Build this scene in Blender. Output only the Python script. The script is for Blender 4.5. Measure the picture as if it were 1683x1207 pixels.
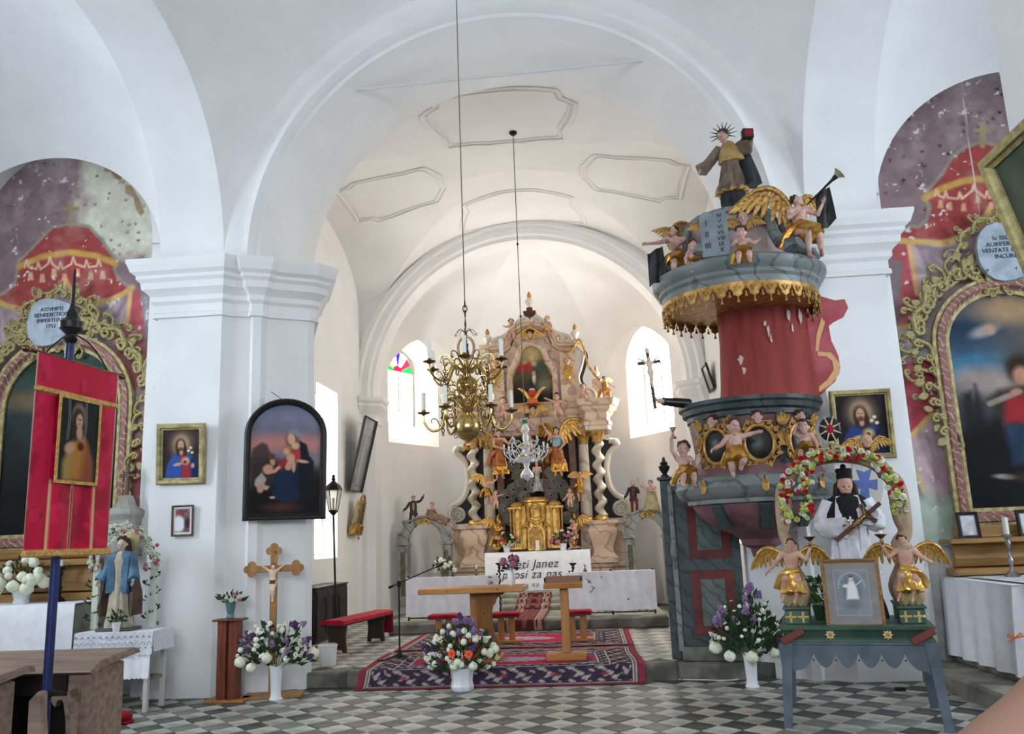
import bpy, math, random
import numpy as np
from mathutils import Vector, Matrix
random.seed(7); rng = np.random.default_rng(7)
for o in list(bpy.data.objects): bpy.data.objects.remove(o)
SC = bpy.context.scene; COL = SC.collection; PI = math.pi
sin, cos = math.sin, math.cos
# ------------------------------------------------------------------ camera
FPX = 1400.0; YAW, PITCH, ROLL = (math.radians(a) for a in (4.73, 11.45, -2.2)); EYE = Vector((0, 0, 1.6))
FWD = Vector((-sin(YAW)*cos(PITCH), cos(YAW)*cos(PITCH), sin(PITCH)))
_r = Vector((cos(YAW), sin(YAW), 0)); _u = _r.cross(FWD)
RGT = _r*cos(ROLL) + _u*sin(ROLL); UPV = _u*cos(ROLL) - _r*sin(ROLL)
cam = bpy.data.objects.new('camera', bpy.data.cameras.new('camera')); COL.objects.link(cam)
cam.data.sensor_fit = 'HORIZONTAL'; cam.data.sensor_width = 36; cam.data.lens = 36*FPX/1683
cam.data.clip_start = .05; cam.data.clip_end = 200
cam.matrix_world = Matrix(((RGT.x, UPV.x, -FWD.x, EYE.x), (RGT.y, UPV.y, -FWD.y, EYE.y), (RGT.z, UPV.z, -FWD.z, EYE.z), (0, 0, 0, 1)))
SC.camera = cam
# ------------------------------------------------------------------ light and exposure
SC.view_settings.view_transform = 'Standard'; SC.view_settings.look = 'None'
SC.view_settings.gamma = 1; SC.view_settings.use_curve_mapping = False
SC.view_settings.exposure = -0.28
W = bpy.data.worlds.new('daylight'); SC.world = W; W.use_nodes = True
bg = W.node_tree.nodes['Background']; bg.inputs[0].default_value = (.80, .89, 1.0, 1); bg.inputs[1].default_value = .6
def area(name, loc, target, sx, sy, power, col=(1, 1, 1)):
    l = bpy.data.lights.new(name, 'AREA'); l.shape = 'RECTANGLE'; l.size = sx; l.size_y = sy; l.energy = power; l.color = col
    o = bpy.data.objects.new(name, l); COL.objects.link(o); o.location = loc
    o.rotation_euler = (Vector(target) - Vector(loc)).to_track_quat('-Z', 'Y').to_euler(); return o
# added fill lamps behind the camera brighten the piers (windows light through their panes)
for wx in (-3.2, -.8, 1.6): area('west_window_daylight', (wx, -6.5, 4.6), (-.8, 9.6, 2.8), 1.3, 2.6, 330, (.84, .92, 1))

# ------------------------------------------------------------------ helpers
def P(px, py, Y):
    d = FWD + RGT*((px-841.5)/FPX) - UPV*((py-603.5)/FPX); return EYE + d*(Y/d.y)
def PG(px, py, z=0):
    d = FWD + RGT*((px-841.5)/FPX) - UPV*((py-603.5)/FPX); return EYE + d*((z-1.6)/d.z)
def PX(px, py, X):
    d = FWD + RGT*((px-841.5)/FPX) - UPV*((py-603.5)/FPX); return EYE + d*(X/d.x)
def lerp(a, b, t): return a+(b-a)*t
class MB:
    def __init__(s): s.v = []; s.f = []; s.m = []
    def add(s, vs, fs, mi=0):
        b = len(s.v); s.v += [tuple(p) for p in vs]; s.f += [tuple(i+b for i in f) for f in fs]; s.m += [mi]*len(fs); return s
    def box(s, x0, x1, y0, y1, z0, z1, b=0, mi=0, M=None):
        if b <= 0:
            vs = [(x, y, z) for x in (x0, x1) for y in (y0, y1) for z in (z0, z1)]
            fs = [(0, 1, 3, 2), (4, 6, 7, 5), (0, 4, 5, 1), (2, 3, 7, 6), (0, 2, 6, 4), (1, 5, 7, 3)]
        else:
            vs = []; b = min(b, abs(x1-x0)/2.1, abs(y1-y0)/2.1, abs(z1-z0)/2.1)
            for x, sx in ((x0, 1), (x1, -1)):
                for y, sy in ((y0, 1), (y1, -1)):
                    for z, sz in ((z0, 1), (z1, -1)):
                        vs += [(x, y+sy*b, z+sz*b), (x+sx*b, y, z+sz*b), (x+sx*b, y+sy*b, z)]
            I = lambda i, j, k, a: (i*4+j*2+k)*3+a
            fs = []
            for a in (0, 1): fs.append((I(a,0,0,0), I(a,0,1,0), I(a,1,1,0), I(a,1,0,0)) if a == 0 else (I(a,0,0,0), I(a,1,0,0), I(a,1,1,0), I(a,0,1,0)))
            for a in (0, 1): fs.append((I(0,a,0,1), I(1,a,0,1), I(1,a,1,1), I(0,a,1,1)) if a == 0 else (I(0,a,0,1), I(0,a,1,1), I(1,a,1,1), I(1,a,0,1)))
            for a in (0, 1): fs.append((I(0,0,a,2), I(0,1,a,2), I(1,1,a,2), I(1,0,a,2)) if a == 0 else (I(0,0,a,2), I(1,0,a,2), I(1,1,a,2), I(0,1,a,2)))
            for i in (0, 1):
                for j in (0, 1):
                    fs += [(I(i,j,0,0), I(i,j,0,1), I(i,j,1,1), I(i,j,1,0)), (I(i,0,j,0), I(i,0,j,2), I(i,1,j,2), I(i,1,j,0)), (I(0,i,j,1), I(0,i,j,2), I(1,i,j,2), I(1,i,j,1))]
                    for k in (0, 1): fs.append((I(i,j,k,0), I(i,j,k,1), I(i,j,k,2)))
        if M is not None: vs = [M @ Vector(p) for p in vs]
        return s.add(vs, fs, mi)
    def lathe(s, prof, n=20, c=(0, 0, 0), a0=0, a1=2*PI, sx=1, sy=1, mi=0, M=None, fold=None):
        full = abs(a1-a0-2*PI) < 1e-6; k = n if full else n+1; vs = []; fs = []
        for j, (r, z) in enumerate(prof):
            for i in range(k):
                a = a0+(a1-a0)*i/n; q = r*(fold(a, j/max(1, len(prof)-1)) if fold else 1)
                p = Vector((q*cos(a)*sx, q*sin(a)*sy, z)); p = (M @ p) if M is not None else p
                vs.append((p[0]+c[0], p[1]+c[1], p[2]+c[2]))
        for j in range(len(prof)-1):
            for i in range(n):
                i2 = (i+1) % k; fs.append((j*k+i, j*k+i2, (j+1)*k+i2, (j+1)*k+i))
        if full:
            if prof[0][0] > 1e-5: fs.append(tuple(range(k-1, -1, -1)))
            if prof[-1][0] > 1e-5: fs.append(tuple((len(prof)-1)*k+i for i in range(k)))
        return s.add(vs, fs, mi)
    def loft(s, rings, cap=True, mi=0, closed=True):
        k = len(rings[0]); vs = [p for r in rings for p in r]; fs = []
        for j in range(len(rings)-1):
            for i in range(k if closed else k-1):
                i2 = (i+1) % k; fs.append((j*k+i, j*k+i2, (j+1)*k+i2, (j+1)*k+i))
        if cap and closed:
            fs.append(tuple(range(k-1, -1, -1))); fs.append(tuple((len(rings)-1)*k+i for i in range(k)))
        return s.add(vs, fs, mi)
    def tube(s, pts, rad, n=8, cap=True, mi=0, flat=1.0, closed=False, up=None):
        pts = [Vector(p) for p in pts]; N = len(pts); rings = []; nrm = None
        for i in range(N):
            a = pts[(i-1) % N] if (i or closed) else pts[0]; b = pts[(i+1) % N] if (i < N-1 or closed) else pts[-1]
            t = (b-a).normalized() if (b-a).length > 1e-9 else Vector((0, 0, 1))
            if nrm is None:
                nrm = Vector(up) if up is not None else (Vector((0, 0, 1)) if abs(t.z) < .9 else Vector((1, 0, 0)))
            nrm = (nrm - t*nrm.dot(t))
            if nrm.length < 1e-6: nrm = t.orthogonal()
            nrm.normalize(); bi = t.cross(nrm); r = rad[i] if hasattr(rad, '__len__') else rad
            rings.append([tuple(pts[i] + nrm*(cos(2*PI*k/n)*r*flat) + bi*(sin(2*PI*k/n)*r)) for k in range(n)])
        if closed: rings.append(rings[0])
        return s.loft(rings, cap and not closed, mi)
    def prism(s, poly, ax, lo, hi, mi=0, M=None):
        def q(p, t): return {'x': (t, p[0], p[1]), 'y': (p[0], t, p[1]), 'z': (p[0], p[1], t)}[ax]
        n = len(poly); vs = [q(p, lo) for p in poly]+[q(p, hi) for p in poly]
        fs = [tuple(range(n-1, -1, -1)), tuple(range(n, 2*n))]+[(i, (i+1) % n, n+(i+1) % n, n+i) for i in range(n)]
        A = sum(poly[i][0]*poly[(i+1) % n][1]-poly[(i+1) % n][0]*poly[i][1] for i in range(n))
        if (A < 0) != (ax == 'y'): fs = [f[::-1] for f in fs]
        if M is not None: vs = [M @ Vector(p) for p in vs]
        return s.add(vs, fs, mi)
    def ell(s, c, r, nu=12, nv=8, mi=0, M=None):
        if not hasattr(r, '__len__'): r = (r, r, r)
        vs = [(0, 0, -1)]+[(sin(PI*j/nv)*cos(2*PI*i/nu), sin(PI*j/nv)*sin(2*PI*i/nu), -cos(PI*j/nv)) for j in range(1, nv) for i in range(nu)]+[(0, 0, 1)]
        out = []
        for p in vs:
            p = Vector((p[0]*r[0], p[1]*r[1], p[2]*r[2])); p = (M @ p) if M is not None else p; out.append((p[0]+c[0], p[1]+c[1], p[2]+c[2]))
        fs = [(0, 1+(i+1) % nu, 1+i) for i in range(nu)]
        for j in range(nv-2):
            b = 1+j*nu; fs += [(b+i, b+(i+1) % nu, b+nu+(i+1) % nu, b+nu+i) for i in range(nu)]
        b = 1+(nv-2)*nu; fs += [(b+i, b+(i+1) % nu, len(vs)-1) for i in range(nu)]
        return s.add(out, fs, mi)
    def sweep(s, path, prof, mi=0, closed=False, cap=True):
        """profile (out, z) carried along a plan path with mitred corners; out = to the right of travel"""
        n = len(path); rings = []
        for i in range(n):
            p = Vector(path[i]); a = Vector(path[i-1]) if (i or closed) else None; b = Vector(path[(i+1) % n]) if (i < n-1 or closed) else None
            d1 = (p-a).normalized() if a is not None else None; d2 = (b-p).normalized() if b is not None else None
            d1 = d1 or d2; d2 = d2 or d1
            n1 = Vector((d1.y, -d1.x)); n2 = Vector((d2.y, -d2.x)); m = (n1+n2)
            m = m/max(.25, m.dot(n1)) if m.length > 1e-6 else n1
            rings.append([(p.x+m.x*o, p.y+m.y*o, z) for o, z in prof])
        if closed: rings.append(rings[0])
        return s.loft(rings, cap and not closed, mi)
    def mesh(s, name, mats, smooth=35):
        me = bpy.data.meshes.new(name); me.from_pydata(s.v, [], s.f)
        mats = mats if isinstance(mats, (list, tuple)) else [mats]
        for m in mats: me.materials.append(m)
        if len(mats) > 1: me.polygons.foreach_set('material_index', s.m)
        if smooth:
            me.polygons.foreach_set('use_smooth', [True]*len(me.polygons)); me.set_sharp_from_angle(angle=math.radians(smooth))
        me.update(); return me
    def build(s, name, mats, parent=None, smooth=35, loc=None, rot=None, scale=None):
        return inst(name, s.mesh(name, mats, smooth), parent, loc, rot, scale)
def inst(name, me, parent=None, loc=None, rot=None, scale=None, M=None):
    o = bpy.data.objects.new(name, me); COL.objects.link(o); o.parent = parent
    if M is not None: o.matrix_local = M
    if loc is not None: o.location = loc
    if rot is not None: o.rotation_euler = rot
    if scale is not None: o.scale = (scale,)*3 if not hasattr(scale, '__len__') else scale
    return o
def tag(o, label, cat, group=None, kind=None):
    if label: o['label'] = label
    if cat: o['category'] = cat
    if group: o['group'] = group
    if kind: o['kind'] = kind
    return o
def thing(name, label, cat, loc=(0, 0, 0), rz=0, group=None):
    o = bpy.data.objects.new(name, None); COL.objects.link(o); o.location = loc; o.rotation_euler = (0, 0, rz); o.empty_display_size = .1
    return tag(o, label, cat, group)
def struct(o): o['kind'] = 'structure'; return o
def stuff(o): o['kind'] = 'stuff'; return o
def copytree(o, parent=None):
    c = o.copy(); COL.objects.link(c); c.parent = parent
    for ch in o.children: copytree(ch, c)
    return c
def basis(o, x, y, z):
    x, y, z, o = Vector(x), Vector(y), Vector(z), Vector(o)
    return Matrix(((x.x, y.x, z.x, o.x), (x.y, y.y, z.y, o.y), (x.z, y.z, z.z, o.z), (0, 0, 0, 1)))
def aim(o, d, up=(0, 0, 1)):
    """matrix whose local z points along d"""
    z = Vector(d).normalized(); u = Vector(up); x = u.cross(z)
    if x.length < 1e-5: x = Vector((1, 0, 0))
    x.normalize(); return basis(o, x, z.cross(x), z)
def bez(pts, n=16):
    """Catmull-Rom through 2-D or 3-D points"""
    pts = [Vector(p) for p in pts]; q = [pts[0]*2-pts[1]]+pts+[pts[-1]*2-pts[-2]]; out = []; seg = len(pts)-1; m = max(1, n//seg)
    for i in range(seg):
        a, b, c, d = q[i:i+4]
        for k in range(m):
            t = k/m; out.append(.5*((2*b)+(c-a)*t+(2*a-5*b+4*c-d)*t*t+(3*b-a-3*c+d)*t**3))
    return out+[pts[-1]]
# ------------------------------------------------------------------ materials
MT = {}
def _rgb(c): return (*[((x/255)/12.92 if x/255 <= .04045 else ((x/255+.055)/1.055)**2.4) for x in c], 1)
def mat(name, c, rough=.7, metal=0, c2=None, scale=6, bump=0, bscale=40, detail=4, lo=.4, hi=.62, spec=.3, stretch=None, emit=None, es=1, trans=0, coat=0, alpha=1):
    """principled material; c, c2 are sRGB 0-255 colours mixed by noise"""
    if name in MT: return MT[name]
    m = bpy.data.materials.new(name); m.use_nodes = True; nt = m.node_tree; b = nt.nodes['Principled BSDF']; L = nt.links.new
    b.inputs['Base Color'].default_value = _rgb(c); b.inputs['Roughness'].default_value = rough; b.inputs['Metallic'].default_value = metal
    b.inputs['Specular IOR Level'].default_value = spec
    if trans: b.inputs['Transmission Weight'].default_value = trans
    if coat: b.inputs['Coat Weight'].default_value = coat
    if alpha < 1: b.inputs['Alpha'].default_value = alpha
    if emit: b.inputs['Emission Color'].default_value = _rgb(emit); b.inputs['Emission Strength'].default_value = es
    vec = None
    if c2 or bump:
        tc = nt.nodes.new('ShaderNodeTexCoord'); vec = tc.outputs['Object']
        if stretch:
            mp = nt.nodes.new('ShaderNodeMapping'); mp.inputs['Scale'].default_value = stretch; L(vec, mp.inputs['Vector']); vec = mp.outputs['Vector']
    if c2:
        n = nt.nodes.new('ShaderNodeTexNoise'); n.inputs['Scale'].default_value = scale; n.inputs['Detail'].default_value = detail; L(vec, n.inputs['Vector'])
        r = nt.nodes.new('ShaderNodeValToRGB'); r.color_ramp.elements[0].position = lo; r.color_ramp.elements[1].position = hi
        r.color_ramp.elements[0].color = _rgb(c); r.color_ramp.elements[1].color = _rgb(c2)
        L(n.outputs['Fac'], r.inputs['Fac']); L(r.outputs['Color'], b.inputs['Base Color'])
    if bump:
        n2 = nt.nodes.new('ShaderNodeTexNoise'); n2.inputs['Scale'].default_value = bscale; n2.inputs['Detail'].default_value = 3; L(vec, n2.inputs['Vector'])
        bp = nt.nodes.new('ShaderNodeBump'); bp.inputs['Strength'].default_value = bump; bp.inputs['Distance'].default_value = .02
        L(n2.outputs['Fac'], bp.inputs['Height']); L(bp.outputs['Normal'], b.inputs['Normal'])
    MT[name] = m; return m
def marble(name, c, vein, scale=2.2, rough=.35, c2=None, dist=6):
    if name in MT: return MT[name]
    m = mat(name, c, rough, c2=c2 or c, scale=scale*1.3); nt = m.node_tree; L = nt.links.new; b = nt.nodes['Principled BSDF']
    tc = nt.nodes.new('ShaderNodeTexCoord'); w = nt.nodes.new('ShaderNodeTexWave'); w.inputs['Scale'].default_value = scale; w.inputs['Distortion'].default_value = dist
    w.inputs['Detail'].default_value = 3; w.inputs['Detail Scale'].default_value = 1.6; w.bands_direction = 'DIAGONAL'; L(tc.outputs['Object'], w.inputs['Vector'])
    r = nt.nodes.new('ShaderNodeValToRGB'); r.color_ramp.elements[0].position = .0; r.color_ramp.elements[0].color = (1, 1, 1, 1); r.color_ramp.elements[1].position = .16; r.color_ramp.elements[1].color = (0, 0, 0, 1)
    L(w.outputs['Fac'], r.inputs['Fac'])
    mx = nt.nodes.new('ShaderNodeMix'); mx.data_type = 'RGBA'; src = b.inputs['Base Color'].links[0].from_socket
    L(r.outputs['Color'], mx.inputs[0]); L(src, mx.inputs[6]); mx.inputs[7].default_value = _rgb(vein); L(mx.outputs[2], b.inputs['Base Color'])
    return m
def wood(name, c, c2, rough=.5, axis='x', scale=3, spec=.35):
    st = {'x': (1, 9, 9), 'y': (9, 1, 9), 'z': (9, 9, 1)}[axis]
    return mat(name, c, rough, c2=c2, scale=scale, stretch=st, detail=6, lo=.35, hi=.7, bump=.08, bscale=scale*2, spec=spec)
def vcol(name, rough=.75, metal=0, bump=0, bscale=60, spec=.2):
    if name in MT: return MT[name]
    m = mat(name, (128, 128, 128), rough, metal, bump=bump, bscale=bscale, spec=spec); nt = m.node_tree
    a = nt.nodes.new('ShaderNodeVertexColor'); a.layer_name = 'Col'; nt.links.new(a.outputs['Color'], nt.nodes['Principled BSDF'].inputs['Base Color']); return m
# ---- colour painting on a grid (frescoes, canvases, carpets): numpy sRGB picture carried as a colour attribute
class Pic:
    def __init__(s, w, h, nx, ny, col):
        s.w, s.h, s.nx, s.ny = w, h, nx, ny
        s.X, s.Y = np.meshgrid(np.linspace(0, w, nx), np.linspace(0, h, ny)); s.C = np.ones((ny, nx, 3))*np.array(col, float)
    def mix(s, a, col): a = np.clip(a, 0, 1)[..., None]; s.C = s.C*(1-a)+np.array(col, float)*a; return s
    def noise(s, sc, seed=0, oct=3):
        out = np.zeros_like(s.X); amp = 1; tot = 0
        for o in range(oct):
            g = np.random.default_rng(seed*17+o).random((64, 64)); x = s.X*sc*2**o+seed*3.7; y = s.Y*sc*2**o+seed*1.3
            xi = np.floor(x).astype(int); yi = np.floor(y).astype(int); fx = x-xi; fy = y-yi; fx = fx*fx*(3-2*fx); fy = fy*fy*(3-2*fy)
            G = lambda a, b: g[b % 64, a % 64]
            out += amp*((G(xi, yi)*(1-fx)+G(xi+1, yi)*fx)*(1-fy)+(G(xi, yi+1)*(1-fx)+G(xi+1, yi+1)*fx)*fy); tot += amp; amp *= .5
        return out/tot
    def el(s, cx, cy, rx, ry, col, soft=.15, rot=0, op=1):
        c, n = cos(rot), sin(rot); x = (s.X-cx)*c+(s.Y-cy)*n; y = -(s.X-cx)*n+(s.Y-cy)*c
        d = np.sqrt((x/rx)**2+(y/ry)**2); return s.mix(op*(1+soft-d)/(2*soft), col)
    def poly(s, pts, col, soft=.01, op=1):
        X, Y = s.X, s.Y; ins = np.zeros(X.shape, bool); dist = np.full(X.shape, 1e9); n = len(pts)
        for i in range(n):
            (x0, y0), (x1, y1) = pts[i], pts[(i+1) % n]
            if y0 != y1:
                cr = ((y0 > Y) != (y1 > Y)) & (X < (x1-x0)*(Y-y0)/(y1-y0)+x0); ins ^= cr
            dx, dy = x1-x0, y1-y0; t = np.clip(((X-x0)*dx+(Y-y0)*dy)/(dx*dx+dy*dy+1e-12), 0, 1)
            dist = np.minimum(dist, np.hypot(X-x0-t*dx, Y-y0-t*dy))
        sd = np.where(ins, dist, -dist); return s.mix(op*(sd/(2*soft)+.5), col)
    def line(s, pts, wd, col, soft=None, op=1):
        dist = np.full(s.X.shape, 1e9); soft = soft or wd*.4
        for (x0, y0), (x1, y1) in zip(pts[:-1], pts[1:]):
            dx, dy = x1-x0, y1-y0; t = np.clip(((s.X-x0)*dx+(s.Y-y0)*dy)/(dx*dx+dy*dy+1e-12), 0, 1)
            dist = np.minimum(dist, np.hypot(s.X-x0-t*dx, s.Y-y0-t*dy))
        return s.mix(op*((wd/2-dist)/soft+.5), col)
    def grad(s, y0, y1, c0, c1, op=1):
        t = np.clip((s.Y-y0)/(y1-y0), 0, 1)[..., None]; g = np.array(c0, float)*(1-t)+np.array(c1, float)*t; s.C = s.C*(1-op)+g*op; return s
    def mottle(s, amt, sc, seed=1): s.C = np.clip(s.C*(1+amt*(s.noise(sc, seed)-.5)*2)[..., None], 0, 255); return s
    def mesh(s, name, m, mask=None, pos=None):
        """grid in local x (right) and z (up), facing -y; mask(x,y) keeps cells; pos(X,Y)->(x,y,z) arrays bends it"""
        ny, nx = s.ny, s.nx; idx = np.arange(nx*ny).reshape(ny, nx)
        q = np.stack([idx[:-1, :-1], idx[:-1, 1:], idx[1:, 1:], idx[1:, :-1]], -1).reshape(-1, 4)
        if mask is not None:
            k = mask(s.X, s.Y); kk = k[:-1, :-1] & k[:-1, 1:] & k[1:, 1:] & k[1:, :-1]; q = q[kk.reshape(-1)]
        p = pos(s.X, s.Y) if pos else (s.X, np.zeros_like(s.X), s.Y)
        v = np.stack(p, -1).reshape(-1, 3); me = npmesh(name, v, q)
        c = s.C.reshape(-1, 3)/255; c = np.where(c <= .04045, c/12.92, ((c+.055)/1.055)**2.4)
        ca = me.color_attributes.new('Col', 'FLOAT_COLOR', 'POINT'); ca.data.foreach_set('color', np.concatenate([c, np.ones((len(c), 1))], 1).astype(np.float32).ravel())
        me.materials.append(m); me.polygons.foreach_set('use_smooth', [True]*len(me.polygons)); return me
def npmesh(name, v, q):
    me = bpy.data.meshes.new(name); k = q.shape[1]
    me.vertices.add(len(v)); me.vertices.foreach_set('co', np.asarray(v, np.float32).ravel())
    me.loops.add(q.size); me.loops.foreach_set('vertex_index', q.astype(np.int32).ravel())
    me.polygons.add(len(q)); me.polygons.foreach_set('loop_start', np.arange(0, q.size, k, dtype=np.int32)); me.polygons.foreach_set('loop_total', np.full(len(q), k, np.int32))
    me.update(calc_edges=True); return me
def text_mesh(name, body, size, m, depth=.002, align='CENTER', shear=0, space=1, line=1):
    cu = bpy.data.curves.new(name, 'FONT'); cu.body = body; cu.size = size; cu.extrude = depth; cu.align_x = align; cu.shear = shear; cu.space_character = space; cu.space_line = line
    o = bpy.data.objects.new(name, cu); COL.objects.link(o); dg = bpy.context.evaluated_depsgraph_get(); dg.update()
    me = bpy.data.meshes.new_from_object(o.evaluated_get(dg)); me.name = name; bpy.data.objects.remove(o); bpy.data.curves.remove(cu)
    me.materials.clear(); me.materials.append(m); return me
# ================================================================== THE SETTING
plaster = mat('white_lime_plaster', (233, 233, 232), .9, c2=(228, 228, 227), scale=1.6, bump=.10, bscale=9, detail=6)
plaster_warm = mat('cream_lime_plaster', (236, 234, 231), .9, c2=(232, 230, 226), scale=1.3, bump=.10, bscale=9)
stone = mat('worn_grey_step_stone', (128, 124, 116), .85, c2=(84, 82, 76), scale=3.2, bump=.5, bscale=12)
stone_l = mat('pale_step_stone', (150, 146, 132), .85, c2=(112, 108, 96), scale=3.5, bump=.4, bscale=14)
mortar = mat('floor_mortar', (92, 90, 84), .95, c2=(70, 68, 64), scale=8)
ZS = 5.09; AX = -0.80           # cornice height and nave axis
def mirror(path): return [(2*AX-x, y) for x, y in path][::-1]
# ---- floor with diagonal tiles
fl = MB().box(-12, 11, -14, 10.6, -.3, -.012).build('floor', mortar, smooth=0); struct(fl)
tl_l = [mat('light_floor_tile_%d' % i, c, .55, c2=c2, scale=5, bump=.15, bscale=25) for i, (c, c2) in enumerate((((186, 184, 174), (154, 152, 142)), ((178, 173, 160), (142, 138, 128)), ((190, 183, 168), (162, 156, 142))))]
tl_d = [mat('dark_floor_tile_%d' % i, c, .5, c2=c2, scale=6, bump=.15, bscale=25, lo=.3, hi=.75) for i, (c, c2) in enumerate((((48, 49, 48), (92, 92, 88)), ((70, 71, 68), (112, 110, 104)), ((104, 103, 98), (136, 134, 125))))]
DX, DY = .335, .375
def tile_mesh(m):
    g = .006; a, b = DX/2-g, DY/2-g; q = .006
    mb = MB().loft([[(-a, 0, -.02), (0, -b, -.02), (a, 0, -.02), (0, b, -.02)], [(-a, 0, -.004), (0, -b, -.004), (a, 0, -.004), (0, b, -.004)], [(-a+q, 0, 0), (0, -b+q, 0), (a-q, 0, 0), (0, b-q, 0)]])
    return mb.mesh('floor_tile', m, 0)
tms = [tile_mesh(m) for m in tl_l], [tile_mesh(m) for m in tl_d]
cells = []
for j in range(-2, 40):
    for i in range(-32, 28):
        x = -.02+i*DX+(DX/2 if j % 2 else 0); y = 10.2-j*DY/2
        if -7.2 < x < 5.2 and 5.6 < y < 10.15: cells.append((x, y, j % 2))
def inview(x, y):
    v = Vector((x, y, 0))-EYE; d = v.dot(FWD); px = 841.5+FPX*v.dot(RGT)/d; py = 603.5-FPX*v.dot(UPV)/d; return -30 < px < 1713 and py < 1225
vis = sorted([c for c in cells if inview(c[0], c[1])], key=lambda c: c[1]); near = vis[:300]; ns = set(near)
rest = [MB(), MB()]
for (x, y, d) in cells:
    k = random.random(); k = 0 if k < .45 else (1 if k < .8 else 2)
    if (x, y, d) in ns:
        inst('tile', tms[d][k], fl, (x, y, random.uniform(-.002, .002)), (random.uniform(-.006, .006), random.uniform(-.006, .006), 0))
    else:
        me = tms[d][k]; rest[d].add([(v.co.x+x, v.co.y+y, v.co.z) for v in me.vertices], [tuple(p.vertices) for p in me.polygons], k)
stuff(rest[0].build('light_tiles', tl_l, fl, 0)); stuff(rest[1].build('dark_tiles', tl_d, fl, 0))
# ---- chancel platform and steps
mb = MB(); edge = [(-3.42, 10.22), (-2.9, 10.17), (-1.5, 10.2), (0.2, 10.14), (.9, 10.1), (1.75, 10.02)]
mb.prism(edge+[(2.8, 10.4), (2.8, 22), (-5.2, 22), (-5.2, 11.0), (-3.42, 10.6)], 'z', -.2, .158)
pf = struct(mb.build('floor_chancel', mortar, smooth=0))
sm = MB()
for k in range(5):
    (x0, y0), (x1, y1) = edge[k], edge[k+1]; j = random.uniform(-.015, .015)
    b = MB().box(0, math.hypot(x1-x0, y1-y0)-.012, -.02+j, .34, -.02, .17+random.uniform(-.008, .006), .018).build('step_stone', stone, pf, loc=(x0, y0, 0), rot=(0, 0, math.atan2(y1-y0, x1-x0)))
# chancel paving: rows of worn slabs
for d in (0, 1):
    mbc = MB()
    for j in range(0, 40):
        for i in range(-26, 24):
            x = -.1+i*DX+(DX/2 if j % 2 else 0); y = 10.62+j*DY/2
            if j % 2 == d and -4.5 < x < 2.4 and y < 18:
                me = tms[d][random.choice((0, 1, 2, 2))]; k = random.choice((0, 1, 2, 2))
                mbc.add([(v.co.x+x, v.co.y+y, v.co.z+.168) for v in me.vertices], [tuple(p.vertices) for p in me.polygons], k)
    stuff(mbc.build('light_tiles' if d == 0 else 'dark_tiles', tl_l if d == 0 else [tl_d[1], tl_d[2], tl_d[2]], pf, 0))
rs = struct(MB().box(-3.3, 1.15, 14.0, 20.6, .1, .33, .02).build('floor_altar_step', stone_l))
for k, (x0, x1) in enumerate(((-3.3, -1.95), (-1.93, -.1), (-.08, 1.15))):
    MB().box(x0, x1, 13.93, 14.3, .17, .345, .025).build('step_stone', stone, rs)
for k, (y, z) in enumerate(((15.9, .41), (16.4, .49), (16.9, .57))):
    struct(MB().box(-3.0+.12*k, .8-.12*k, y, 19.4, .3, z, .025).build('floor_altar_stair', stone_l))
# ---- piers
PATH = [(-5.12, 10.05), (-5.12, 9.67), (-4.31, 9.67), (-4.23, 9.77), (-4.02, 9.85), (-3.97, 9.80), (-3.88, 9.84), (-3.84, 9.93), (-3.40, 10.18), (-3.35, 10.26), (-3.68, 11.1)]
def pier(name, path, back):
    return struct(MB().prism(path+back, 'z', -.05, ZS+.02).build(name, plaster, smooth=20))
pier('wall_pier_left', PATH, [(-4.7, 11.1), (-5.4, 10.3)])
RP = mirror(PATH)
pier('wall_pier_right', RP, [(2*AX+5.4, 10.3), (2*AX+4.7, 11.1)])
CORN = [(0, 4.40), (.05, 4.40), (.05, 4.45), (.03, 4.47), (.03, 4.56), (.07, 4.60), (.07, 4.66), (.10, 4.70), (.15, 4.74), (.16, 4.82), (.20, 4.86), (.20, 4.90), (.25, 4.94), (.27, 5.0), (.29, 5.05), (.29, 5.09), (0, 5.11)]
def cornice(name, path): return struct(MB().sweep(path[::1], CORN).build(name, plaster, smooth=25))
cornice('trim_1', PATH); cornice('trim_2', RP)
# near pair of piers, at the picture's right edge
for sgn in (-1, 1):
    x0, x1 = (2.71, 3.52) if sgn > 0 else (-5.12, -4.31)
    struct(MB().box(x0, x1, 4.1, 5.13, -.05, ZS+.02).build('wall_pier_near_%s' % ('right' if sgn > 0 else 'left'), plaster, smooth=0))
# ---- arches
def arc(cx, r, z0, n=48, rz=None): return [(cx-r*cos(PI*i/n), z0+(rz or r)*sin(PI*i/n)) for i in range(n+1)]
def shell(name, rings, m=plaster, smooth=40):
    """rings of 3-D points joined to a sheet"""
    return struct(MB().loft(rings, False, closed=False).build(name, m, smooth=smooth))
YC, RA = 7.4, 2.27
def arcade(x0, x1, name, yc=YC):
    n = 40; pr = []
    rows = []
    for x in (x0, x1): rows.append([(x, yc+RA*cos(PI*i/n), ZS+.01+RA*sin(PI*i/n)) for i in range(n+1)])
    if x0 > 0: rows = rows[::-1]
    o = shell(name, rows[::-1]); return o
for yc, tagn in ((YC, ''), (YC-2*RA-1.03, '_near')):
    arcade(-5.12, -4.31, 'wall_arcade_left'+tagn, yc); arcade(2.71, 3.52, 'wall_arcade_right'+tagn, yc)
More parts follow.
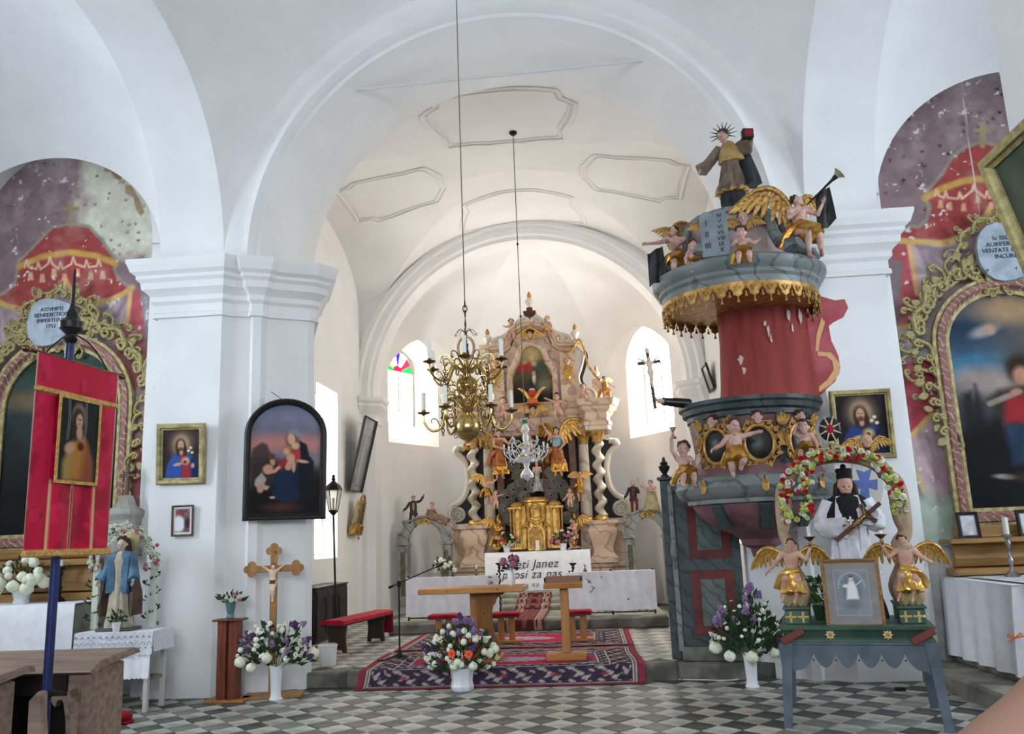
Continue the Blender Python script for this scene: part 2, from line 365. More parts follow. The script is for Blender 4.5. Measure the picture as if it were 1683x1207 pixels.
# chancel arch: outer fillet, archivolt, soffit
AC = -.82
def ring(cx, r, y, z0=ZS, rz=None): return [(x, y, z) for x, z in arc(cx, r, z0, 56, rz)]
prof = [(3.53, 9.665), (3.24, 9.70), (3.24, 9.63), (3.17, 9.61), (3.13, 9.66), (3.10, 9.73), (3.06, 9.75), (3.03, 9.84), (2.98, 10.0), (2.93, 10.18), (2.90, 10.3), (2.86, 11.1)]
shell('wall_chancel_arch', [ring(AC if r < 3.4 else AX, r, y) for r, y in prof][::-1], plaster, 25)
# wall closing behind the chancel arch (faces the chancel)
back = [[(x, 11.1, z) for x, z in arc(AC, 2.86, ZS)], [(AC+4.2*(-cos(PI*i/48)), 11.1, ZS+4.4*sin(PI*i/48)) for i in range(49)]]
shell('wall_chancel_west', back, plaster_warm)
# nave sail vault over the first bays
def sail(name, cx, cy, a, b, z0, m=plaster, n=44, dome=1):
    R2 = a*a+b*b; vs = []; fs = []
    for j in range(n+1):
        for i in range(n+1):
            u = sin(PI/2*(2*i/n-1)); v = sin(PI/2*(2*j/n-1)); vs.append((cx+a*u, cy+b*v, z0+dome*math.sqrt(max(0, R2-(a*u)**2-(b*v)**2))))
    for j in range(n):
        for i in range(n): k = j*(n+1)+i; fs.append((k, k+n+1, k+n+2, k+1))
    return struct(MB().add(vs, fs).build(name, m, smooth=60))
sail('ceiling_nave_vault', AX, YC, 3.51, RA, ZS); sail('ceiling_nave_vault_near', AX, YC-2*RA-1.03, 3.51, RA, ZS)
def band(name, y0, y1):
    shell(name, [[(x, y, z) for x, z in arc(AX, 3.51, ZS)] for y in (y0, y1)])
band('wall_nave_band', YC-RA-1.03, YC-RA)
# aisles: vault, east wall with its round-headed recess
def aisle(sg, cx, hw, apex):
    nm = 'left' if sg < 0 else 'right'
    x0, x1 = (cx-hw, -5.12) if sg < 0 else (3.52, cx+hw); cxx = (x0+x1)/2; a = (x1-x0)/2
    sail('ceiling_aisle_vault_'+nm, cxx, YC, a, RA+.03, ZS+.05, dome=.97)
    sail('ceiling_aisle_vault_near_'+nm, cxx, YC-2*RA-1.03, a, RA+.03, ZS+.05, dome=.97)
    shell('wall_aisle_band_'+nm, [[(x, y, z) for x, z in arc(cxx, a, ZS+.05, rz=a*1.15)] for y in (YC-RA-1.03, YC-RA)])
    # white east wall with an arched opening around the painted recess
    zs = 5.45; r = hw-.35; mb = MB(); n = 28
    inner = [(cx+r, -.05), (cx+r, zs)]+[(cx+r*cos(PI*i/n), zs+(apex-zs)*sin(PI*i/n)) for i in range(1, n)]+[(cx-r, zs), (cx-r, -.05)]
    outer = [(cx+hw+.5, -.05), (cx+hw+.5, zs)]+[(cx+(hw+.5)*cos(PI*i/n), zs+(hw+1.2)*sin(PI*i/n)) for i in range(1, n)]+[(cx-hw-.5, zs), (cx-hw-.5, -.05)]
    mb.loft([[(x, 9.86, z) for x, z in outer], [(x, 9.86, z) for x, z in inner], [(x, 10.06, z) for x, z in inner]][::-1], False, closed=False)
    struct(mb.build('wall_aisle_east_'+nm, plaster, smooth=25))
    mr = MB().loft([[(cx+(r+q)*cos(PI*i/n), y, zs+(apex-zs+q)*sin(PI*i/n)) for i in range(n+1)] for q, y in ((.16, 9.862), (.15, 9.82), (.02, 9.82), (0, 9.87))][::-1], False, closed=False)
    struct(mr.build('trim_%d' % (5 if sg < 0 else 6), plaster, smooth=25))
aisle(-1, -6.62, 1.63, 6.98); aisle(1, 5.13, 1.85, 7.14)
# ---- chancel: side walls, left window and an added unseen right one, cross vault
XL, XR, Y0, Y1, CZ = -4.6, 2.5, 11.1, 17.2, 5.2

lit = mat('bright_daylight_glass', (255, 255, 255), .3, emit=(255, 252, 246), es=10.0)
lit_n = mat('bright_aisle_glass', (255, 255, 255), .3, emit=(226, 240, 255), es=22.0)  # glow for the added, unseen aisle windows
lit_a = mat('bright_apse_glass', (255, 255, 255), .3, emit=(255, 253, 249), es=30.0)
frame_w = mat('grey_white_window_bar', (196, 196, 190), .6)
def wall_hole(name, a, b, z0, z1, c, hw, zb, zt, depth, taper, m, arched=True):
    """upright wall from plan point a to b (room on the right of travel) with a splayed window opening; returns map (s,z,d)->world and the pane outline"""
    a, b = Vector(a), Vector(b); L = (b-a).length; d = (b-a)/L; nrm = Vector((d.y, -d.x))
    def W(s, z, t=0): return (a.x+d.x*s-nrm.x*t, a.y+d.y*s-nrm.y*t, z)
    zc = (zb+zt)/2; angs = sorted(set([2*PI*i/64 for i in range(64)]+[math.atan2(z-zc, s-c) % (2*PI) for s in (0, L) for z in (z0, z1)]+[math.atan2(zb-zc, q) % (2*PI) for q in (-hw, hw)]))
    def inner(k, hw_, zb_, zt_):
        dx, dz = cos(k), sin(k); best = None; zsp = zt_-hw_ if arched else zt_
        ts = []
        if abs(dx) > 1e-9: ts.append(hw_/abs(dx))
        if dz < 0: ts.append((zb_-zc)/dz)
        if dz > 0 and not arched: ts.append((zt_-zc)/dz)
        t = min(ts) if ts else 1e9
        if arched and (t > 1e8 or zc+dz*t > zsp):
            e = zsp-zc; B = -2*dz*e; Cc = e*e-hw_*hw_; t = (-B+math.sqrt(max(0, B*B-4*Cc)))/2
        return (c+dx*t, zc+dz*t)
    def outer(k):
        dx, dz = cos(k), sin(k); ts = []
        if dx > 1e-9: ts.append((L-c)/dx)
        if dx < -1e-9: ts.append(-c/dx)
        if dz > 1e-9: ts.append((z1-zc)/dz)
        if dz < -1e-9: ts.append((z0-zc)/dz)
        t = min(ts); return (c+dx*t, zc+dz*t)
    i0 = [inner(k, hw, zb, zt) for k in angs]; i1 = [inner(k, hw-taper, zb+taper*1.5, zt-taper*.7) for k in angs]
    mb = MB().loft([[W(*outer(k)) for k in angs], [W(*p) for p in i0], [W(*p, depth) for p in i1]][::-1], False)
    struct(mb.build(name, m, smooth=25)); return W, (c, hw-taper, zb+taper*1.5, zt-taper*.7)
def win_bars(t, W, segs, dep, r=.018):
    for (s0, z0), (s1, z1) in segs:
        MB().tube([W(s0, z0, dep), W(s1, z1, dep)], r, 4).build('glazing_bar', frame_w, t, 0)
def pane(t, W, pts, dep, m, name='pane'):
    mb = MB(); mb.loft([[W(*p, dep+.012) for p in pts], [W(*p, dep) for p in pts]]); return mb.build(name, m, t, 0)
def window(n, W, o, dep, rows, fan, gm=None):
    c, hw, zb, zt = o; t = struct(thing('window_%d' % n, None, None)); zs = zt-hw if fan is not None else zt
    k = 16
    for j in range(rows):
        for q in (-1, 1):
            za, zc2 = lerp(zb, zs, j/rows)+.012, lerp(zb, zs, (j+1)/rows)-.012; xs = sorted((c+q*.012, c+q*hw))
            pane(t, W, [(xs[0], za), (xs[1], za), (xs[1], zc2), (xs[0], zc2)], dep, gm or (lit if fan is None else lit_a))
    win_bars(t, W, [((c-hw, lerp(zb, zs, j/rows)), (c+hw, lerp(zb, zs, j/rows))) for j in range(rows+1)], dep-.02, .012)
    win_bars(t, W, [((c, zb), (c, zs)), ((c-hw, zb), (c-hw, zs)), ((c+hw, zb), (c+hw, zs)), ((c-hw, zs), (c+hw, zs))], dep-.02, .026)
    if fan is not None:
        MB().tube([W(c+hw*cos(PI*i/k), zs+hw*sin(PI*i/k), dep-.02) for i in range(k+1)], .03, 5).build('glazing_bar', frame_w, t)
        r0 = hw*.32; pane(t, W, [(c+r0*cos(PI*i/10), zs+r0*sin(PI*i/10)) for i in range(11)], dep, fan[0], 'stained_pane')
        K = len(fan)-1
        for q in range(K):
            a0, a1 = PI-PI*q/K-.02, PI-PI*(q+1)/K+.02
            pane(t, W, [(c+r0*1.1*cos(a0), zs+r0*1.1*sin(a0)), (c+r0*1.1*cos(a1), zs+r0*1.1*sin(a1))]+[(c+hw*.97*cos(lerp(a1, a0, w/4)), zs+hw*.97*sin(lerp(a1, a0, w/4))) for w in range(5)], dep, fan[q+1], 'stained_pane')
            win_bars(t, W, [((c+r0*cos(a0), zs+r0*sin(a0)), (c+hw*cos(a0), zs+hw*sin(a0)))], dep-.02, .01)
    return t
gl = lambda n, c, e=1.0: mat('stained_glass_'+n, c, .2, emit=c, es=e)
red_g, blue_g, green_g, yel_g = gl('red', (214, 34, 78), 1.0), gl('blue', (52, 14, 226), 1.0), gl('green', (10, 236, 104), 1.0), gl('yellow', (238, 226, 176), 1.1)
XL, XR, Y0, Y1, CZ = -4.6, 2.5, 11.1, 17.2, 5.2
W_, o_ = wall_hole('wall_chancel_left', (XL, 10.9), (XL, 17.9), 0, 8.8, 3.95, .66, 1.40, 4.42, .32, .05, plaster_warm, False); window(3, W_, o_, .30, 5, None)
W_, o_ = wall_hole('wall_chancel_right', (XR, 17.9), (XR, 10.9), 0, 8.8, 3.2, .66, 1.40, 4.42, .32, .05, plaster_warm, False); window(4, W_, o_, .30, 5, None)  # right window is unseen, added to throw light on the left wall
W_, o_ = wall_hole('wall_aisle_outer_left', (-8.3, 1.2), (-8.3, 9.9), 0, 8.2, 5.2, .9, 2.6, 5.4, .3, .08, plaster, False); window(5, W_, o_, .28, 5, None, lit_n)  # window out of view, added and placed to light the aisle fresco and vault
W_, o_ = wall_hole('wall_aisle_outer_right', (7.05, 9.9), (7.05, 1.2), 0, 8.2, 3.5, .9, 2.6, 5.4, .3, .08, plaster, False); window(6, W_, o_, .28, 5, None, lit_n)  # its right-hand counterpart, also an added unseen light source
# cross vault of the chancel
CX, CY, HA, HB = (XL+XR)/2, 14.4, (XR-XL)/2, 3.3
def web_pt(kind, t, s):
    """kind 0..3 = west, east, left, right; t 0 crown..1 wall, s -1..1 across"""
    if kind < 2:
        u = t*s; return (CX+HA*u, CY+HB*t*(1 if kind else -1), CZ+3.0*math.sqrt(max(0, 1-u*u)))
    v = t*s; k = (t-abs(v))/max(1e-6, 1-abs(v)); return (CX+HA*t*(1 if kind == 3 else -1), CY+HB*v, CZ+math.sqrt(max(0, 1-v*v))*(3.0-.55*k))
for kind, nm in enumerate(('west', 'east', 'left', 'right')):
    rows = [[web_pt(kind, t/26, sin(PI/2*(s/18))) for s in range(-18, 19)] for t in range(27)]
    if kind in (0, 3): rows = rows[::-1]
    shell('ceiling_chancel_vault_'+nm, rows, plaster_warm, 60)
# stucco panels on the vault webs
def stucco(kind, pts, name, closed=True):
    path = []; n = len(pts)
    for i in range(n if closed else n-1):
        (t0, s0), (t1, s1) = pts[i], pts[(i+1) % n]
        for k in range(6): path.append(Vector(web_pt(kind, lerp(t0, t1, k/6), lerp(s0, s1, k/6)))-Vector((0, 0, .012)))
    mb = MB().tube(path, .028, 6, closed=closed, flat=.6)
    p2 = [p+(Vector(web_pt(kind, .6, 0))-p).normalized()*.10 for p in path]; mb.tube(p2, .014, 5, closed=closed, flat=.6)
    return struct(mb.build(name, plaster_warm))
n_t = 7
for kind, a, b, w in ((0, .36, .86, .42), (1, .34, .86, .46), (2, .40, .86, .36), (3, .40, .86, .36)):
    def rr(t, q): return q/max(t, .2)
    pts = [(a, -rr(a, w*.55)), (a-.05, -rr(a-.05, w*.2)), (a-.05, rr(a-.05, w*.2)), (a, rr(a, w*.55)), (a+.02, rr(a, w*.62)), (a+.12, rr(a+.12, w*.66)), (b-.1, rr(b-.1, w*.8)), (b-.06, rr(b, w*.7)), (b, rr(b, w*.62)), (b, -rr(b, w*.62)), (b-.06, -rr(b, w*.7)), (b-.1, -rr(b-.1, w*.8)), (a+.12, -rr(a+.12, w*.66)), (a+.02, -rr(a, w*.62))]
    pts = [(t, max(-.95, min(.95, s))) for t, s in pts]
    stucco(kind, pts, 'trim_%d' % n_t); n_t += 1
# ---- apse arch on clustered pilasters
AP = -1.12
aprof = [(4.4, 17.12), (3.62, 17.12), (3.62, 17.06), (3.50, 17.04), (3.46, 17.12), (3.34, 17.14), (3.30, 17.22), (3.24, 17.24), (3.2, 17.7)]
shell('wall_apse_arch', [ring(AP, r, y, 4.62) for r, y in aprof][::-1], plaster_warm, 25)
shell('wall_apse_arch_back', [ring(AP, r, 17.7, 4.62) for r in (3.2, 4.6)], plaster_warm)
for sg in (-1, 1):
    f = lambda q: AP+sg*q
    path = [(f(3.2), 17.72), (f(3.2), 17.24), (f(3.27), 17.2), (f(3.36), 17.14), (f(3.46), 17.12), (f(3.52), 17.04), (f(3.7), 17.04)]
    if sg < 0: path = path[::-1]
    struct(MB().prism((path+[(f(3.7), 17.72)]) if sg > 0 else ([(f(3.7), 17.72)]+path), 'z', 0, 4.62).build('wall_apse_pier_'+('right' if sg > 0 else 'left'), plaster_warm, smooth=20))
    cap = [(0, 4.05), (.03, 4.07), (.03, 4.12), (.01, 4.14), (.02, 4.25), (.10, 4.36), (.14, 4.42), (.14, 4.47), (.19, 4.52), (.20, 4.60), (0, 4.63)]
    struct(MB().sweep(path[::-1] if sg > 0 else path[::-1], [(-o, z) for o, z in cap]).build('trim_%d' % n_t, plaster_warm, smooth=25)); n_t += 1
# ---- apse: three walls, windows, ribbed conch
AW = [(-4.32, 17.7), (-2.7, 20.6), (.4, 20.6), (2.1, 17.7)]
La = (Vector(AW[1])-Vector(AW[0])).length
W_, o_ = wall_hole('wall_apse_left', AW[0], AW[1], 0, 6.6, 1.10, .85, 3.75, 6.2, .5, .36, plaster_warm); window(1, W_, o_, .48, 4, [red_g, green_g, yel_g, lit_a, blue_g, lit_a, red_g, green_g])
W_, o_ = wall_hole('wall_apse_right', AW[2], AW[3], 0, 6.6, La-1.22, .85, 3.75, 6.2, .42, .20, plaster_warm); window(2, W_, o_, .40, 4, [lit_a]*7)
struct(MB().add([(-2.7, 20.6, 0), (.4, 20.6, 0), (.4, 20.6, 6.6), (-2.7, 20.6, 6.6)], [(3, 2, 1, 0)]).build('wall_apse_back', plaster_warm, smooth=0))
Q = Vector((AP, 17.62, 7.98))
for k in range(3):
    a, b = Vector(AW[k]), Vector(AW[k+1]); rows = []
    for s in range(15):
        q = s/14; f = math.sqrt(max(0, 1-(1-q)**2)); row = []
        for i in range(17):
            t = i/16; p = a.lerp(b, t); zb = 5.0+1.25*math.sin(PI*t)**.8; row.append((lerp(p.x, Q.x, q), lerp(p.y, Q.y, q), lerp(zb, Q.z, f)))
        rows.append(row)
    shell('ceiling_apse_web_%d' % (k+1), rows, plaster_warm, 60)
# tie rod across the chancel arch
tr = MB().tube([P(542, 152, 9.95), P(1090, 96, 9.95)], .022, 8)
for e in ((542, 152), (1090, 96)): tr.ell(P(*e, 9.95), (.05, .03, .03), 8, 6)
tag(tr.build('tie_rod', mat('white_painted_iron', (206, 206, 204), .5)), 'thin white iron tie rod spanning the chancel arch', 'tie rod')
# ================================================================== BUILDING KIT
# ---- implicit-surface sculpting (smooth union of round cones and ellipsoids, meshed with surface nets)
def sculpt(prims, h):
    """prims: ('c',a,b,ra,rb,k) | ('e',centre,radii,3x3 or None,k); returns verts, quads"""
    lo = np.full(3, 1e9); hi = -lo; bb = []
    for p in prims:
        if p[0] == 'c': m = max(p[3], p[4]); l = np.minimum(p[1], p[2])-m; u = np.maximum(p[1], p[2])+m
        else: m = max(p[2]); l = np.array(p[1])-m; u = np.array(p[1])+m
        bb.append((np.array(l, float), np.array(u, float))); lo = np.minimum(lo, l); hi = np.maximum(hi, u)
    lo = lo-3*h; n = np.ceil((hi-lo)/h).astype(int)+4; D = np.full(n, 9.0)
    ax = [lo[i]+h*np.arange(n[i]) for i in range(3)]
    for p, (l, u) in zip(prims, bb):
        k = p[-1]; mg = 2.5*h+k; s = [slice(max(0, int((l[i]-mg-lo[i])/h)), min(n[i], int((u[i]+mg-lo[i])/h)+2)) for i in range(3)]
        X = ax[0][s[0]][:, None, None]; Y = ax[1][s[1]][None, :, None]; Z = ax[2][s[2]][None, None, :]
        if p[0] == 'c':
            a = np.array(p[1], float); d = np.array(p[2], float)-a; t = np.clip(((X-a[0])*d[0]+(Y-a[1])*d[1]+(Z-a[2])*d[2])/(d@d+1e-12), 0, 1)
            q = np.sqrt((X-a[0]-t*d[0])**2+(Y-a[1]-t*d[1])**2+(Z-a[2]-t*d[2])**2)-(p[3]+(p[4]-p[3])*t)
        else:
            c = p[1]; x, y, z = X-c[0], Y-c[1], Z-c[2]; r = p[2]
            if p[3] is not None: R = p[3]; x, y, z = (R[0][0]*x+R[1][0]*y+R[2][0]*z, R[0][1]*x+R[1][1]*y+R[2][1]*z, R[0][2]*x+R[1][2]*y+R[2][2]*z)
            k0 = np.sqrt((x/r[0])**2+(y/r[1])**2+(z/r[2])**2); k1 = np.sqrt((x/r[0]**2)**2+(y/r[1]**2)**2+(z/r[2]**2)**2); q = k0*(k0-1)/(k1+1e-9)
        S = D[tuple(s)]; hh = np.clip(k-np.abs(S-q), 0, None)/max(k, 1e-6); D[tuple(s)] = np.minimum(S, q)-hh*hh*k*.25
    return nets(D, lo, h)
def nets(D, lo, h):
    ins = D < 0; n = D.shape; c = [ins[i:n[0]-1+i, j:n[1]-1+j, k:n[2]-1+k] for i in (0, 1) for j in (0, 1) for k in (0, 1)]
    cnt = sum(x.astype(np.int8) for x in c); act = (cnt > 0) & (cnt < 8); ids = np.full(act.shape, -1); I = np.argwhere(act); ids[act] = np.arange(len(I))
    pos = np.zeros((len(I), 3)); wt = np.zeros(len(I)); off = [(i, j, k) for i in (0, 1) for j in (0, 1) for k in (0, 1)]
    val = [D[I[:, 0]+o[0], I[:, 1]+o[1], I[:, 2]+o[2]] for o in off]
    for a in range(8):
        for b in range(a+1, 8):
            if sum(abs(np.array(off[a])-np.array(off[b]))) != 1: continue
            m = (val[a] < 0) != (val[b] < 0); t = np.where(m, val[a]/(val[a]-val[b]+1e-12), 0)
            pos += np.where(m[:, None], np.array(off[a])+t[:, None]*(np.array(off[b])-np.array(off[a])), 0); wt += m
    v = lo+h*(I+pos/wt[:, None]); Q = []
    for ax in range(3):
        s0 = [slice(None)]*3; s1 = [slice(None)]*3; s0[ax] = slice(0, -1); s1[ax] = slice(1, None)
        a, b = ins[tuple(s0)], ins[tuple(s1)]; e = np.argwhere(a != b); u, w = [(1, 2), (2, 0), (0, 1)][ax]
        e = e[(e[:, u] > 0) & (e[:, w] > 0) & (e[:, u] < n[u]-1) & (e[:, w] < n[w]-1)]; fl = a[e[:, 0], e[:, 1], e[:, 2]]
        eu = np.zeros(3, int); eu[u] = 1; ew = np.zeros(3, int); ew[w] = 1
        q = np.stack([ids[tuple((e-x).T)] for x in (eu+ew, ew, 0*eu, eu)], 1); q[~fl] = q[~fl][:, ::-1]; Q.append(q)
    return v, np.concatenate(Q)
def sculpt_mesh(name, prims, h, m, scale=1):
    v, q = sculpt(prims, h); me = npmesh(name, v*scale, q); me.materials.append(m); me.polygons.foreach_set('use_smooth', [True]*len(me.polygons)); return me
def V3(*a): return np.array(a, float)
ADULT = dict(pel=(0, 0, .53), ch=(0, 0, .735), nk=(0, .005, .845), hd=(0, -.01, .925), sP=(.108, 0, .805), sN=(-.108, 0, .805), eP=(.15, .01, .645), eN=(-.15, .01, .645), wP=(.15, -.06, .505), wN=(-.15, -.06, .505),
             hP=(.052, 0, .51), hN=(-.052, 0, .51), kP=(.06, -.02, .285), kN=(-.06, -.02, .285), aP=(.06, .015, .045), aN=(-.06, .015, .045), tP=(.075, -.075, .018), tN=(-.075, -.075, .018))
CHILD = dict(pel=(0, 0, .42), ch=(0, 0, .60), nk=(0, .005, .715), hd=(0, -.015, .85), sP=(.125, 0, .67), sN=(-.125, 0, .67), eP=(.20, 0, .53), eN=(-.20, 0, .53), wP=(.22, -.08, .41), wN=(-.22, -.08, .41),
             hP=(.07, 0, .39), hN=(-.07, 0, .39), kP=(.09, -.06, .22), kN=(-.09, -.06, .22), aP=(.08, 0, .05), aN=(-.08, 0, .05), tP=(.09, -.09, .025), tN=(-.09, -.09, .025))
def head_prims(hc, R, s, k):
    f = lambda x, y, z: hc+R @ (V3(x, y, z)*s)
    out = [('e', f(0, .012, .012), (.052*s, .062*s, .062*s), R, k), ('e', f(0, -.016, -.022), (.040*s, .044*s, .052*s), R, k), ('e', f(0, -.040, -.062), (.018*s, .016*s, .014*s), R, k*.6)]
    out += [('c', f(0, -.058, .010), f(0, -.070, -.016), .007*s, .011*s, k*.3), ('e', f(0, -.057, -.040), (.016*s, .008*s, .006*s), R, k*.2), ('e', f(0, -.050, .018), (.036*s, .012*s, .009*s), R, k*.4)]
    for q in (-1, 1):
        out += [('e', f(q*.054, .006, -.008), (.007*s, .014*s, .02*s), R, k*.2), ('e', f(q*.026, -.048, -.018), (.014*s, .012*s, .016*s), R, k*.5)]
    return out
def body_prims(J, child=False, R=np.eye(3), legs=True, arms=True, fat=1.0, clad=False):
    g = {a: V3(*b) for a, b in J.items()}; k = .02; o = []; f = fat
    if child:
        o += [('e', g['pel'], (.115*f, .10*f, .10*f), None, k), ('e', (g['pel']+g['ch'])/2+V3(0, -.02, 0), (.112*f, .11*f, .12*f), None, .04), ('e', g['ch'], (.115*f, .09*f, .10*f), None, .04), ('c', g['sP'], g['sN'], .055*f, .055*f, .03), ('c', g['ch']+V3(0, 0, .05), g['hd'], .05, .045, .02)]
        la, lb, lc, ld, fa, fb, fc = .088*f, .062*f, .06*f, .035, .05*f, .042*f, .032; hs = 2.0
    else:
        o += [('e', g['pel'], (.088*f, .066*f, .075*f), None, k), ('e', (g['pel']+g['ch'])/2, (.076*f, .056*f, .11*f), None, .04), ('e', g['ch'], (.096*f, .064*f, .10*f), None, .04), ('c', g['sP'], g['sN'], .040*f, .040*f, .03), ('c', g['ch']+V3(0, .005, .06), g['hd']+V3(0, .015, -.02), .034, .031, .015)]
        la, lb, lc, ld, fa, fb, fc = .060*f, .042*f, .042*f, .024, .036*f, .028*f, .018; hs = 1.0
    if clad: o[3] = ('c', g['sP']*.7+g['sN']*.3, g['sN']*.7+g['sP']*.3, .03, .03, .02); fa, fb = .024, .022
    o += head_prims(g['hd'], R, hs, .012*hs)
    for s in 'PN':
        if arms: o += [('c', g['s'+s], g['e'+s], fa, fb, .02), ('c', g['e'+s], g['w'+s], fb, fc, .012)]
        if legs:
            mid = lerp(g['k'+s], g['a'+s], .35)
            o += [('c', g['h'+s], g['k'+s], la, lb, .025), ('c', g['k'+s], mid, lb*.9, lc, .015), ('c', mid, g['a'+s], lc, ld, .012), ('c', g['a'+s], g['t'+s], ld*.95, ld*.7, .01)]
    return o
def rotm(yaw=0, pitch=0, roll=0): return np.array(Matrix.Rotation(yaw, 3, 'Z') @ Matrix.Rotation(pitch, 3, 'X') @ Matrix.Rotation(roll, 3, 'Y'))
_hp = [('e', V3(0, 0, .27), (.21, .10, .27), None, .05)]
for x, L, z0 in ((-.165, .36, .44), (-.055, .44, .48), (.055, .47, .49), (.16, .40, .46)):
    a = V3(x, 0, z0); b = a+V3(x*.12, -.05, L*.5); c = b+V3(x*.08, -.16, L*.42); _hp += [('c', a, b, .058, .052, .02), ('c', b, c, .052, .040, .01)]
_hp += [('c', V3(.10, -.02, .14), V3(.27, -.08, .34), .075, .06, .03), ('c', V3(.27, -.08, .34), V3(.30, -.14, .50), .058, .045, .01)]
_HV, _HQ = sculpt(_hp, .042)
_HM = {}
def hand(parent, at, d, palm, size, m, mirror=False):
    if m.name not in _HM:
        me = npmesh('hand', _HV, _HQ); me.materials.append(m); me.polygons.foreach_set('use_smooth', [True]*len(me.polygons)); _HM[m.name] = me
    z = Vector(d).normalized(); y = -Vector(palm); y = (y-z*y.dot(z)); y = y.normalized() if y.length > 1e-4 else z.orthogonal().normalized(); x = y.cross(z)
    M = basis(at, x*size*(-1 if mirror else 1), y*size, z*size); return inst('hand', _HM[m.name], parent, M=M)
def figure(th, H, pose=None, child=False, skin=None, head=(0, 0, 0), hair=None, hands=True, legs=True, res=None, off=(0, 0, 0), eyes=False, fat=1.0, curls=1.0, clad=False):
    """carved body (one continuous surface) with hair and hands as children of th; returns joints scaled to metres"""
    J = dict(CHILD if child else ADULT); J.update(pose or {}); R = rotm(*head); res = res or (.014 if child else .0105)
    pr = body_prims(J, child, R, legs, True, fat, clad); me = sculpt_mesh('body', pr, res, skin, H); b = inst('body', me, th, off)
    g = {k: Vector(v)*H+Vector(off) for k, v in J.items()}; hs = (2.0 if child else 1.0); hc = V3(*J['hd'])
    if hair:
        f = lambda x, y, z: hc+R @ (V3(x, y, z)*hs); hp = [('e', f(0, .022, .026), (.057*hs, .060*hs, .058*hs), R, .01)]
        r2 = np.random.default_rng(int(H*1000)+len(th.name))
        for q in range(16):
            a = r2.uniform(0, 2*PI); e = r2.uniform(-.1, 1.3); rr = .060*curls
            p = (cos(a)*cos(e)*rr, .02+sin(a)*cos(e)*rr, .02+sin(e)*rr)
            if p[1] < -.012 and p[2] < .055: continue
            hp.append(('e', f(*p), (.017*hs,)*3, None, .008*hs))
        inst('hair', sculpt_mesh('hair', hp, res*.9, hair, H), th, off)
    if eyes:
        em = mat('painted_dark_eye', (40, 28, 24), .4)
        for q in (-1, 1):
            p = (hc+R @ (V3(q*.020, -.058, -.001)*hs))*H; MB().ell((0, 0, 0), (.0075*hs*H, .005*hs*H, .0045*hs*H), 8, 6).build('eye', em, th, loc=Vector(p)+Vector(off))
    if hands:
        for s in 'PN':
            d = (g['w'+s]-g['e'+s]).normalized(); hand(th, g['w'+s]-d*.01*H, d, (-1 if s == 'P' else 1, -.4, -.2), (.13 if child else .10)*H, skin, s == 'P')
    return g
def folds(rings, n=48, nf=9, amp=.08, seed=0):
    """closed loft of (z,cx,cy,rx,ry,fold weight) rings with vertical pleats"""
    ph = seed*1.7; out = []
    for j, (z, cx, cy, rx, ry, w) in enumerate(rings):
        r = []
        for i in range(n):
            a = 2*PI*i/n; k = 1+1.5*amp*w*(sin(nf*a+ph+.35*j)+.5*sin((nf*2-3)*a+2*ph-.5*j)); r.append((cx+rx*k*cos(a), cy+ry*k*sin(a), z))
        out.append(r)
    return out
def robe(th, name, rings, m, n=48, nf=9, amp=.08, seed=0, sub=4, S=1):
    rr = []
    for a, b in zip(rings[:-1], rings[1:]):
        for k in range(sub): rr.append(tuple(lerp(p, q, k/sub) for p, q in zip(a, b)))
    rr.append(rings[-1]); rr = [(r[0]*S, r[1]*S, r[2]*S, r[3]*S, r[4]*S, r[5]) for r in rr]
    return MB().loft(folds(rr, n, nf, amp, seed)).build(name, m, th, 60)
def drape(th, name, a, b, ra, rb, m, seed=0, n=20, nf=4, amp=.16, sub=6, via=None):
    """fold-ridged sleeve or cloth sweep from a to b (through via)"""
    a, b = Vector(a), Vector(b); pts = bez([a, Vector(via), b], sub*2) if via is not None else [a.lerp(b, j/sub) for j in range(sub+1)]; N = len(pts)-1; rings = []
    for j, c in enumerate(pts):
        t = j/N; R = aim((0, 0, 0), pts[min(N, j+1)]-pts[max(0, j-1)]).to_3x3(); r = lerp(ra, rb, t); rings.append([tuple(c+(R @ Vector((cos(2*PI*i/n), sin(2*PI*i/n), 0)))*r*(1+amp*(.3+.7*t)*sin(nf*2*PI*i/n+seed+j*.5))) for i in range(n)])
    return MB().loft(rings).build(name, m, th, 60)
# ---- feathered wing (unit span), root at origin, spreading to +x, seen from -y
def wing_mesh(m):
    mb = MB(); lead = bez([(0, 0, 0), (.16, 0, .30), (.42, 0, .52), (.72, 0, .50), (.95, 0, .34)], 24); L = lambda t: lead[min(len(lead)-1, int(t*(len(lead)-1)))]
    for row, (cnt, l0, l1, y) in enumerate(((11, .42, .62, .03), (10, .28, .38, 0), (9, .16, .20, -.03))):
        for i in range(cnt):
            t = (i+.5)/cnt; p = Vector(L(t)); ang = math.radians(lerp(-104, -38, t)); ln = lerp(l0, l1, math.sin(PI*min(1, t*1.1)*.8)); d = Vector((cos(ang), 0, sin(ang))); s = Vector((-d.z, 0, d.x)); w = .055
            rings = []
            for q, ww in ((0, .5), (.35, 1), (.75, .95), (.93, .6), (1, .1)):
                c = p+d*ln*q+Vector((0, y+.05*q*q, 0)); rings.append([tuple(c-s*w*ww), tuple(c+Vector((0, -.018*ww, 0))), tuple(c+s*w*ww), tuple(c+Vector((0, .010, 0)))])
            mb.loft(rings)
    mb.tube([p+Vector((0, -.035, 0)) for p in lead], [.03+.035*sin(PI*i/(len(lead)-1)) for i in range(len(lead))], 8)
    return mb.mesh('wing', m, 50)
